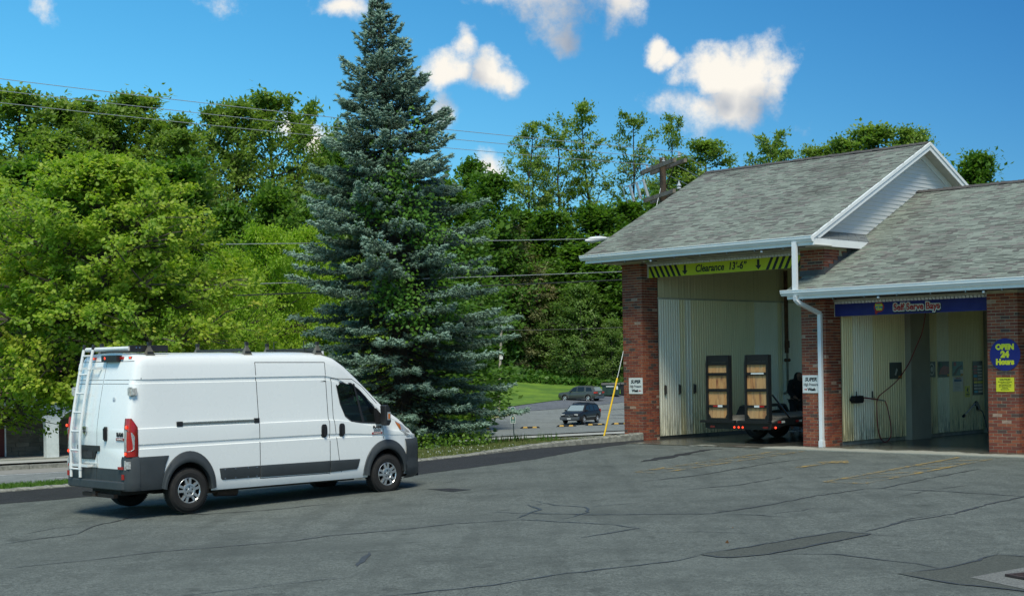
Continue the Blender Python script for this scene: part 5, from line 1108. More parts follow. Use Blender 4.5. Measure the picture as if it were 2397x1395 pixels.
# ------------------------------------------------------------------ equipment trailer in the tall bay (local: x to its right, y forward)
TR = thing('equipment_trailer', 'black flatbed equipment trailer with two upright wooden loading ramps in the truck bay', 'trailer', tuple(Bw(-6.62, .10, 0)), -A_B)
M_BLK = mat('black trailer paint', (.012, .012, .013), .35, vary=.2, vs=5); M_DKW = mat('grey weathered deck wood', (.20, .19, .17), .85, vary=.4, vs=6)
def m_wood():
    m, nt, b = _nt('pine plank'); oi = nt.nodes.new('ShaderNodeObjectInfo'); w = nt.nodes.new('ShaderNodeTexWave'); tc = nt.nodes.new('ShaderNodeTexCoord'); tc.name = 'TC'
    ad = nt.nodes.new('ShaderNodeVectorMath'); ad.operation = 'ADD'; nt.links.new(tc.outputs['Object'], ad.inputs[0]); cmb = nt.nodes.new('ShaderNodeCombineXYZ'); nt.links.new(math_(nt, 'MULTIPLY', oi.outputs['Random'], 9.), cmb.inputs[0]); nt.links.new(cmb.outputs[0], ad.inputs[1])
    mp = nt.nodes.new('ShaderNodeMapping'); mp.inputs['Scale'].default_value = (9, 9, 1.1); nt.links.new(ad.outputs[0], mp.inputs[0]); nt.links.new(mp.outputs[0], w.inputs[0]); w.inputs['Scale'].default_value = 1.3; w.inputs['Distortion'].default_value = 6; w.inputs['Detail'].default_value = 3
    n = noise(nt, 3, 4, .6, vec=ad.outputs[0], stretch=(2.5, 2.5, .7)); c = mixc(nt, w.outputs['Fac'], (.60, .34, .13, 1), (.46, .20, .06, 1)); c = mixc(nt, ramp(nt, n, .5, .68), c, (.22, .075, .03, 1)); c = mixc(nt, ramp(nt, oi.outputs['Random'], 0, 1, 0, .35), c, (.55, .42, .22, 1))
    nt.links.new(c, b.inputs['Base Color']); b.inputs['Roughness'].default_value = .6; return m
M_PINE = m_wood()
for (x0, x1, lab, kind) in ((-.89, -.19, 'left loading ramp', 0), (.28, .98, 'right loading ramp with the white label strip', 1)):
    rp = thing('loading_ramp', None, None); rp.parent = TR; rp['label'] = lab
    mb = MB(); 
    for xa, xb in ((x0, x0+.06), (x1-.06, x1)): mb.prism([(xa, .56), (xb, .56), (xb, 1.93), (xb-.0 if xa > x0 else xb, 2.14), ((xa-.015 if xa > x0 else xa+.03), 2.14), (xa, 1.93)], 'y', -.02, .12)
    for z in (.585, .905, 1.30, 1.69, 1.945): mb.box((x0+.061, -.012, z-.04), (x1-.061, .10, z+.03))
    mb.box((x0+.045, .0, 1.977), (x1-.045, .03, 2.13)); mb.box((x0+.05, -.0, 2.12), (x1-.05, .10, 2.145))
    for xa in (x0+.06, x1-.06): sg = 1 if xa < (x0+x1)/2 else -1; mb.prism([(xa, .625), (xa+sg*.07, .625), (xa, .72)] if sg > 0 else [(xa, .625), (xa, .72), (xa-.07, .625)], 'y', -.005, .02)
    mb.build('ramp_frame', M_BLK, rp)
    for z0, z1 in ((.615, .865), (.935, 1.26), (1.33, 1.65), (1.72, 1.905)):
        n = 5; w = (x1-x0-.12)/n
        for i in range(n): mb = MB(); mb.box((x0+.062+i*w, .02, z0), (x0+.058+(i+1)*w, .045, z1)); mb.build('plank', M_PINE, rp)
    if kind: mb = MB(); mb.box((x0+.20, -.016, 1.675), (x1-.13, -.0125, 1.71)); mb.build('label_strip', M_WS, rp)
    xs_ = (x0+.22, x0+.36) if not kind else (x1-.27, x1-.13); xw = (x0+.362, x0+.50) if not kind else (x1-.42, x1-.272)
    mb = MB(); mb.box((xs_[0], -.016, .885), (xs_[1], -.0125, .925)); mb.build('red_reflector', M_REDL, rp); mb = MB(); mb.box((xw[0], -.016, .88), (xw[1], -.0125, .93)); mb.build('white_reflector', M_WS, rp)
mb = MB(); mb.box((-1.04, -.08, .50), (-.0, .02, .56)); mb.box((.10, -.09, .50), (1.02, .02, .56)); mb.prism([(-.95, .50), (1.03, .50), (1.03, .40), (.98, .345), (-.88, .345), (-.95, .43)], 'y', .02, .14); mb.build('rear_crossmember', M_BLK, TR)
mb = MB(); mb.prism([(.14, .36), (.6, .44), (7.2, .44), (7.2, .60), (.6, .60), (.14, .50)], 'x', .97, 1.04); mb.prism([(.14, .36), (.6, .44), (7.2, .44), (7.2, .60), (.6, .60), (.14, .50)], 'x', -1.04, -.97); mb.build('side_rail', M_BLK, TR)
for i in range(10):
    x0 = -.965+i*.193; mb = MB(); mb.prism([(.145, .505), (.6, .605), (7.2, .605), (7.2, .635), (.6, .635), (.145, .535)], 'x', x0+.003, x0+.19); mb.build('deck_plank', M_DKW, TR)
for x in (-1.04, 1.04):
    for y in (2.1, 3.0): w_ = wheel(TR, x*(.875 if x < 0 else .875), y, math.copysign(1, x), r=.36, wd=.2, rim=.2, fine=False, hubm=mat('grey steel wheel', (.10, .10, .10), .5, metal=.4))
    mb = MB(); x0, x1 = (x-.12, x+.12); mb.prism([(1.55, .62), (1.72, .84), (1.85, .87), (3.3, .87), (3.42, .84), (3.6, .62), (3.55, .62), (3.36, .80), (1.78, .80), (1.60, .62)], 'x', x-.125 if x < 0 else x-.12, x+.12); mb.build('fender', M_BLK, TR)
mb = MB(); mb.tube([(-1.0, 2.1, .36), (1.0, 2.1, .36)], .03, 6); mb.tube([(-1.0, 3.0, .36), (1.0, 3.0, .36)], .03, 6); mb.tube([(0, 7.1, .5), (0, 9.0, .5)], .06, 6); mb.build('axles', M_BLK, TR)
mb = MB(); mb.tube([(1.04, .06, 1.18), (1.06, .72, .62)], .022, 8); mb.build('ramp_strut', M_BLK, TR)
for x in (-.06, .07, .19, 1.045):
    y = .015 if x < 1 else .16; mb = MB(); mb.lathe([(0, .02), (.022, .014), (.026, 0)], (x, y, .395), (0, -1, 0) if x < 1 else (.6, -.8, 0), 10); mb.build('lit_marker_lamp', M_REDE, TR)
for x in (-.72, .86): mb = MB(); mb.box((x-.07, .005, .375), (x+.07, .019, .425)); mb.build('tail_lamp', M_REDL, TR)
for y, m in ((.26, M_REDL), (.42, M_WS), (1.0, M_REDL), (1.14, M_WS)): mb = MB(); mb.box((1.041, y, .50), (1.045, y+.13, .55)); mb.build('side_reflector', m, TR)

# ------------------------------------------------------------------ person washing the trailer
def skin_body(name, verts, edges, radii, root, m, parent, sub=2, smooth=True):
    me = bpy.data.meshes.new(name); me.from_pydata(verts, edges, []); o = link(name, me, parent)
    sm = o.modifiers.new('s', 'SKIN'); sm.use_smooth_shade = True; sv = me.skin_vertices[0].data
    for i, r in enumerate(radii): sv[i].radius = (r, r) if not isinstance(r, tuple) else r
    sv[root].use_root = True; sb = o.modifiers.new('u', 'SUBSURF'); sb.levels = sub; sb.render_levels = sub
    apply_mods(o); o.data.materials.clear(); o.data.materials.append(m); o.data.polygons.foreach_set('use_smooth', [True]*len(o.data.polygons)); return o
PE = thing('person', 'person in a black hooded sweatshirt bending forward with a wash gun beside the trailer', 'person', tuple(Bw(-8.75, 5.75, 0)), -A_B-.55)
M_HOOD = mat('black sweatshirt', (.010, .010, .011), .9, vary=.3, vs=9, bmp=.5, bs=14); M_SKIN = mat('skin', (.20, .10, .07), .6); M_TRS = mat('black trousers', (.014, .014, .016), .85, bmp=.4, bs=12, vary=.2)
# local: faces +x, y to its left
V = [(0, 0, .90), (.02, 0, 1.05), (.07, 0, 1.22), (.14, 0, 1.36), (.18, 0, 1.44), (.24, 0, 1.54), (.27, 0, 1.64),          # pelvis .. crown 0-6
     (-.01, .10, .84), (.03, .12, .48), (-.03, .13, .10), (.12, .14, .045),      # left leg 7-10
     (-.01, -.10, .84), (.06, -.13, .48), (.0, -.15, .10), (.15, -.16, .045),    # right leg 11-14
     (.12, .19, 1.35), (.16, .25, 1.10), (.36, .20, .95), (.43, .17, .93),       # left arm 15-18
     (.12, -.19, 1.35), (.15, -.25, 1.09), (.36, -.19, .96), (.43, -.16, .94)]   # right arm 19-22
Eg = [(0,1),(1,2),(2,3),(3,4),(4,5),(5,6),(0,7),(7,8),(8,9),(9,10),(0,11),(11,12),(12,13),(13,14),(3,15),(15,16),(16,17),(17,18),(3,19),(19,20),(20,21),(21,22)]
Rr_ = [(.16,.13), (.16,.13), (.17,.13), (.16,.12), .075, .105, .085, (.105,.10), .075, .05, .045, (.105,.10), .075, .05, .045, .085, .062, .042, .028, .085, .062, .042, .028]
bd = skin_body('body', V, Eg, Rr_, 0, M_SKIN, PE)
HV = [(0, 0, .86), (.02, 0, 1.02), (.07, 0, 1.2), (.13, 0, 1.36), (.15, 0, 1.46), (.17, 0, 1.56), (.20, 0, 1.665), (.12, .20, 1.36), (.16, .26, 1.10), (.34, .205, .965), (.12, -.20, 1.36), (.15, -.26, 1.09), (.34, -.195, .975)]
hd = skin_body('hooded_sweatshirt', HV, [(0,1),(1,2),(2,3),(3,4),(4,5),(5,6),(3,7),(7,8),(8,9),(3,10),(10,11),(11,12)], [(.20,.17), (.20,.165), (.205,.165), (.19,.15), (.13,.13), (.145,.14), .08, .11, .088, .062, .11, .088, .062], 0, M_HOOD, PE)
tv = [(0, 0, .92), (-.01, .10, .82), (.03, .12, .48), (-.03, .13, .13), (-.01, -.10, .82), (.06, -.13, .48), (.0, -.15, .13)]
skin_body('trousers', tv, [(0,1),(1,2),(2,3),(0,4),(4,5),(5,6)], [(.185,.15), (.13,.12), .10, .085, (.13,.12), .10, .085], 0, M_TRS, PE)
M_SHOE = mat('grey trainers', (.16, .17, .18), .6); M_SOLE = mat('white shoe sole', (.5, .5, .5), .6)
for x, y in ((-.03, .13), (.0, -.15)):
    sh = skin_body('shoe', [(x-.04, y, .06), (x+.07, y, .06), (x+.18, y*1.05, .045)], [(0,1),(1,2)], [(.05,.055), (.05,.05), (.045,.04)], 0, M_SHOE, PE); mb = MB(); mb.prism([(x-.09, y-.045), (x+.1, y-.05), (x+.22, y-.03), (x+.22, y+.03), (x+.1, y+.05), (x-.09, y+.045)], 'z', -.004, .025); mb.build('sole', M_SOLE, sh)
# face inside the hood
fc = MB(); fc.lathe([(.0, .085), (.03, .08), (.065, .05), (.08, .0), (.075, -.05)], (.26, 0, 1.565), (.82, 0, -.57), 16); fc.tube([(.33, 0, 1.55), (.355, 0, 1.515), (.335, 0, 1.505)], [.008, .014, .006], 6); fh = fc.build('face', M_SKIN, PE, smooth=80)
for y in (-.03, .03): mb = MB(); mb.lathe([(0, .01), (.011, .006), (.014, 0)], (.325, y, 1.555), (.82, 0, -.57), 8); mb.build('eye', M_DK, fh)
mb = MB(); mb.box((.30, -.022, 1.475), (.32, .022, 1.482)); mb.build('mouth', M_DK, fh)
# hands: palm, four fingers of different lengths and a thumb closed round the gun
for sd_, (hx, hy, hz) in ((1, (.43, .165, .925)), (-1, (.43, -.155, .935))):
    pm = skin_body('hand', [(hx-.03, hy, hz), (hx+.01, hy-.01*sd_, hz-.012), (hx+.055, hy-.02*sd_, hz-.025)], [(0,1),(1,2)], [(.026,.018), (.032,.02), (.034,.018)], 0, M_SKIN, PE, 1)
    for k, L_ in enumerate((.062, .070, .066, .052)):
        yy = hy-.02*sd_+(-.024+.016*k)*1.0; p0 = (hx+.05, yy, hz-.02); p1 = (hx+.05+L_*.5, yy, hz-.032); p2 = (hx+.05+L_*.55, yy, hz-.032-L_*.4); p3 = (hx+.05+L_*.2, yy, hz-.04-L_*.55)
        skin_body('finger', [p0, p1, p2, p3], [(0,1),(1,2),(2,3)], [.0095, .009, .008, .007], 0, M_SKIN, PE, 1)
    skin_body('thumb', [(hx, hy-.03*sd_, hz-.01), (hx+.035, hy-.055*sd_, hz-.02), (hx+.065, hy-.045*sd_, hz-.04)], [(0,1),(1,2)], [.012, .0105, .009], 0, M_SKIN, PE, 1)
wg = thing('wash_gun', 'steel pressure wash gun held by the person in the truck bay', 'wash gun', tuple(Bw(-8.75, 5.75, 0)), -A_B-.55)
mb = MB(); mb.tube([(.44, 0, .93), (1.05, .02, .62)], .014, 8); mb.build('lance', M_STL, wg); mb = MB(); mb.tube([(.30, .16, .90), (.46, .14, .91), (.5, -.16, .92)], .02, 8); mb.build('grip', M_BLACKP, wg)

# ------------------------------------------------------------------ cars (local: x forward, y left)
def suv(name, label, x, y, head, paint, prof, bw=.93, hw=.74, rails=False, rear_lamp=None, clad_=None, wb=(0.9, 3.55), front=True):
    """prof: list of (x, z_lower, z_belt, z_roof)"""
    c = thing(name, label, 'car', (x, y, gz(x, y)+.06), head)
    rows = []; mb = MB()
    for (px, z0, zb, zr, wf) in prof:
        b = bw*wf; top = max(zr, zb+.001); h_ = hw*wf
        g = min(1, (zr-zb)/.35) if zr > zb else 0
        r = [(0, z0), (b*.9, z0), (b*.985, z0+.12), (b, (z0+zb)/2), (b*.985, zb-.06), (b*.95, zb), (b*.95-(b*.95-h_)*.85*g-.02, zb+(top-zb)*.82 if g else zb+.004), (h_*.88 if g else b*.7, top-.015 if g else zb+.03), (0, top+.02 if g else zb+.05)]
        rows.append([(px, -yy, zz) for yy, zz in r]+[(px, yy, zz) for yy, zz in r[::-1][1:-1]])
    k = len(rows[0]); mb.v = [p for r in rows for p in r]
    for i in range(len(rows)-1):
        for j in range(k): mb.f.append((i*k+j, (i+1)*k+j, (i+1)*k+(j+1) % k, i*k+(j+1) % k))
    mb.f.append(tuple(range(k))); mb.f.append(tuple((len(rows)-1)*k+j for j in range(k-1, -1, -1))); mb.m = [0]*len(mb.f)
    bdy = mb.build('body', paint, c); bm = bmesh.new(); bm.from_mesh(bdy.data); bmesh.ops.recalc_face_normals(bm, faces=bm.faces); bm.to_mesh(bdy.data); bm.free()
    for s_ in (-1, 1):
        cb = MB(); 
        for wx in wb: n = 20; cb.prism([(wx+.40*math.cos(2*PI*i/n), .36+.42*math.sin(2*PI*i/n)) for i in range(n)], 'y', s_*.62, s_*1.2)
        me = bpy.data.meshes.new('c'); me.from_pydata([tuple(v) for v in cb.v], [], cb.f); bm = bmesh.new(); bm.from_mesh(me); bmesh.ops.recalc_face_normals(bm, faces=bm.faces); bm.to_mesh(me); bm.free(); me.materials.append(M_DK)
        co = link('c', me, c); m_ = bdy.modifiers.new('b', 'BOOLEAN'); m_.object = co; m_.operation = 'DIFFERENCE'; m_.solver = 'EXACT'; apply_mods(bdy); bpy.data.objects.remove(co)
    bdy.data.polygons.foreach_set('use_smooth', [True]*len(bdy.data.polygons)); bdy.data.set_sharp_from_angle(angle=math.radians(38))
    for wx in wb:
        for s_ in (-1, 1): wheel(c, wx, s_*(bw-.10), s_, r=.36, wd=.22, rim=.235, spokes=5, fine=False, hubm=mat('bright alloy wheel', (.6, .61, .62), .3, metal=.6))
    return c, bdy
def quad_part(name, m, parent, pts, th=.012, nrm=None):
    P = [Vector(p) for p in pts]; n = (P[1]-P[0]).cross(P[2]-P[0]).normalized(); mb = MB(); k = len(P)
    mb.add([p+n*th for p in P]+[p-n*th for p in P], [tuple(range(k)), tuple(range(2*k-1, k-1, -1))]+[((i+1) % k, i, k+i, k+(i+1) % k) for i in range(k)]); return mb.build(name, m, parent)
M_CG = mat('dark car glass', (.012, .015, .014), .25, vary=.1, coat=.15); M_CGL = mat('car glass with painted reflection', (.25, .31, .32), .08, vary=.1, coat=1.0); M_BP = mat('black car paint', (.008, .008, .008), .45, coat=.12, vary=.05); M_GP = mat('grey green car paint', (.055, .062, .052), .35, coat=.4, vary=.05); M_GCL = mat('lower bumper grey', (.07, .085, .10), .4)  # the paler glass has a reflection put into its base colour
M_HL = mat('headlamp lens', (.72, .76, .76), .2, coat=1.0); M_PLT = mat('licence plate', (.55, .58, .60), .5)
# black SUV driving towards the left: x 0 tail .. 4.5 nose
pb = [(0.0, .45, .98, .98, .90), (.06, .36, 1.02, 1.10, .95), (.35, .28, 1.04, 1.58, .985), (.7, .27, 1.04, 1.66, 1), (1.5, .26, 1.02, 1.70, 1), (2.3, .26, 1.0, 1.67, 1), (2.75, .26, 1.0, 1.52, 1), (3.35, .26, 1.0, 1.05, .995), (3.5, .26, 1.0, .99, .99), (4.0, .28, .93, .93, .96), (4.3, .32, .84, .84, .90), (4.45, .40, .70, .70, .80)]
blk, bb_ = suv('black_suv', 'small black SUV with silver wheels and roof rails near the parking blocks', 6.75, 124.1, math.radians(-90-28), M_BP, pb, wb=(.82, 3.45))
def side_windows(c, wins, bw, hw, zb, zr, m=M_CG):
    for s_ in (-1, 1):
        for w in wins:
            pts = []
            for x, z in w: f = (z-zb)/(zr-zb); y = bw*.95-(bw*.95-hw)*.85*min(1, f/.82)-.02*f+.008; pts.append((x, s_*y, z))
            if s_ == 1: pts = pts[::-1]
            quad_part('side_window', m, c, pts, .006)
side_windows(blk, [[(2.28, 1.05), (3.15, 1.05), (2.72, 1.46), (2.28, 1.54)], [(1.42, 1.06), (2.18, 1.05), (2.18, 1.55), (1.50, 1.56)], [(.42, 1.10), (1.32, 1.06), (1.38, 1.55), (.62, 1.50)]], .93, .74, 1.0, 1.68)
quad_part('windscreen', M_CGL, blk, [(3.35, -.72, 1.06), (3.35, .72, 1.06), (2.76, .62, 1.51), (2.76, -.62, 1.51)][::1], .02)
quad_part('rear_window', M_CG, blk, [(.10, .70, 1.12), (.10, -.70, 1.12), (.34, -.62, 1.52), (.34, .62, 1.52)], .02)
for s_ in (-1, 1):
    mb = MB(); mb.box((4.24, s_*.60-.15, .68), (4.40, s_*.60+.15, .84)); hl_ = mb.build('headlight', M_HL, blk); mb = MB(); mb.disc((4.44, s_*.58, .50), (1, 0, 0), .07, .05, 0, .03, 12); mb.disc((4.44, s_*.58, .50), (1, 0, 0), .05, 0, .03, .03, 12); mb.build('fog_lamp', M_HL, blk)
    mb = MB(); mb.box((2.98, s_*.98-.09, 1.04), (3.1, s_*.98+.09, 1.16)); mb.build('mirror', M_BLACKP, blk); mb = MB(); mb.box((-.01, s_*.80-.08, .85), (.12, s_*.80+.08, 1.15)); mb.build('tail_light', M_REDL, blk)
    mb = MB(); mb.box((1.2, s_*.935-.01, .55), (3.0, s_*.935+.01, .60)); mb.build('side_trim', M_CHR, blk)
    mb = MB(); mb.tube([(.7, s_*.60, 1.67), (.85, s_*.60, 1.735), (2.2, s_*.60, 1.735), (2.4, s_*.60, 1.66)], .018, 6); mb.build('roof_rail', M_BLACKP, blk)
for x_ in (1.2, 1.9): mb = MB(); mb.box((x_-.03, -.6, 1.715), (x_+.03, .6, 1.74)); mb.build('roof_bar', M_BLACKP, blk)
mb = MB(); mb.box((4.36, -.36, .66), (4.45, .36, .80)); mb.build('grille', M_GCL, blk); mb = MB(); mb.box((4.30, -.84, .36), (4.50, .84, .50)); mb.prism([(4.25, .42), (4.50, .46), (4.46, .60), (4.28, .64)], 'y', -.86, .86); mb.build('front_bumper', M_GCL, blk); mb = MB(); mb.disc((4.456, 0, .73), (1, 0, 0), .07, .0, 0, .012, 14); mb.build('front_emblem', M_CHR, blk)
mb = MB(); mb.box((4.505, -.17, .40), (4.515, .17, .52)); mb.build('number_plate', M_PLT, blk)
# dark grey green SUV parked by the lawn: seen from its rear left corner
pg = [(0.0, .42, .98, .98, .92), (.05, .34, 1.02, 1.06, .96), (.40, .28, 1.05, 1.54, .985), (.75, .27, 1.05, 1.64, 1), (1.6, .26, 1.03, 1.68, 1), (2.4, .26, 1.0, 1.66, 1), (2.85, .26, 1.0, 1.50, 1), (3.4, .26, 1.0, 1.06, .995), (3.6, .26, 1.0, 1.0, .99), (4.2, .28, .96, .96, .97), (4.55, .32, .90, .90, .93), (4.68, .40, .72, .72, .86)]
gry, gb = suv('parked_suv', 'dark grey-green SUV parked beside the lawn with red tail lights', 9.25, 153.5, math.radians(180-33), M_GP, pg, wb=(.92, 3.78))
side_windows(gry, [[(2.35, 1.05), (3.15, 1.05), (2.80, 1.42), (2.35, 1.52)], [(1.42, 1.06), (2.25, 1.05), (2.25, 1.53), (1.46, 1.55)], [(.46, 1.10), (1.20, 1.08), (1.22, 1.52), (.66, 1.48)]], .93, .74, 1.0, 1.66)
quad_part('rear_window', M_CGL, gry, [(.09, .70, 1.10), (.09, -.70, 1.10), (.38, -.62, 1.50), (.38, .62, 1.50)], .025); quad_part('windscreen', M_CG, gry, [(3.4, -.72, 1.06), (3.4, .72, 1.06), (2.86, .62, 1.49), (2.86, -.62, 1.49)], .02)
M_RED2 = mat('bright red tail lamp', (.55, .03, .025), .25, coat=.6)
for s_ in (-1, 1):
    mb = MB(); mb.box((-.03, s_*.72-.20, .86), (.22, s_*.72+.21, 1.03)); mb.build('tail_light', M_RED2, gry); mb = MB(); mb.box((-.05, s_*.62-.12, .55), (.02, s_*.62+.12, .62)); mb.build('reversing_lamp', M_CHR, gry)
    mb = MB(); mb.box((3.0, s_*1.0-.1, 1.04), (3.12, s_*1.0+.1, 1.16)); mb.build('mirror', M_GP, gry); mb = MB(); mb.box((1.2, s_*.93-.01, 1.025), (3.3, s_*.93+.01, 1.045)); mb.build('window_trim', M_CHR, gry)
    for wx in (.92, 3.78):
        n = 14; mb = MB()
        for i in range(n): 
            a0, a1 = PI*i/n, PI*(i+1)/n; q = [(wx+r_*math.cos(a), .36+r_*math.sin(a)) for r_, a in ((.41, a0), (.50, a0), (.50, a1), (.41, a1))]; mb.prism(q, 'y', s_*.88, s_*.955)
        mb.build('wheel_arch', M_GCL if False else mat('grey arch plastic', (.085, .095, .085), .5), gry)
mb = MB(); mb.box((-.035, -.30, .93), (.06, .50, 1.01)); mb.build('chrome_strip', M_CHR, gry); mb = MB(); mb.box((-.03, -.16, .76), (.03, .18, .88)); mb.build('number_plate', M_PLT, gry)
mb = MB(); mb.prism([(-.09, .34), (.1, .30), (.1, .58), (-.06, .56)], 'y', -.88, .88); mb.build('rear_bumper', M_GCL, gry)
# parking blocks
M_RUB = mat('black rubber block', (.018, .017, .016), .8, vary=.2); M_YB = mat('yellow block stripe', (.72, .44, .10), .6, vary=.15)
pk0 = None; names = ['leftmost black and yellow parking block, partly behind the spruce', 'second parking block from the left, behind the sign post', 'parking block in front of the black SUV bonnet', 'parking block just right of the black SUV nose', 'parking block behind the yellow guy wire guard']
for i, px in enumerate((1113, 1236, 1320, 1378+28, 1438+28)):
    pass
for i, (x_, y_) in enumerate(((-2.6, 116.6), (1.35, 115.5), (4.2, 115.3), (6.45, 115.0), (8.45, 114.6))):
    y_ -= 1.5; t = thing('parking_block', names[i], 'parking block', (x_, y_, gz(x_, y_)+.06), -.03, 'black and yellow parking blocks in a row across the far lot')
    mb = MB(); mb.prism([(-.83, 0), (.83, 0), (.66, .14), (-.66, .14)], 'y', -.09, .09); mb.build('block', M_RUB, t)
    for xs_ in ((-.40, .34) if i else (.1, .55)): mb = MB(); mb.prism([(xs_-.17, .03), (xs_+.19, .03), (xs_+.15, .146), (xs_-.13, .146)], 'y', -.094, -.05); mb.build('yellow_stripe', M_YB, t)
# dumpsters
M_DGR = mat('dark green dumpster', (.018, .05, .038), .5, vary=.3, vs=3); M_DBK = mat('black dumpster', (.015, .02, .022), .5, vary=.3, vs=3)
for nm, lab, x_, y_, m, w in (('dumpster', 'dark green dumpster with a black lid standing on the grass by the grey SUV', 11.0, 161.5, M_DGR, 1.0), ('dumpster', 'black dumpster beside the green one, half hidden by the brick pillar', 13.0, 163.0, M_DBK, .9)):
    t = thing(nm, lab, 'dumpster', (x_, y_, gz(x_, y_)+.10), -.15); mb = MB(); mb.prism([(-w, 1.25), (w, 1.25), (w*.86, .12), (-w*.86, .12)], 'y', -.6, .6); 
    for k in (-.45, .05, .5): mb.box((w*k-.04, -.64, .15), (w*k+.04, -.601, 1.2))
    mb.build('bin', m, t); mb = MB(); mb.prism([(-.68, 1.26), (.68, 1.26), (.62, 1.42), (-.5, 1.48)], 'x', -w-.05, w+.05); mb.build('lid', M_DBK, t); mb = MB(); mb.box((-w-.03, -.66, 1.16), (w+.03, -.602, 1.26)); mb.build('rim', m, t)
    if m is M_DGR: mb = MB(); mb.box((-.5, -.668, 1.02), (.35, -.645, 1.12)); mb.build('white_label', M_WS, t); mb = MB(); mb.box((.62, -.66, .72), (.80, -.645, 1.1)); mb.build('white_sticker', M_WS, t)
# leaning wooden pole, utility cabinet
t = thing('wooden_pole', 'pale leaning wooden pole standing in the dry grass island', 'pole', (-1.35, 135.5, gz(-1.35, 135.5)+.1)); mb = MB(); mb.tube([(0, 0, -.2), (.22, 0, 4.2), (.42, 0, 8.2)], [.14, .125, .11], 10); mb.build('shaft', mat('weathered pale wood', (.42, .37, .29), .85, vary=.35, vs=3), t, smooth=60); mb = MB(); mb.box((.2, -.2, 5.0), (.5, .1, 5.3)); mb.build('bracket', M_WS, t)
t = thing('utility_cabinet', 'pale cabinet with a dark lid beside the leaning pole', 'cabinet', (-2.85, 118, gz(-2.85, 118)+.06)); mb = MB(); mb.box((-.4, -.3, 0), (.4, .3, 1.1)); mb.build('case', mat('pale cabinet', (.6, .62, .5), .6), t); mb = MB(); mb.box((-.45, -.35, 1.101), (.45, .35, 1.22)); mb.build('lid', M_DBK, t)
# entrance signs on a post
M_SG = mat('dark green sign', (.012, .10, .075), .5); M_CRM = mat('cream sign border', (.62, .66, .58), .5)
t = thing('entrance_sign', 'two small green entrance signs on one thin post at the sidewalk', 'sign', (-.0, 63.4, gz(0, 63.4)+.05), .02)
mb = MB(); mb.tube([(.04, 0, -.2), (0, 0, 1.02)], .022, 6); mb.build('post', mat('dark green post', (.012, .03, .025), .5), t)
def ogee(w, h): return [(-w, -h), (w, -h), (w, h*.62), (w*.62, h*.78), (w*.45, h), (-w*.45, h), (-w*.62, h*.78), (-w, h*.62)]
for z, lines in ((1.10, ('ENTER', 'ONLY')), (.72, None)):
    sp = thing('sign_plate', None, None); sp.parent = t; sp.location = (0, -.03, z); flat('board', [ogee(.105, .175)], M_CRM, sp, 0); flat('face', [ogee(.088, .152)], M_SG, sp, -.003)
    if lines:
        for i, s in enumerate(lines): text(s, .058, 'lettering', M_CRM, sp, (0, -.0065, .02-.075*i), off=.002, sx=.85)
    else: flat('oval_emblem', [ell(.045, .06, 16, 0, .055)], mat('tan emblem', (.45, .36, .24), .6), sp, -.006); flat('text_line', [R(-.03, -.04, .03, -.055)], M_CRM, sp, -.006); flat('text_line', [R(-.06, -.085, .06, -.115)], M_CRM, sp, -.006)
for k in list(bpy.data.objects):
    if k.name.startswith('sign_plate'):
        for q in ('label', 'category'):
            if q in k.keys(): del k[q]

# ------------------------------------------------------------------ utility pole, its cross-arms, wires and lamp
M_PW = mat('old pole wood', (.11, .075, .05), .9, vary=.5, vs=5, bmp=.5, bs=30); M_ARM = mat('grey weathered timber', (.24, .20, .16), .9, vary=.4, vs=4); M_CER = mat('grey ceramic', (.42, .45, .47), .3); M_WIRE = mat('pale wire', (.40, .43, .44), .5, metal=.3); M_WIRED = mat('black cable', (.03, .03, .032), .6)
UP = Vector((5.1, 48.0, gz(5.1, 48))); t = thing('utility_pole', 'wooden utility pole with double cross-arms and fuse cutouts behind the roof', 'utility pole', tuple(UP))
zt = 9.0-UP.z; mb = MB(); mb.tube([(0, 0, -.5), (0, 0, 5), (0, 0, zt)], [.16, .13, .105], 12); mb.build('shaft', M_PW, t, smooth=60)
ad_ = Vector((-.83, 3.2, 0)).normalized(); an = Vector((ad_.y, -ad_.x, 0))
def arm(z, off, a, b, nm='crossarm'):
    mb = MB(); M = Matrix(((ad_.x, an.x, 0, an.x*off), (ad_.y, an.y, 0, an.y*off), (0, 0, 1, z-UP.z), (0, 0, 0, 1))); mb.box((a, -.05, -.065), (b, .05, .065), 0, M); o = mb.build(nm, M_ARM, t)
    for x_ in (a+.15, b-.15, -.3, .3): mb = MB(); mb.box((x_-.02, -.062, -.02), (x_+.02, .062, .02), 0, M); mb.build('bolt', M_RUST, o)
arm(8.70, .18, -1.6, 1.6); arm(8.70, -.18, -1.6, 1.55); arm(7.72, .18, -1.5, 1.6); arm(7.72, -.18, -1.5, 1.3)
def ap_(u, off, z): return Vector((ad_.x*u+an.x*off, ad_.y*u+an.y*off, z-UP.z))
for u in (-1.5, -.1, 1.5): mb = MB(); mb.lathe([(.02, 0), (.06, .02), (.03, .06), (.065, .09), (.03, .13), (.05, .16), (0, .2)], ap_(u, .0, 8.78), (0, 0, 1), 10); mb.build('insulator', M_CER, t)
for u in (.35, 1.05, 1.75): 
    a = ap_(u, -.35, 7.70); mb = MB(); mb.tube([a+Vector((-.05, 0, .05)), a+Vector((-.20, 0, .62))], [.055, .045], 8); q = mb.build('fuse_cutout', M_CER, t); mb = MB(); mb.tube([a+Vector((-.20, 0, .60)), a+Vector((-.42, 0, .52)), a+Vector((-.34, 0, .1)), a+Vector((-.25, 0, .0))], .018, 5); mb.build('fuse_tube', M_STL, q)
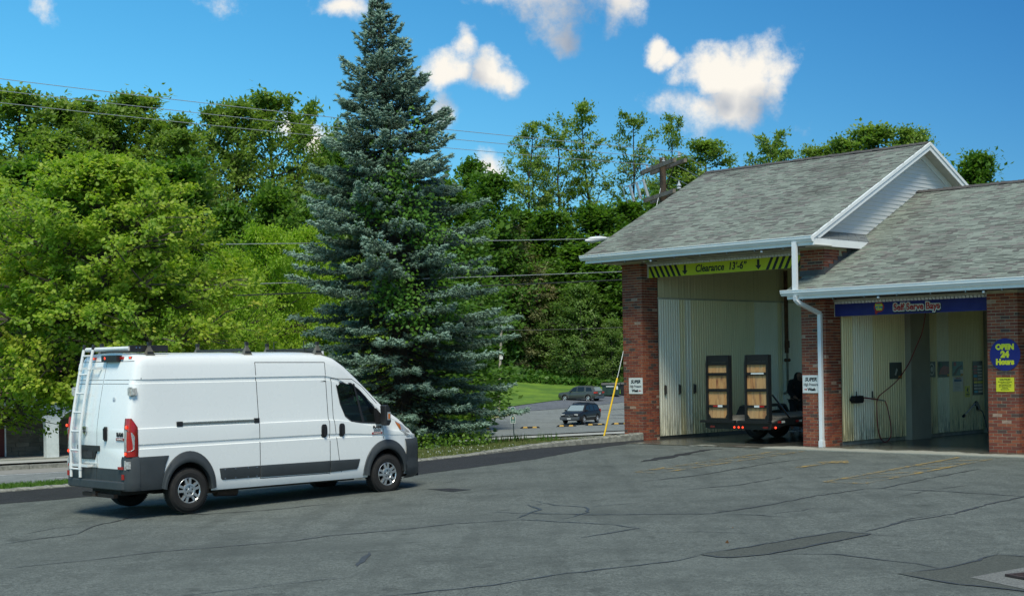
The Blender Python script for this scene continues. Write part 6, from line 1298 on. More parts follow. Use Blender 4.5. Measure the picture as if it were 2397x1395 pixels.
mb = MB(); mb.lathe([(.04, 0), (.08, .03), (.05, .08), (.08, .12), (.05, .18), (0, .3)], ap_(-1.2, .1, 7.8), (0, 0, 1), 10); mb.build('insulator', M_CER, t)
for a, b, c in (((.35, -.5, 8.2), (.5, -.6, 8.8), (.2, 0, 8.7)), ((1.05, -.5, 8.25), (1.4, -.9, 8.9), (1.4, 0, 8.75)), ((1.75, -.5, 8.2), (2.6, -.9, 8.7), (1.5, -.1, 8.9)), ((-1.2, .1, 8.0), (-.6, .3, 8.15), (0, .1, 8.05)), ((-1.2, .1, 8.0), (-.7, .3, 7.9), (.0, .1, 8.0))):
    mb = MB(); mb.tube(smooth_pts([ap_(*a), ap_(*b), ap_(*c)], 5), .010, 5); mb.build('jumper_cable', M_WIRED, t)
mb = MB(); mb.tube([ap_(-.7, .18, 8.7), ap_(0, .1, 8.0)], .02, 5); mb.tube([ap_(.7, .18, 8.7), ap_(0, .1, 8.0)], .02, 5); mb.build('arm_brace', M_RUST, t)
def wire(name, label, pts, r, m, sag=.3, group='power lines over the street', cat='wire'):
    P = [Vector(p) for p in pts]; out = []
    for a, b in zip(P, P[1:]):
        for i in range(16): f = i/16; q = a.lerp(b, f); q.z -= sag*4*f*(1-f); out.append(q)
    out.append(P[-1]); mb = MB(); mb.tube(out, r, 5, caps=False); o = mb.build(name, m); tag(o, label, cat, group); return o
wdir = Vector((-.85, -.52, 0))
A1 = UP+ap_(-1.5, 0, 8.98); A2 = UP+ap_(-.1, 0, 8.98); A3 = UP+ap_(1.5, 0, 8.98)
for i, (a, z2, lab) in enumerate(((A1, 9.75, 'topmost of the three upper power lines'), (A2, 9.68, 'middle one of the three upper power lines'), (A3, 9.62, 'lowest of the three upper power lines'))):
    e = a+wdir*34; e.z = z2+.35; wire('power_line', lab+', pale against the left trees', [a, e], .009, M_WIRE, .22)
    f = Vector((15.5+i*.4, 68+i*3, 8.4)); wire('power_line', ('first', 'second', 'third')[i]+' power line from the top, running from the pole down behind the roof', [a, f], .010, M_WIRE, .25)
for z1, z2, r, m, lab in ((6.36, 5.72, .011, M_WIRE, 'pale cable crossing beside the street lamp'), (5.28, 4.60, .011, M_WIRE, 'thin cable above the thick black cable'), (5.02, 4.28, .018, M_WIRED, 'thick black cable, lowest of those tied to the pole')):
    a = Vector((5.0, 47.9, z1)); e = a+wdir*34; e.z = z2-(z1-z2)*.9; wire('telephone_cable', lab, [a, e], r, m, .12, 'telephone cables over the street', 'cable')
wire('distant_cable', 'thin sagging cable in front of the dark woods', [(-8, 100, 4.9), (14, 96, 4.9)], .018, M_WIRED, .35, None, 'cable')
t = thing('street_lamp', 'white cobra-head street lamp on a short arm left of the roof', 'street lamp', (5.0, 47.9, 6.25)); M_LAMPW = mat('white lamp housing', (.68, .70, .70), .4)
mb = MB(); mb.tube([(0, 0, .05), (-1.0, -.3, .12), (-2.0, -.55, .06)], .03, 8); mb.build('arm', M_GREYM, t); mb = MB(); mb.tube([(-1.85, -.51, .06), (-2.05, -.56, .05), (-2.35, -.64, .0), (-2.55, -.7, -.02)], [.05, .09, .11, .03], 10); mb.build('lamp_head', M_LAMPW, t, smooth=60)
# guy wire with its yellow guard
t = thing('guy_wire', 'slanting guy wire with a long yellow plastic guard', 'guy wire', (2.72, 44.2, gz(2.72, 44.2))); b0 = Vector((0, 0, 0)); b1 = UP+Vector((-.05, 0, 8.1-UP.z))-Vector((2.72, 44.2, gz(2.72, 44.2)))
mb = MB(); mb.tube([b0, b1], .012, 6); mb.build('wire', M_WIRE, t); mb = MB(); mb.tube([b0+b1*.0, b0+b1*.235], .028, 8); mb.build('guard', mat('yellow plastic guard', (.78, .50, .01), .4), t)

# ------------------------------------------------------------------ stucco arcade building across the street, left
AB = thing('arcade_building', 'low building with white stucco arches and a reddish tile roof across the street', 'building', SN(5.7, 25.2)+(-.86,), math.atan2(TS.y, TS.x))
M_STUC = mat('white stucco', (.66, .70, .70), .9, vary=.12, vs=6, bmp=.9, bs=9); M_WALLU = mat('grey stucco wall', (.27, .28, .26), .9, vary=.15); M_STONE = mat('brown stone siding', (.17, .15, .115), .9, vary=.35, vs=3, rnd=.22); M_DOOR = mat('dark red door', (.10, .012, .012), .6); M_TILE = mat('red brown roof tile', (.17, .07, .055), .8, vary=.3, vs=6, rnd=.25)
mb = MB(); mb.box((-12, 1.6, .0), (18, 8, 2.5)); mb.build('wall', M_WALLU, AB)
mb = MB(); mb.box((-12.3, -.25, -.4), (18.3, 1.6, .02)); mb.build('porch_floor', M_CONC, AB)
rg = random.Random(3)
for k in range(8):
    x = -4.0
    while x < 18:
        w = rg.uniform(.5, 1.1); 
        if not (2.1 < x+w/2 < 3.5): mb = MB(); mb.box((x+.01, 1.6-rg.uniform(.03, .06), .05+k*.16), (min(x+w, 18)-.01, 1.6, .20+k*.16)); mb.build('stone', M_STONE, AB)
        x += w
for x in (2.8, 9.0): mb = MB(); mb.box((x-.5, 1.53, .03), (x+.5, 1.598, 2.0)); d_ = mb.build('door', M_DOOR, AB); mb = MB(); mb.box((x-.56, 1.52, .03), (x-.505, 1.60, 2.2)); mb.box((x+.505, 1.52, .03), (x+.56, 1.60, 2.2)); mb.build('door_frame', M_STUC, d_)
for i in range(-4, 6):       # arch bays: pillars at 3.4 m
    xc = 4.15+i*3.3; hw_ = .225; prof = [(xc-hw_, 0), (xc+hw_, 0)]
    R_ = 1.42
    for k in range(9): a = PI*(1-k/8*.5); prof.append((xc+hw_+R_+R_*math.cos(a), 1.15+.72*math.sin(a)))
    prof += [(xc+hw_+R_, 2.28), (xc-hw_-R_, 2.28)]
    for k in range(8, -1, -1): a = PI*k/8*.5; prof.append((xc-hw_-R_+R_*math.cos(a), 1.15+.72*math.sin(a)))
    mb = MB(); n = len(prof); P0 = [(x, -.15, z) for x, z in prof]; P1 = [(x, .2, z) for x, z in prof]; mb.add(P0+P1, [tuple(range(n)), tuple(range(2*n-1, n-1, -1))]+[((k+1) % n, k, n+k, n+(k+1) % n) for k in range(n)]); mb.build('arch_pillar', M_STUC, AB)
mb = MB(); mb.prism([(-.6, 2.28), (9, 2.30), (4.2, 3.8)], 'x', -12.5, 18.5); rf = mb.build('roof', M_DECK, AB)
for k in range(13):
    x = -4
    while x < 14: 
        w = .42; y0 = -.62+k*.37; z0 = 2.30+k*.37*.325; mb = MB(); mb.add([(x, y0, z0+.05), (x+w-.02, y0, z0+.05), (x+w-.02, y0+.40, z0+.155), (x, y0+.40, z0+.155), (x, y0, z0), (x+w-.02, y0, z0)], [(0, 1, 2, 3), (4, 5, 1, 0)])
        if k == 0 and x == -4: TB = MB()
        TB.add(mb.v, mb.f); x += w
stuff(TB.build('roof_tiles', M_TILE, rf))
# ------------------------------------------------------------------ vegetation
M_BARK = mat('grey brown bark', (.10, .085, .065), .95, vary=.4, vs=5, bmp=.8, bs=25); M_BARKD = mat('dark bark', (.055, .045, .035), .95, vary=.4, vs=4)
L_PEAR = leafmat('pear leaf', (.13, .27, .035), (.34, .46, .045), (.62, .58, .11), .5, .5)
L_LOC = leafmat('bright locust leaf', (.17, .32, .02), (.28, .43, .03), (.42, .50, .05), .5, .5)
L_DENSE = leafmat('woodland leaf', (.055, .135, .02), (.12, .23, .03), (.20, .31, .045), .5, .45)
L_AIRY = leafmat('open crown leaf', (.11, .20, .04), (.21, .31, .055), (.31, .39, .075), .5, .45)
L_BROWN = leafmat('leaf with catkins', (.06, .11, .025), (.20, .20, .08), (.38, .30, .17), .6, .3)
L_WALNUT = leafmat('walnut leaf', (.075, .15, .028), (.15, .24, .045), (.25, .32, .09), .45, .4)
L_VINE = leafmat('vine leaf', (.045, .13, .015), (.08, .20, .02), (.13, .26, .03), .55, .3)
def unit(v): return v/(np.linalg.norm(v, axis=-1, keepdims=True)+1e-9)
def make_tree(name, seed, H, r0, fbase, env, n1, n2, nl, ls, la, lm, bm_, sig, wob=.5, rise=.45, hang=.0, clump=.7, up=.4, hexa=False):
    """returns (trunk mesh, crown mesh): a wobbling trunk, limbs, branches, and leaves gathered in clumps along them"""
    rng = np.random.default_rng(seed); mb = MB(); C = []; 
    tz = np.linspace(0, .93, 9)*H; tx = np.cumsum(rng.normal(0, wob*.12, 9)); ty = np.cumsum(rng.normal(0, wob*.12, 9)); tx[0] = ty[0] = 0
    trunk = [(tx[i], ty[i], tz[i]) for i in range(9)]; mb.tube([(0, 0, -.6)]+trunk[0:], [r0*1.25, r0*1.05]+[r0*(1-.93*i/8)**.8+.012 for i in range(1, 9)], 8)
    def tp(z): return np.array([np.interp(z, tz, tx), np.interp(z, tz, ty), z])
    for i in range(n1):
        f = fbase+(1-fbase)*((i+.5)/n1)**.9; z = f*H; az = i*2.39996+rng.normal(0, .3); R = env((f-fbase)/(1-fbase))*rng.uniform(.72, 1.12)
        rs_ = rise*rng.uniform(.6, 1.4); z0 = max(fbase*H*.55, z-R*rs_); p = tp(min(z0, H*.92)); d = np.array([math.cos(az), math.sin(az), rs_]); pts = [p]; k = 5
        for j in range(k): q = pts[-1]+d*(R/k)+rng.normal(0, R*.035, 3); q[2] -= hang*R/k*(j/k)*2; pts.append(q)
        rb_ = max(.015, r0*.42*(1-f)**.5+.01); mb.tube(pts, [rb_*(1-.8*j/k) for j in range(k+1)], 5); cw = rng.uniform(0, 1)
        for j in range(2, k+1): C.append((pts[j], cw, unit(d), .9))
        for s_ in range(n2):
            t = rng.uniform(.3, 1.); a0 = pts[int(t*k) if t < 1 else k-1]; a = az+rng.choice((-1, 1))*rng.uniform(.4, 1.3); dd = np.array([math.cos(a), math.sin(a), rng.uniform(-.15, .8)])
            L_ = R*rng.uniform(.22, .5); q1 = a0+dd*L_*.5+rng.normal(0, .05*L_, 3); q2 = q1+dd*L_*.5+rng.normal(0, .08*L_, 3)-np.array([0, 0, hang*L_*.5])
            mb.tube([a0, q1, q2], [rb_*.4, rb_*.28, .006], 4); cw2 = cw*.5+rng.uniform(0, .5); C += [(q1, cw2, unit(dd), .8), (q2, cw2, unit(dd), 1.1), (q2+rng.normal(0, sig*.7, 3), cw2, unit(dd), .8)]
    top = tp(H*.93); 
    for _ in range(max(3, n1//4)): C.append((top+np.clip(rng.normal(0, sig*.5, 3), -sig, sig)-np.array([0, 0, rng.uniform(0, .05*H)]), rng.uniform(0, 1), np.array([0, 0, 1.]), .8))
    P = np.array([c[0] for c in C]); cw = np.array([c[1] for c in C]); D = np.array([c[2] for c in C]); w = np.array([c[3] for c in C])*rng.uniform(.3, 1.7, len(C)); w /= w.sum()
    idx = rng.choice(len(C), nl, p=w); off = np.clip(rng.normal(0, 1, (nl, 3)), -1.7, 1.7)*sig*rng.uniform(.35, 1.05, (nl, 1)); off[:, 2] *= .62
    Q = P[idx]+off; tint = cw[idx]*clump+rng.uniform(0, 1, nl)*(1-clump)+off[:, 2]/sig*.10
    ax = D[idx]*.6+unit(off)*.7; ax[:, 2] -= hang*1.4
    o1 = mb.build(name+'_t', bm_, smooth=60); rad = Q-np.array([0, 0, H*.45]); rad[:, 2] *= .5; fac = unit(rad)*.9+np.array([0, 0, .5]); o2 = leaves(name+'_c', Q, ls, la, lm, None, rng, axis=unit(ax), tint=tint, spread=1.1, up=up, facing=fac, hexa=hexa)
    m1, m2 = o1.data, o2.data; bpy.data.objects.remove(o1); bpy.data.objects.remove(o2); return m1, m2
E_ = {'round': lambda k: lambda t: k*(.55+.45*math.sin(PI*min(1, t*1.05+.12)))*(1 if t < .75 else max(.2, 1-(t-.75)*2.9)),
      'column': lambda k: lambda t: k*(.75+.35*math.sin(PI*t))*(1 if t < .85 else .6)}
# unit trees: height 1 scaled later -> built at 24 m with crown radius 4
KINDS = {
 'A': [make_tree('a%d' % i, 40+i, 24, .30, .30, E_['round'](4.6), 44, 11, 13500, .31, .62, L_AIRY, M_BARKD, .42, rise=.55, wob=1.2) for i in range(3)],
 'T': [make_tree('t%d' % i, 60+i, 24, .24, .30, E_['column'](3.3), 24, 9, 5600, .38, .6, L_AIRY, M_BARKD, .42, wob=2.0, rise=.9) for i in range(4)],
 'D': [make_tree('d%d' % i, 80+i, 24, .35, .04, E_['round'](4.8), 44, 8, 15000, .50, .66, L_DENSE, M_BARKD, .78, rise=.4, wob=.8) for i in range(4)],
 'B': [make_tree('b%d' % i, 95+i, 24, .30, .10, E_['round'](5.2), 40, 8, 14000, .48, .45, L_BROWN, M_BARKD, .60, rise=.4, hang=.35) for i in range(1)],
 'W': [make_tree('w%d' % i, 97+i, 24, .30, .08, E_['round'](8.5), 34, 8, 9000, .75, .38, L_WALNUT, M_BARK, .95, rise=.35, hang=.25) for i in range(2)],
 'L': [make_tree('l%d' % i, 99+i, 24, .40, .06, E_['round'](9.5), 60, 10, 34000, .46, .5, L_LOC, M_BARKD, .85, rise=.35, hang=.15) for i in range(2)]}
NAMES = {'A': ('open_crown_tree', 'tree'), 'T': ('thin_tree', 'tree'), 'D': ('dense_tree', 'tree'), 'B': ('catkin_tree', 'tree'), 'W': ('walnut_tree', 'tree'), 'L': ('locust_tree', 'tree')}
TREES = [(-31.1,92,-2.8,24.7,3.5,'A'), (-29.4,100,-2.8,25.8,3.2,'A'), (-26.1,104,-2.8,26.7,3.7,'A'), (-21.5,106,-2.8,26.3,2.3,'A'), (-18.0,112,-2.7,28.3,3.5,'A'), (-15.7,118,-2.6,27.3,2.1,'T'), (-13.7,120,-2.6,26.9,1.8,'T'), (-21.9,98,-2.8,22.9,2.6,'A'), (-27.6,86,-2.5,20.5,3.0,'A'), (-26.0,78,-2.2,16.9,3.4,'D'), (-21.6,78,-2.1,16.1,3.4,'D'), (-19.1,84,-2.3,17.8,3.0,'D'), (-15.2,80,-2.0,14.3,1.9,'D'), (-13.6,84,-2.1,16.0,2.1,'D'), (-12.5,92,-2.4,16.6,1.9,'D'), (-11.9,104,-2.8,22.2,2.1,'D'), (-9.2,108,-2.9,22.0,3.5,'D'), (-5.3,112,-3.0,20.9,3.6,'D'), (-4.3,75,-1.7,10.5,2.7,'D'), (-10.5,62,-1.2,10.3,1.9,'L'), (-9.4,66,-1.4,10.7,1.8,'L'), (-11.3,58,-1.0,8.7,1.5,'L'), (-7.4,64,-1.2,9.1,1.5,'L'), (-13.5,60,-1.2,8.9,1.4,'L'), (-2.1,180,1.4,26.3,4.0,'D'), (-5.3,190,4.7,26.1,3.4,'D'), (1.6,205,8.2,29.3,3.1,'T'), (7.3,208,7.9,29.8,3.6,'T'), (12.2,210,7.4,34.3,3.4,'T'), (16.7,212,7.0,34.0,3.1,'T'), (21.9,208,4.4,34.7,2.6,'T'), (26.6,200,1.3,33.9,4.7,'A'), (23.4,198,1.4,31.0,3.5,'A'), (4.4,212,10.0,24.8,3.1,'T'), (45.7,180,-1.8,32.8,5.0,'A'), (41.7,186,-1.3,30.7,3.3,'T'), (36.1,190,-0.6,31.5,3.1,'T'), (51.6,184,-1.8,32.5,2.7,'A'), (5.3,192,3.1,20.7,4.2,'D'), (10.8,190,1.5,22.9,4.8,'D'), (16.0,195,1.8,23.6,4.6,'D'), (8.6,186,1.2,17.5,4.9,'D'), (13.9,184,0.5,18.5,4.3,'D'), (2.2,195,4.6,19.6,3.4,'D'), (0.1,182,1.4,19.8,3.9,'B'), (2.7,180,0.9,14.7,2.7,'B'), (5.7,184,1.2,13.6,3.8,'D'), (11.0,182,0.5,15.7,4.3,'D'), (0.3,186,2.4,11.5,3.3,'D'), (-2.4,184,2.4,15.8,3.3,'D'), (-4.1,184,2.7,10.1,3.3,'D'), (14.6,180,-0.1,13.4,3.2,'D'), (8.6,176,-0.1,12.7,3.9,'W'), (12.0,174,-0.5,8.6,2.3,'W'), (5.0,179,0.6,10.1,2.4,'W'), (-0.9,182,1.5,7.9,3.0,'D'), (2.4,184,1.5,7.4,2.7,'D'), (-4.6,180,1.7,5.6,2.4,'D'), (20.9,192,0.9,25.5,4.0,'D'), (25.1,190,0.2,24.7,4.5,'D'), (-33.1,90,-2.8,20.3,3.2,'A'), (61.0,190,-1.9,30.7,3.9,'D'), (-37.5,95,-2.8,20.6,3.4,'D'), (38.1,182,-1.4,30.3,3.2,'A'), (42.2,180,-1.8,31.7,3.4,'A'), (48.5,176,-2.1,32.2,3.1,'A'), (32.7,185,-0.8,31.0,2.7,'T'), (-30.5,96,-2.9,24.9,3.1,'A'), (-27.2,100,-2.8,25.1,2.9,'A'), (-23.2,100,-2.9,24.4,2.9,'A'), (-19.6,108,-2.8,27.0,2.7,'A'), (-16.7,114,-2.7,27.6,2.4,'T'), (-13.6,110,-2.8,24.2,2.3,'A'),]
LOOK = {'A': 'leafy open-crowned tree', 'T': 'tall thin sparse tree', 'D': 'dense dark green tree', 'B': 'brownish tree hung with catkins', 'W': 'light green walnut', 'L': 'bright yellow-green tree'}
def where(x, y, z):
    u = x/y
    if u < -.16: return 'behind the pear trees' if y > 74 else 'behind the white van'
    if u < -.02: return 'behind the blue spruce' if y > 74 else 'beside the blue spruce'
    if u < .08: return 'between spruce and car wash'
    if u < .20: return 'behind the utility pole'
    return 'above the car wash ridge'
GRP = {'A': 'open-crowned trees of the far woods', 'T': 'thin sparse trees on the skyline', 'D': 'dense trees of the far woods', 'B': 'brownish catkin trees on the slope', 'W': 'walnuts at the edge of the woods', 'L': 'bright trees across the street'}
cnt = {}; rt = random.Random(8)
SPOT = {}
for (x, y, g, h, R_, k) in TREES: SPOT.setdefault((k, where(x, y, 0)), []).append((x/y, y))
def order_word(i, n):
    if n == 1: return ''
    if i == 0: return 'leftmost '
    if i == n-1: return 'rightmost '
    return ('second ', 'third ', 'fourth ', 'fifth ', 'sixth ', 'seventh ', 'eighth ', 'ninth ', 'tenth ', 'eleventh ', 'twelfth ', 'thirteenth ')[i-1]
for (x, y, g, h, R_, k) in TREES:
    vs = KINDS[k]; i = cnt.get(k, 0); cnt[k] = i+1; tm, cm = vs[i % len(vs)]; nm, cat = NAMES[k]; w = where(x, y, 0); L_ = sorted(SPOT[(k, w)]); n = len(L_); j = L_.index((x/y, y))
    lab = (order_word(j, n)+LOOK[k]+' '+w) if n > 1 else LOOK[k]+' '+w
    if n > 3 and 0 < j < n-1: lab = '%s%s from the left, %s' % (order_word(j, n), LOOK[k], w)
    t = thing(nm, lab, cat, (x, y, g-.3), rt.uniform(0, 6.28), GRP[k])
    sxy = R_*{'A': 1.65, 'T': 1.15, 'D': 1.35, 'B': 1.3, 'W': 1.35, 'L': 1.5}[k]/{'A': 4.6, 'T': 3.1, 'D': 4.8, 'B': 5.2, 'W': 8.5, 'L': 9.5}[k]; sz = h/24.5; sxy, sz = (sxy*1.15, sz*1.07) if x/y > .17 else (sxy, sz)
    t.scale = (sxy, sxy, sz); link('trunk', tm, t); link('crown', cm, t)

# the yellow-green pear trees behind the van
def pear(label, x, y, seed, H, R_, nl, fb=.26):
    tm, cm = make_tree('p', seed, H, .17, fb, lambda t: R_*(.80+.30*math.sin(PI*min(1, t*.9+.18)))*(1 if t < .72 else max(.22, 1-(t-.72)*2.4)), 70, 14, nl, .098, .80, L_PEAR, M_BARK, .15, rise=.35, hang=.22, clump=.6, up=.3, wob=.4, hexa=True)
    t = thing('pear_tree', label, 'tree', (x, y, gz(x, y)-.05), 0, 'pear trees along the kerb'); link('trunk', tm, t); link('crown', cm, t)
pear('large yellow-green pear tree standing behind the rear of the white van', -9.1, 32.4, 5, 7.45, 2.45, 72000)
pear('yellow-green pear tree at the left edge of the photo', -13.3, 35.2, 6, 8.1, 2.6, 26000)

# the blue spruce
def spruce():
    rng = np.random.default_rng(21); H = 12.75; bx, by = -3.0, 40.0; zb = gz(bx, by); top = np.array([-.55, 0.])
    RZ = lambda z: float(np.interp(z, [0, 1.2, 3.2, 5.5, 7.2, 9.5, 11.2, 12.3, 12.75], [2.5, 3.0, 3.05, 2.78, 2.3, 1.36, .64, .24, .05]))
    T = thing('blue_spruce', 'tall blue spruce with layered branches standing behind the van', 'tree', (bx, by, zb))
    axis = lambda z: np.array([top[0]*(z/H)**1.3, 0, z]); mb = MB(); mb.tube([axis(z) for z in np.linspace(-.3, H-.1, 14)], [.24*(1-i/14)**.8+.012 for i in range(14)], 9); mb.build('trunk', M_BARKD, T, smooth=60)
    br = MB(); F, FD, FT, FL = [], [], [], []; dead = []; z = .25; wh = 0
    while z < H-.15:
        n = int(rng.integers(7, 10)) if z < 10.5 else int(rng.integers(5, 7)); a0 = rng.uniform(0, 6.28)
        for i in range(n):
            az = a0+2*PI*i/n+rng.normal(0, .16); Rm = RZ(z)*rng.uniform(.62, 1.14)
            if rng.random() < .10: Rm *= .62
            zz = z+rng.normal(0, .08); p0 = axis(zz); droop = float(np.interp(zz, [0, 3, 8, 12], [.34, .30, .10, -.5])); k = 8; pts = []
            for j in range(k+1):
                t = j/k; r = Rm*t; pts.append(p0+np.array([math.cos(az)*r, math.sin(az)*r, -droop*r+.16*Rm*t**3+.02*math.sin(5*t+i)]))
            pts = np.array(pts); br.tube(pts, [max(.007, .035*(1-j/k)*(.4+Rm/3)) for j in range(k+1)], 4, caps=False); tb = rng.uniform(0, 1)
            m = max(3, int(Rm*.86/.095))
            for s_ in range(m):
                t = .20+.80*(s_+.5)/m; q = pts[int(t*k)]+(pts[min(k, int(t*k)+1)]-pts[int(t*k)])*(t*k-int(t*k)); dirb = unit(pts[min(k, int(t*k)+1)]-pts[max(0, int(t*k)-1)] if t < 1 else pts[k]-pts[k-1])
                side = np.array([-math.sin(az), math.cos(az), 0]); Lt = (.22+.52*(1-t))*min(1, Rm/1.4)*rng.uniform(.75, 1.25)
                if t < .42: 
                    dead.append((q, side)); 
                    if rng.random() < .8: continue
                for sg in (-1, 1):
                    d = unit(dirb*.75+side*sg*rng.uniform(.7, 1.1)+np.array([0, 0, rng.uniform(-.30, .12)])); nf = max(1, int(Lt/.085))
                    for f in range(nf):
                        u = (f+1)/nf; b = q+d*Lt*u; b[2] += .05*u*u-.03
                        for e in ((d,) if f < nf-1 else (d, unit(d+side*.5*sg), unit(d-side*.35*sg+dirb*.4))):
                            F.append(b-d*.05+rng.normal(0, .012, 3)); FD.append(unit(e+rng.normal(0, .22, 3)+(0 if f == nf-1 else side*sg*rng.choice((-.5, .6))))); FT.append(min(1, max(0, -.22+.62*t+.42*u*t+.34*(tb-.5)-.012*zz+rng.normal(0, .08)))); FL.append(rng.uniform(.13, .185)*(1.1 if t > .8 else 1))  # tint by twig position: paler young tips, inner needles darkened for crown shade
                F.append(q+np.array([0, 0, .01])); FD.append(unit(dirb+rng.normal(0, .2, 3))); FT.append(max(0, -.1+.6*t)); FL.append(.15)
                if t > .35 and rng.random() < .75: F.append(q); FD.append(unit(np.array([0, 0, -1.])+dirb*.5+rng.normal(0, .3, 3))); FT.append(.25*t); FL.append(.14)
        z += float(np.interp(z, [0, 8, 12], [.37, .30, .18])); wh += 1
    for i in range(8): F.append(axis(H-.05*i)); FD.append(unit(np.array([rng.normal(0, .3), rng.normal(0, .3), 1.]))); FT.append(.7); FL.append(.2)
    br.build('branches', M_BARKD, T)
    F, FD, FT, FL = map(np.array, (F, FD, FT, FL)); n = len(F)
    # one twig: a slim bottle brush - a core with needle blades swept forward
    tv, tf = [(0, 0, 0)], []; 
    for x, r in ((.35, .19), ): 
        for a in (0, 2*PI/3, 4*PI/3): tv.append((x, r*math.cos(a), r*math.sin(a)))
    tv.append((1, 0, 0)); tf += [(0, 2, 1), (0, 3, 2), (0, 1, 3), (4, 1, 2), (4, 2, 3), (4, 3, 1)]
    for k in range(8):
        a = k*2.4; x = .08+.10*k; c, s_ = math.cos(a), math.sin(a); b = len(tv); tv += [(x, 0, 0), (x+.09, 0, 0), (x+.26, .36*c, .36*s_)]; tf.append((b, b+1, b+2))
    tv = np.array(tv); tf = np.array(tf); nv = len(tv); nf = len(tf)
    A = FD; r = rng.normal(size=(n, 3)); B = unit(np.cross(A, r)); Cc = np.cross(A, B)
    V = F[:, None, :]+FL[:, None, None]*(tv[None, :, 0:1]*A[:, None, :]+tv[None, :, 1:2]*B[:, None, :]+tv[None, :, 2:3]*Cc[:, None, :])
    me = bpy.data.meshes.new('needles'); me.vertices.add(n*nv); me.vertices.foreach_set('co', V.reshape(-1).astype('f'))
    lo = (tf[None]+(np.arange(n)*nv)[:, None, None]).reshape(-1); me.loops.add(len(lo)); me.loops.foreach_set('vertex_index', lo.astype('i')); me.polygons.add(n*nf); me.polygons.foreach_set('loop_start', (np.arange(n*nf)*3).astype('i'))
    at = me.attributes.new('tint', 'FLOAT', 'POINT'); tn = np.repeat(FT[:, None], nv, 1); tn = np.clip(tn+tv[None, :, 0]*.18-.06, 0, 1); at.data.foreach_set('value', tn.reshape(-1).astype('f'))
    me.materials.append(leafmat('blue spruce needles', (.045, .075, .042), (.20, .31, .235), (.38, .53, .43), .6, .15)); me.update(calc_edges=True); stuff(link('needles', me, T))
    dp = np.array([d[0] for d in dead]); dpp = np.repeat(dp, 5, 0)+rng.normal(0, .11, (len(dp)*5, 3)); dm = leafmat('dead twig', (.05, .035, .018), (.10, .07, .035), None, .9, .0)
    stuff(leaves('dead_twigs', dpp, .30, .07, dm, T, rng, axis=np.repeat(np.array([d[1] for d in dead]), 5, 0), spread=1.6)); print('spruce twigs', n)
    return T
SP = spruce()
VPTS = [(-2.93,38.10,7.05), (-3.50,38.08,6.61), (-2.60,37.92,6.24), (-3.05,38.23,7.52), (-2.16,37.91,5.78), (-3.85,38.20,6.51), (-2.94,37.54,3.99), (-2.62,37.52,3.54), (-3.27,37.59,4.22), (-1.74,37.81,3.76), (-1.29,38.30,5.24), (-1.95,37.74,4.09), (-2.60,38.54,8.57), (-3.52,38.58,8.37), (-1.51,38.10,5.11), (-2.83,37.58,4.43), (-2.27,38.09,6.59),]
rng = np.random.default_rng(3); P = []; 
for i, p in enumerate(VPTS):
    n = 210 if i < 10 else 70; q = np.array(p)[None]+rng.normal(0, 1, (n, 3))*np.array([.27, .16, .34]); q[:, 1] += .42+rng.uniform(0, .35, n); P.append(q)
P = np.concatenate(P); o = leaves('climbing_vine', P, .10, .9, L_VINE, None, rng, axis=np.tile(np.array([0, -.3, -.8]), (len(P), 1)), spread=1.6, up=.3, hexa=True, facing=np.tile(np.array([.0, -.5, .5]), (len(P), 1))); tag(o, 'bright green vine leaves scattered up through the blue spruce', 'vine'); stuff(o)
o = leaves('spruce_undergrowth', np.stack([rng.uniform(-5.2, -.6, 2600), rng.uniform(37.2, 40, 2600), rng.uniform(-.1, .45, 2600)], 1)*1.0, .10, .7, L_DENSE, None, rng, up=.5); tag(o, 'low leafy weeds around the foot of the blue spruce', 'weeds'); stuff(o)
# ------------------------------------------------------------------ ground cover
def ground_leaves(name, label, cat, n, sf, size, asp, m, hgt, axis_up=True, lean=.5, patch=None):
    P = []
    while len(P) < n:
        x, y = sf()
        if patch is None or patch(x, y): P.append((x, y, gz(x, y)+rng.uniform(0, hgt)+.02))
    P = np.array(P); ax = np.tile(np.array([0, 0, 1.]), (len(P), 1)) if axis_up else None
    o = leaves(name, P, size, asp, m, None, rng, axis=ax, spread=lean); tag(o, label, cat); return stuff(o)
L_GR = leafmat('grass blade', (.085, .135, .028), (.16, .19, .055), (.30, .28, .13), .6, .35); L_GRG = leafmat('green grass blade', (.045, .12, .012), (.08, .18, .02), (.13, .23, .03), .6, .35)
def strip_rand(s0, s1, q0, q1): return lambda: SN(rng.uniform(s0, s1), rng.uniform(q0, q1)**1.0)
ground_leaves('verge_grass', 'rough yellow-green grass on the verge behind the kerb', 'grass', 42000, strip_rand(14, 24.3, .2, 6.5), .11, .13, L_GR, .02, lean=.9)
ground_leaves('verge_grass', 'short green grass strip behind the kerb at the left edge', 'grass', 16000, strip_rand(-2, 13, .2, 2.2), .10, .13, L_GRG, .02, lean=.9)
ground_leaves('tall_weeds', 'few tall weeds standing in the verge left of the guy wire', 'weeds', 260, lambda: ((lambda a: SN(a[0]+rng.normal(0, .18), a[1]+rng.normal(0, .25)))(((21.4, 3.8), (22.4, 4.5), (23.4, 5.0), (22.9, 2.9))[rng.integers(0, 4)])), .42, .05, L_GRG, .04, lean=.35)
ground_leaves('clover_flowers', 'tiny white clover flowers in the verge beside the van', 'flowers', 150, strip_rand(15.5, 20.5, .3, 2.6), .035, 1., leafmat('clover petal', (.6, .62, .55), (.75, .75, .7), None, .6, .2), .09)
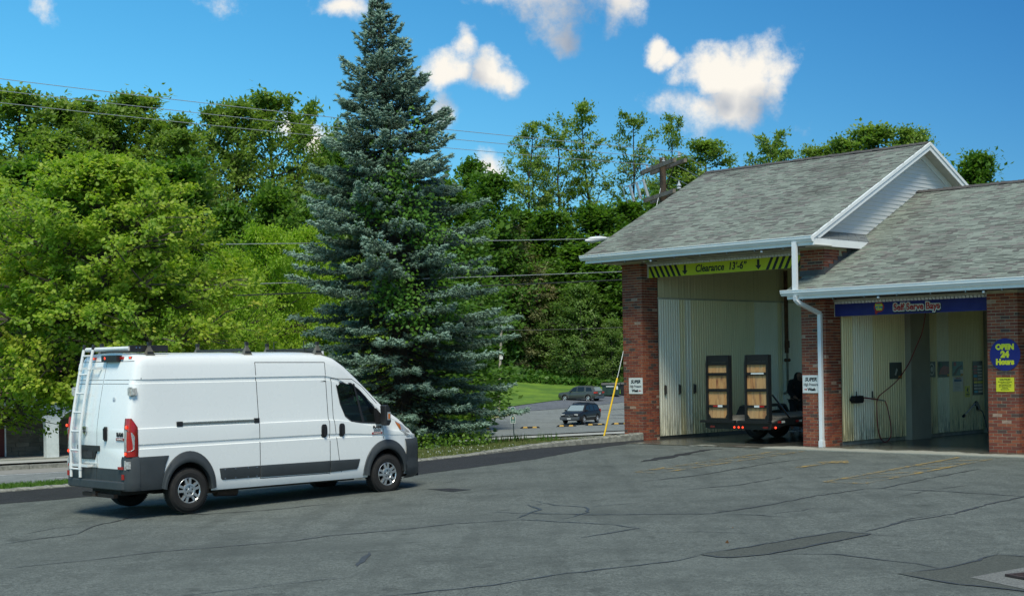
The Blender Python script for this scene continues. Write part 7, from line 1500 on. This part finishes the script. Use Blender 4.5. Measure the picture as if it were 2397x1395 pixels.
ground_leaves('far_verge_grass', 'ragged grass between the street kerb and the sidewalk', 'grass', 16000, strip_rand(24, 44, 21.4, 22.15), .12, .15, L_GR, .03, lean=.9)
BANK = leafmat('bramble leaf', (.035, .10, .012), (.07, .17, .018), (.12, .22, .03), .5, .35)
def bank(x, y): return 168+(-.14*x) < y
ground_leaves('hillside_brambles', 'tangled green brambles covering the bank at the foot of the woods', 'ground cover', 26000, lambda: (rng.uniform(-14, 20), rng.uniform(171, 195)), .55, .7, BANK, .9, axis_up=False)
o = leaves('bramble_hummocks', np.concatenate([np.array([[cx_, cy_, gz(cx_, cy_)+hh*.4]])+rng.normal(0, 1, (420, 3))*np.array([hh*.8, hh*.6, hh*.42]) for cx_, cy_, hh in [(rng.uniform(-12, 20), rng.uniform(173, 192), rng.uniform(.8, 1.9)) for _ in range(34)]]), .5, .7, BANK, None, rng, up=.6); tag(o, 'rounded bramble bushes on the bank above the lawn', 'bushes'); stuff(o)
# fallen leaves and debris beside the corner pillar
mb = MB(); rd = random.Random(6)
for _ in range(9):
    x, y = 2.62+rd.uniform(-.35, .45), 37.15+rd.uniform(-.15, .5); s_ = rd.uniform(.05, .14); mb.prism([(x+s_*math.cos(a)*rd.uniform(.7, 1), y+s_*math.sin(a)*rd.uniform(.6, 1)) for a in np.linspace(0, 2*PI, 7, endpoint=False)], 'z', gz(x, y)-.03, gz(x, y)+s_*.7+.04)
o = mb.build('stone_rubble', mat('pale rubble', (.38, .34, .28), .9, vary=.4, vs=9)); tag(o, 'small heap of pale stones in the soil beside the left brick pillar', 'stones'); stuff(o)
for x, y, sd_, lb in ((2.62, 17.9, 0, 'tiny orange leaf on the asphalt just above the long patch'), (2.9, 19.3, 1, 'tiny dark leaf on the asphalt farther from the long patch')):
    o = leaves('fallen_leaf', np.array([[x, y, lot_z(x, y)+.012]]), .05, .8, leafmat('dry leaf', (.28, .10, .03), (.10, .06, .03), None, .8, .1), None, np.random.default_rng(sd_), up=3); tag(o, lb, 'leaf', 'dry leaves on the asphalt')
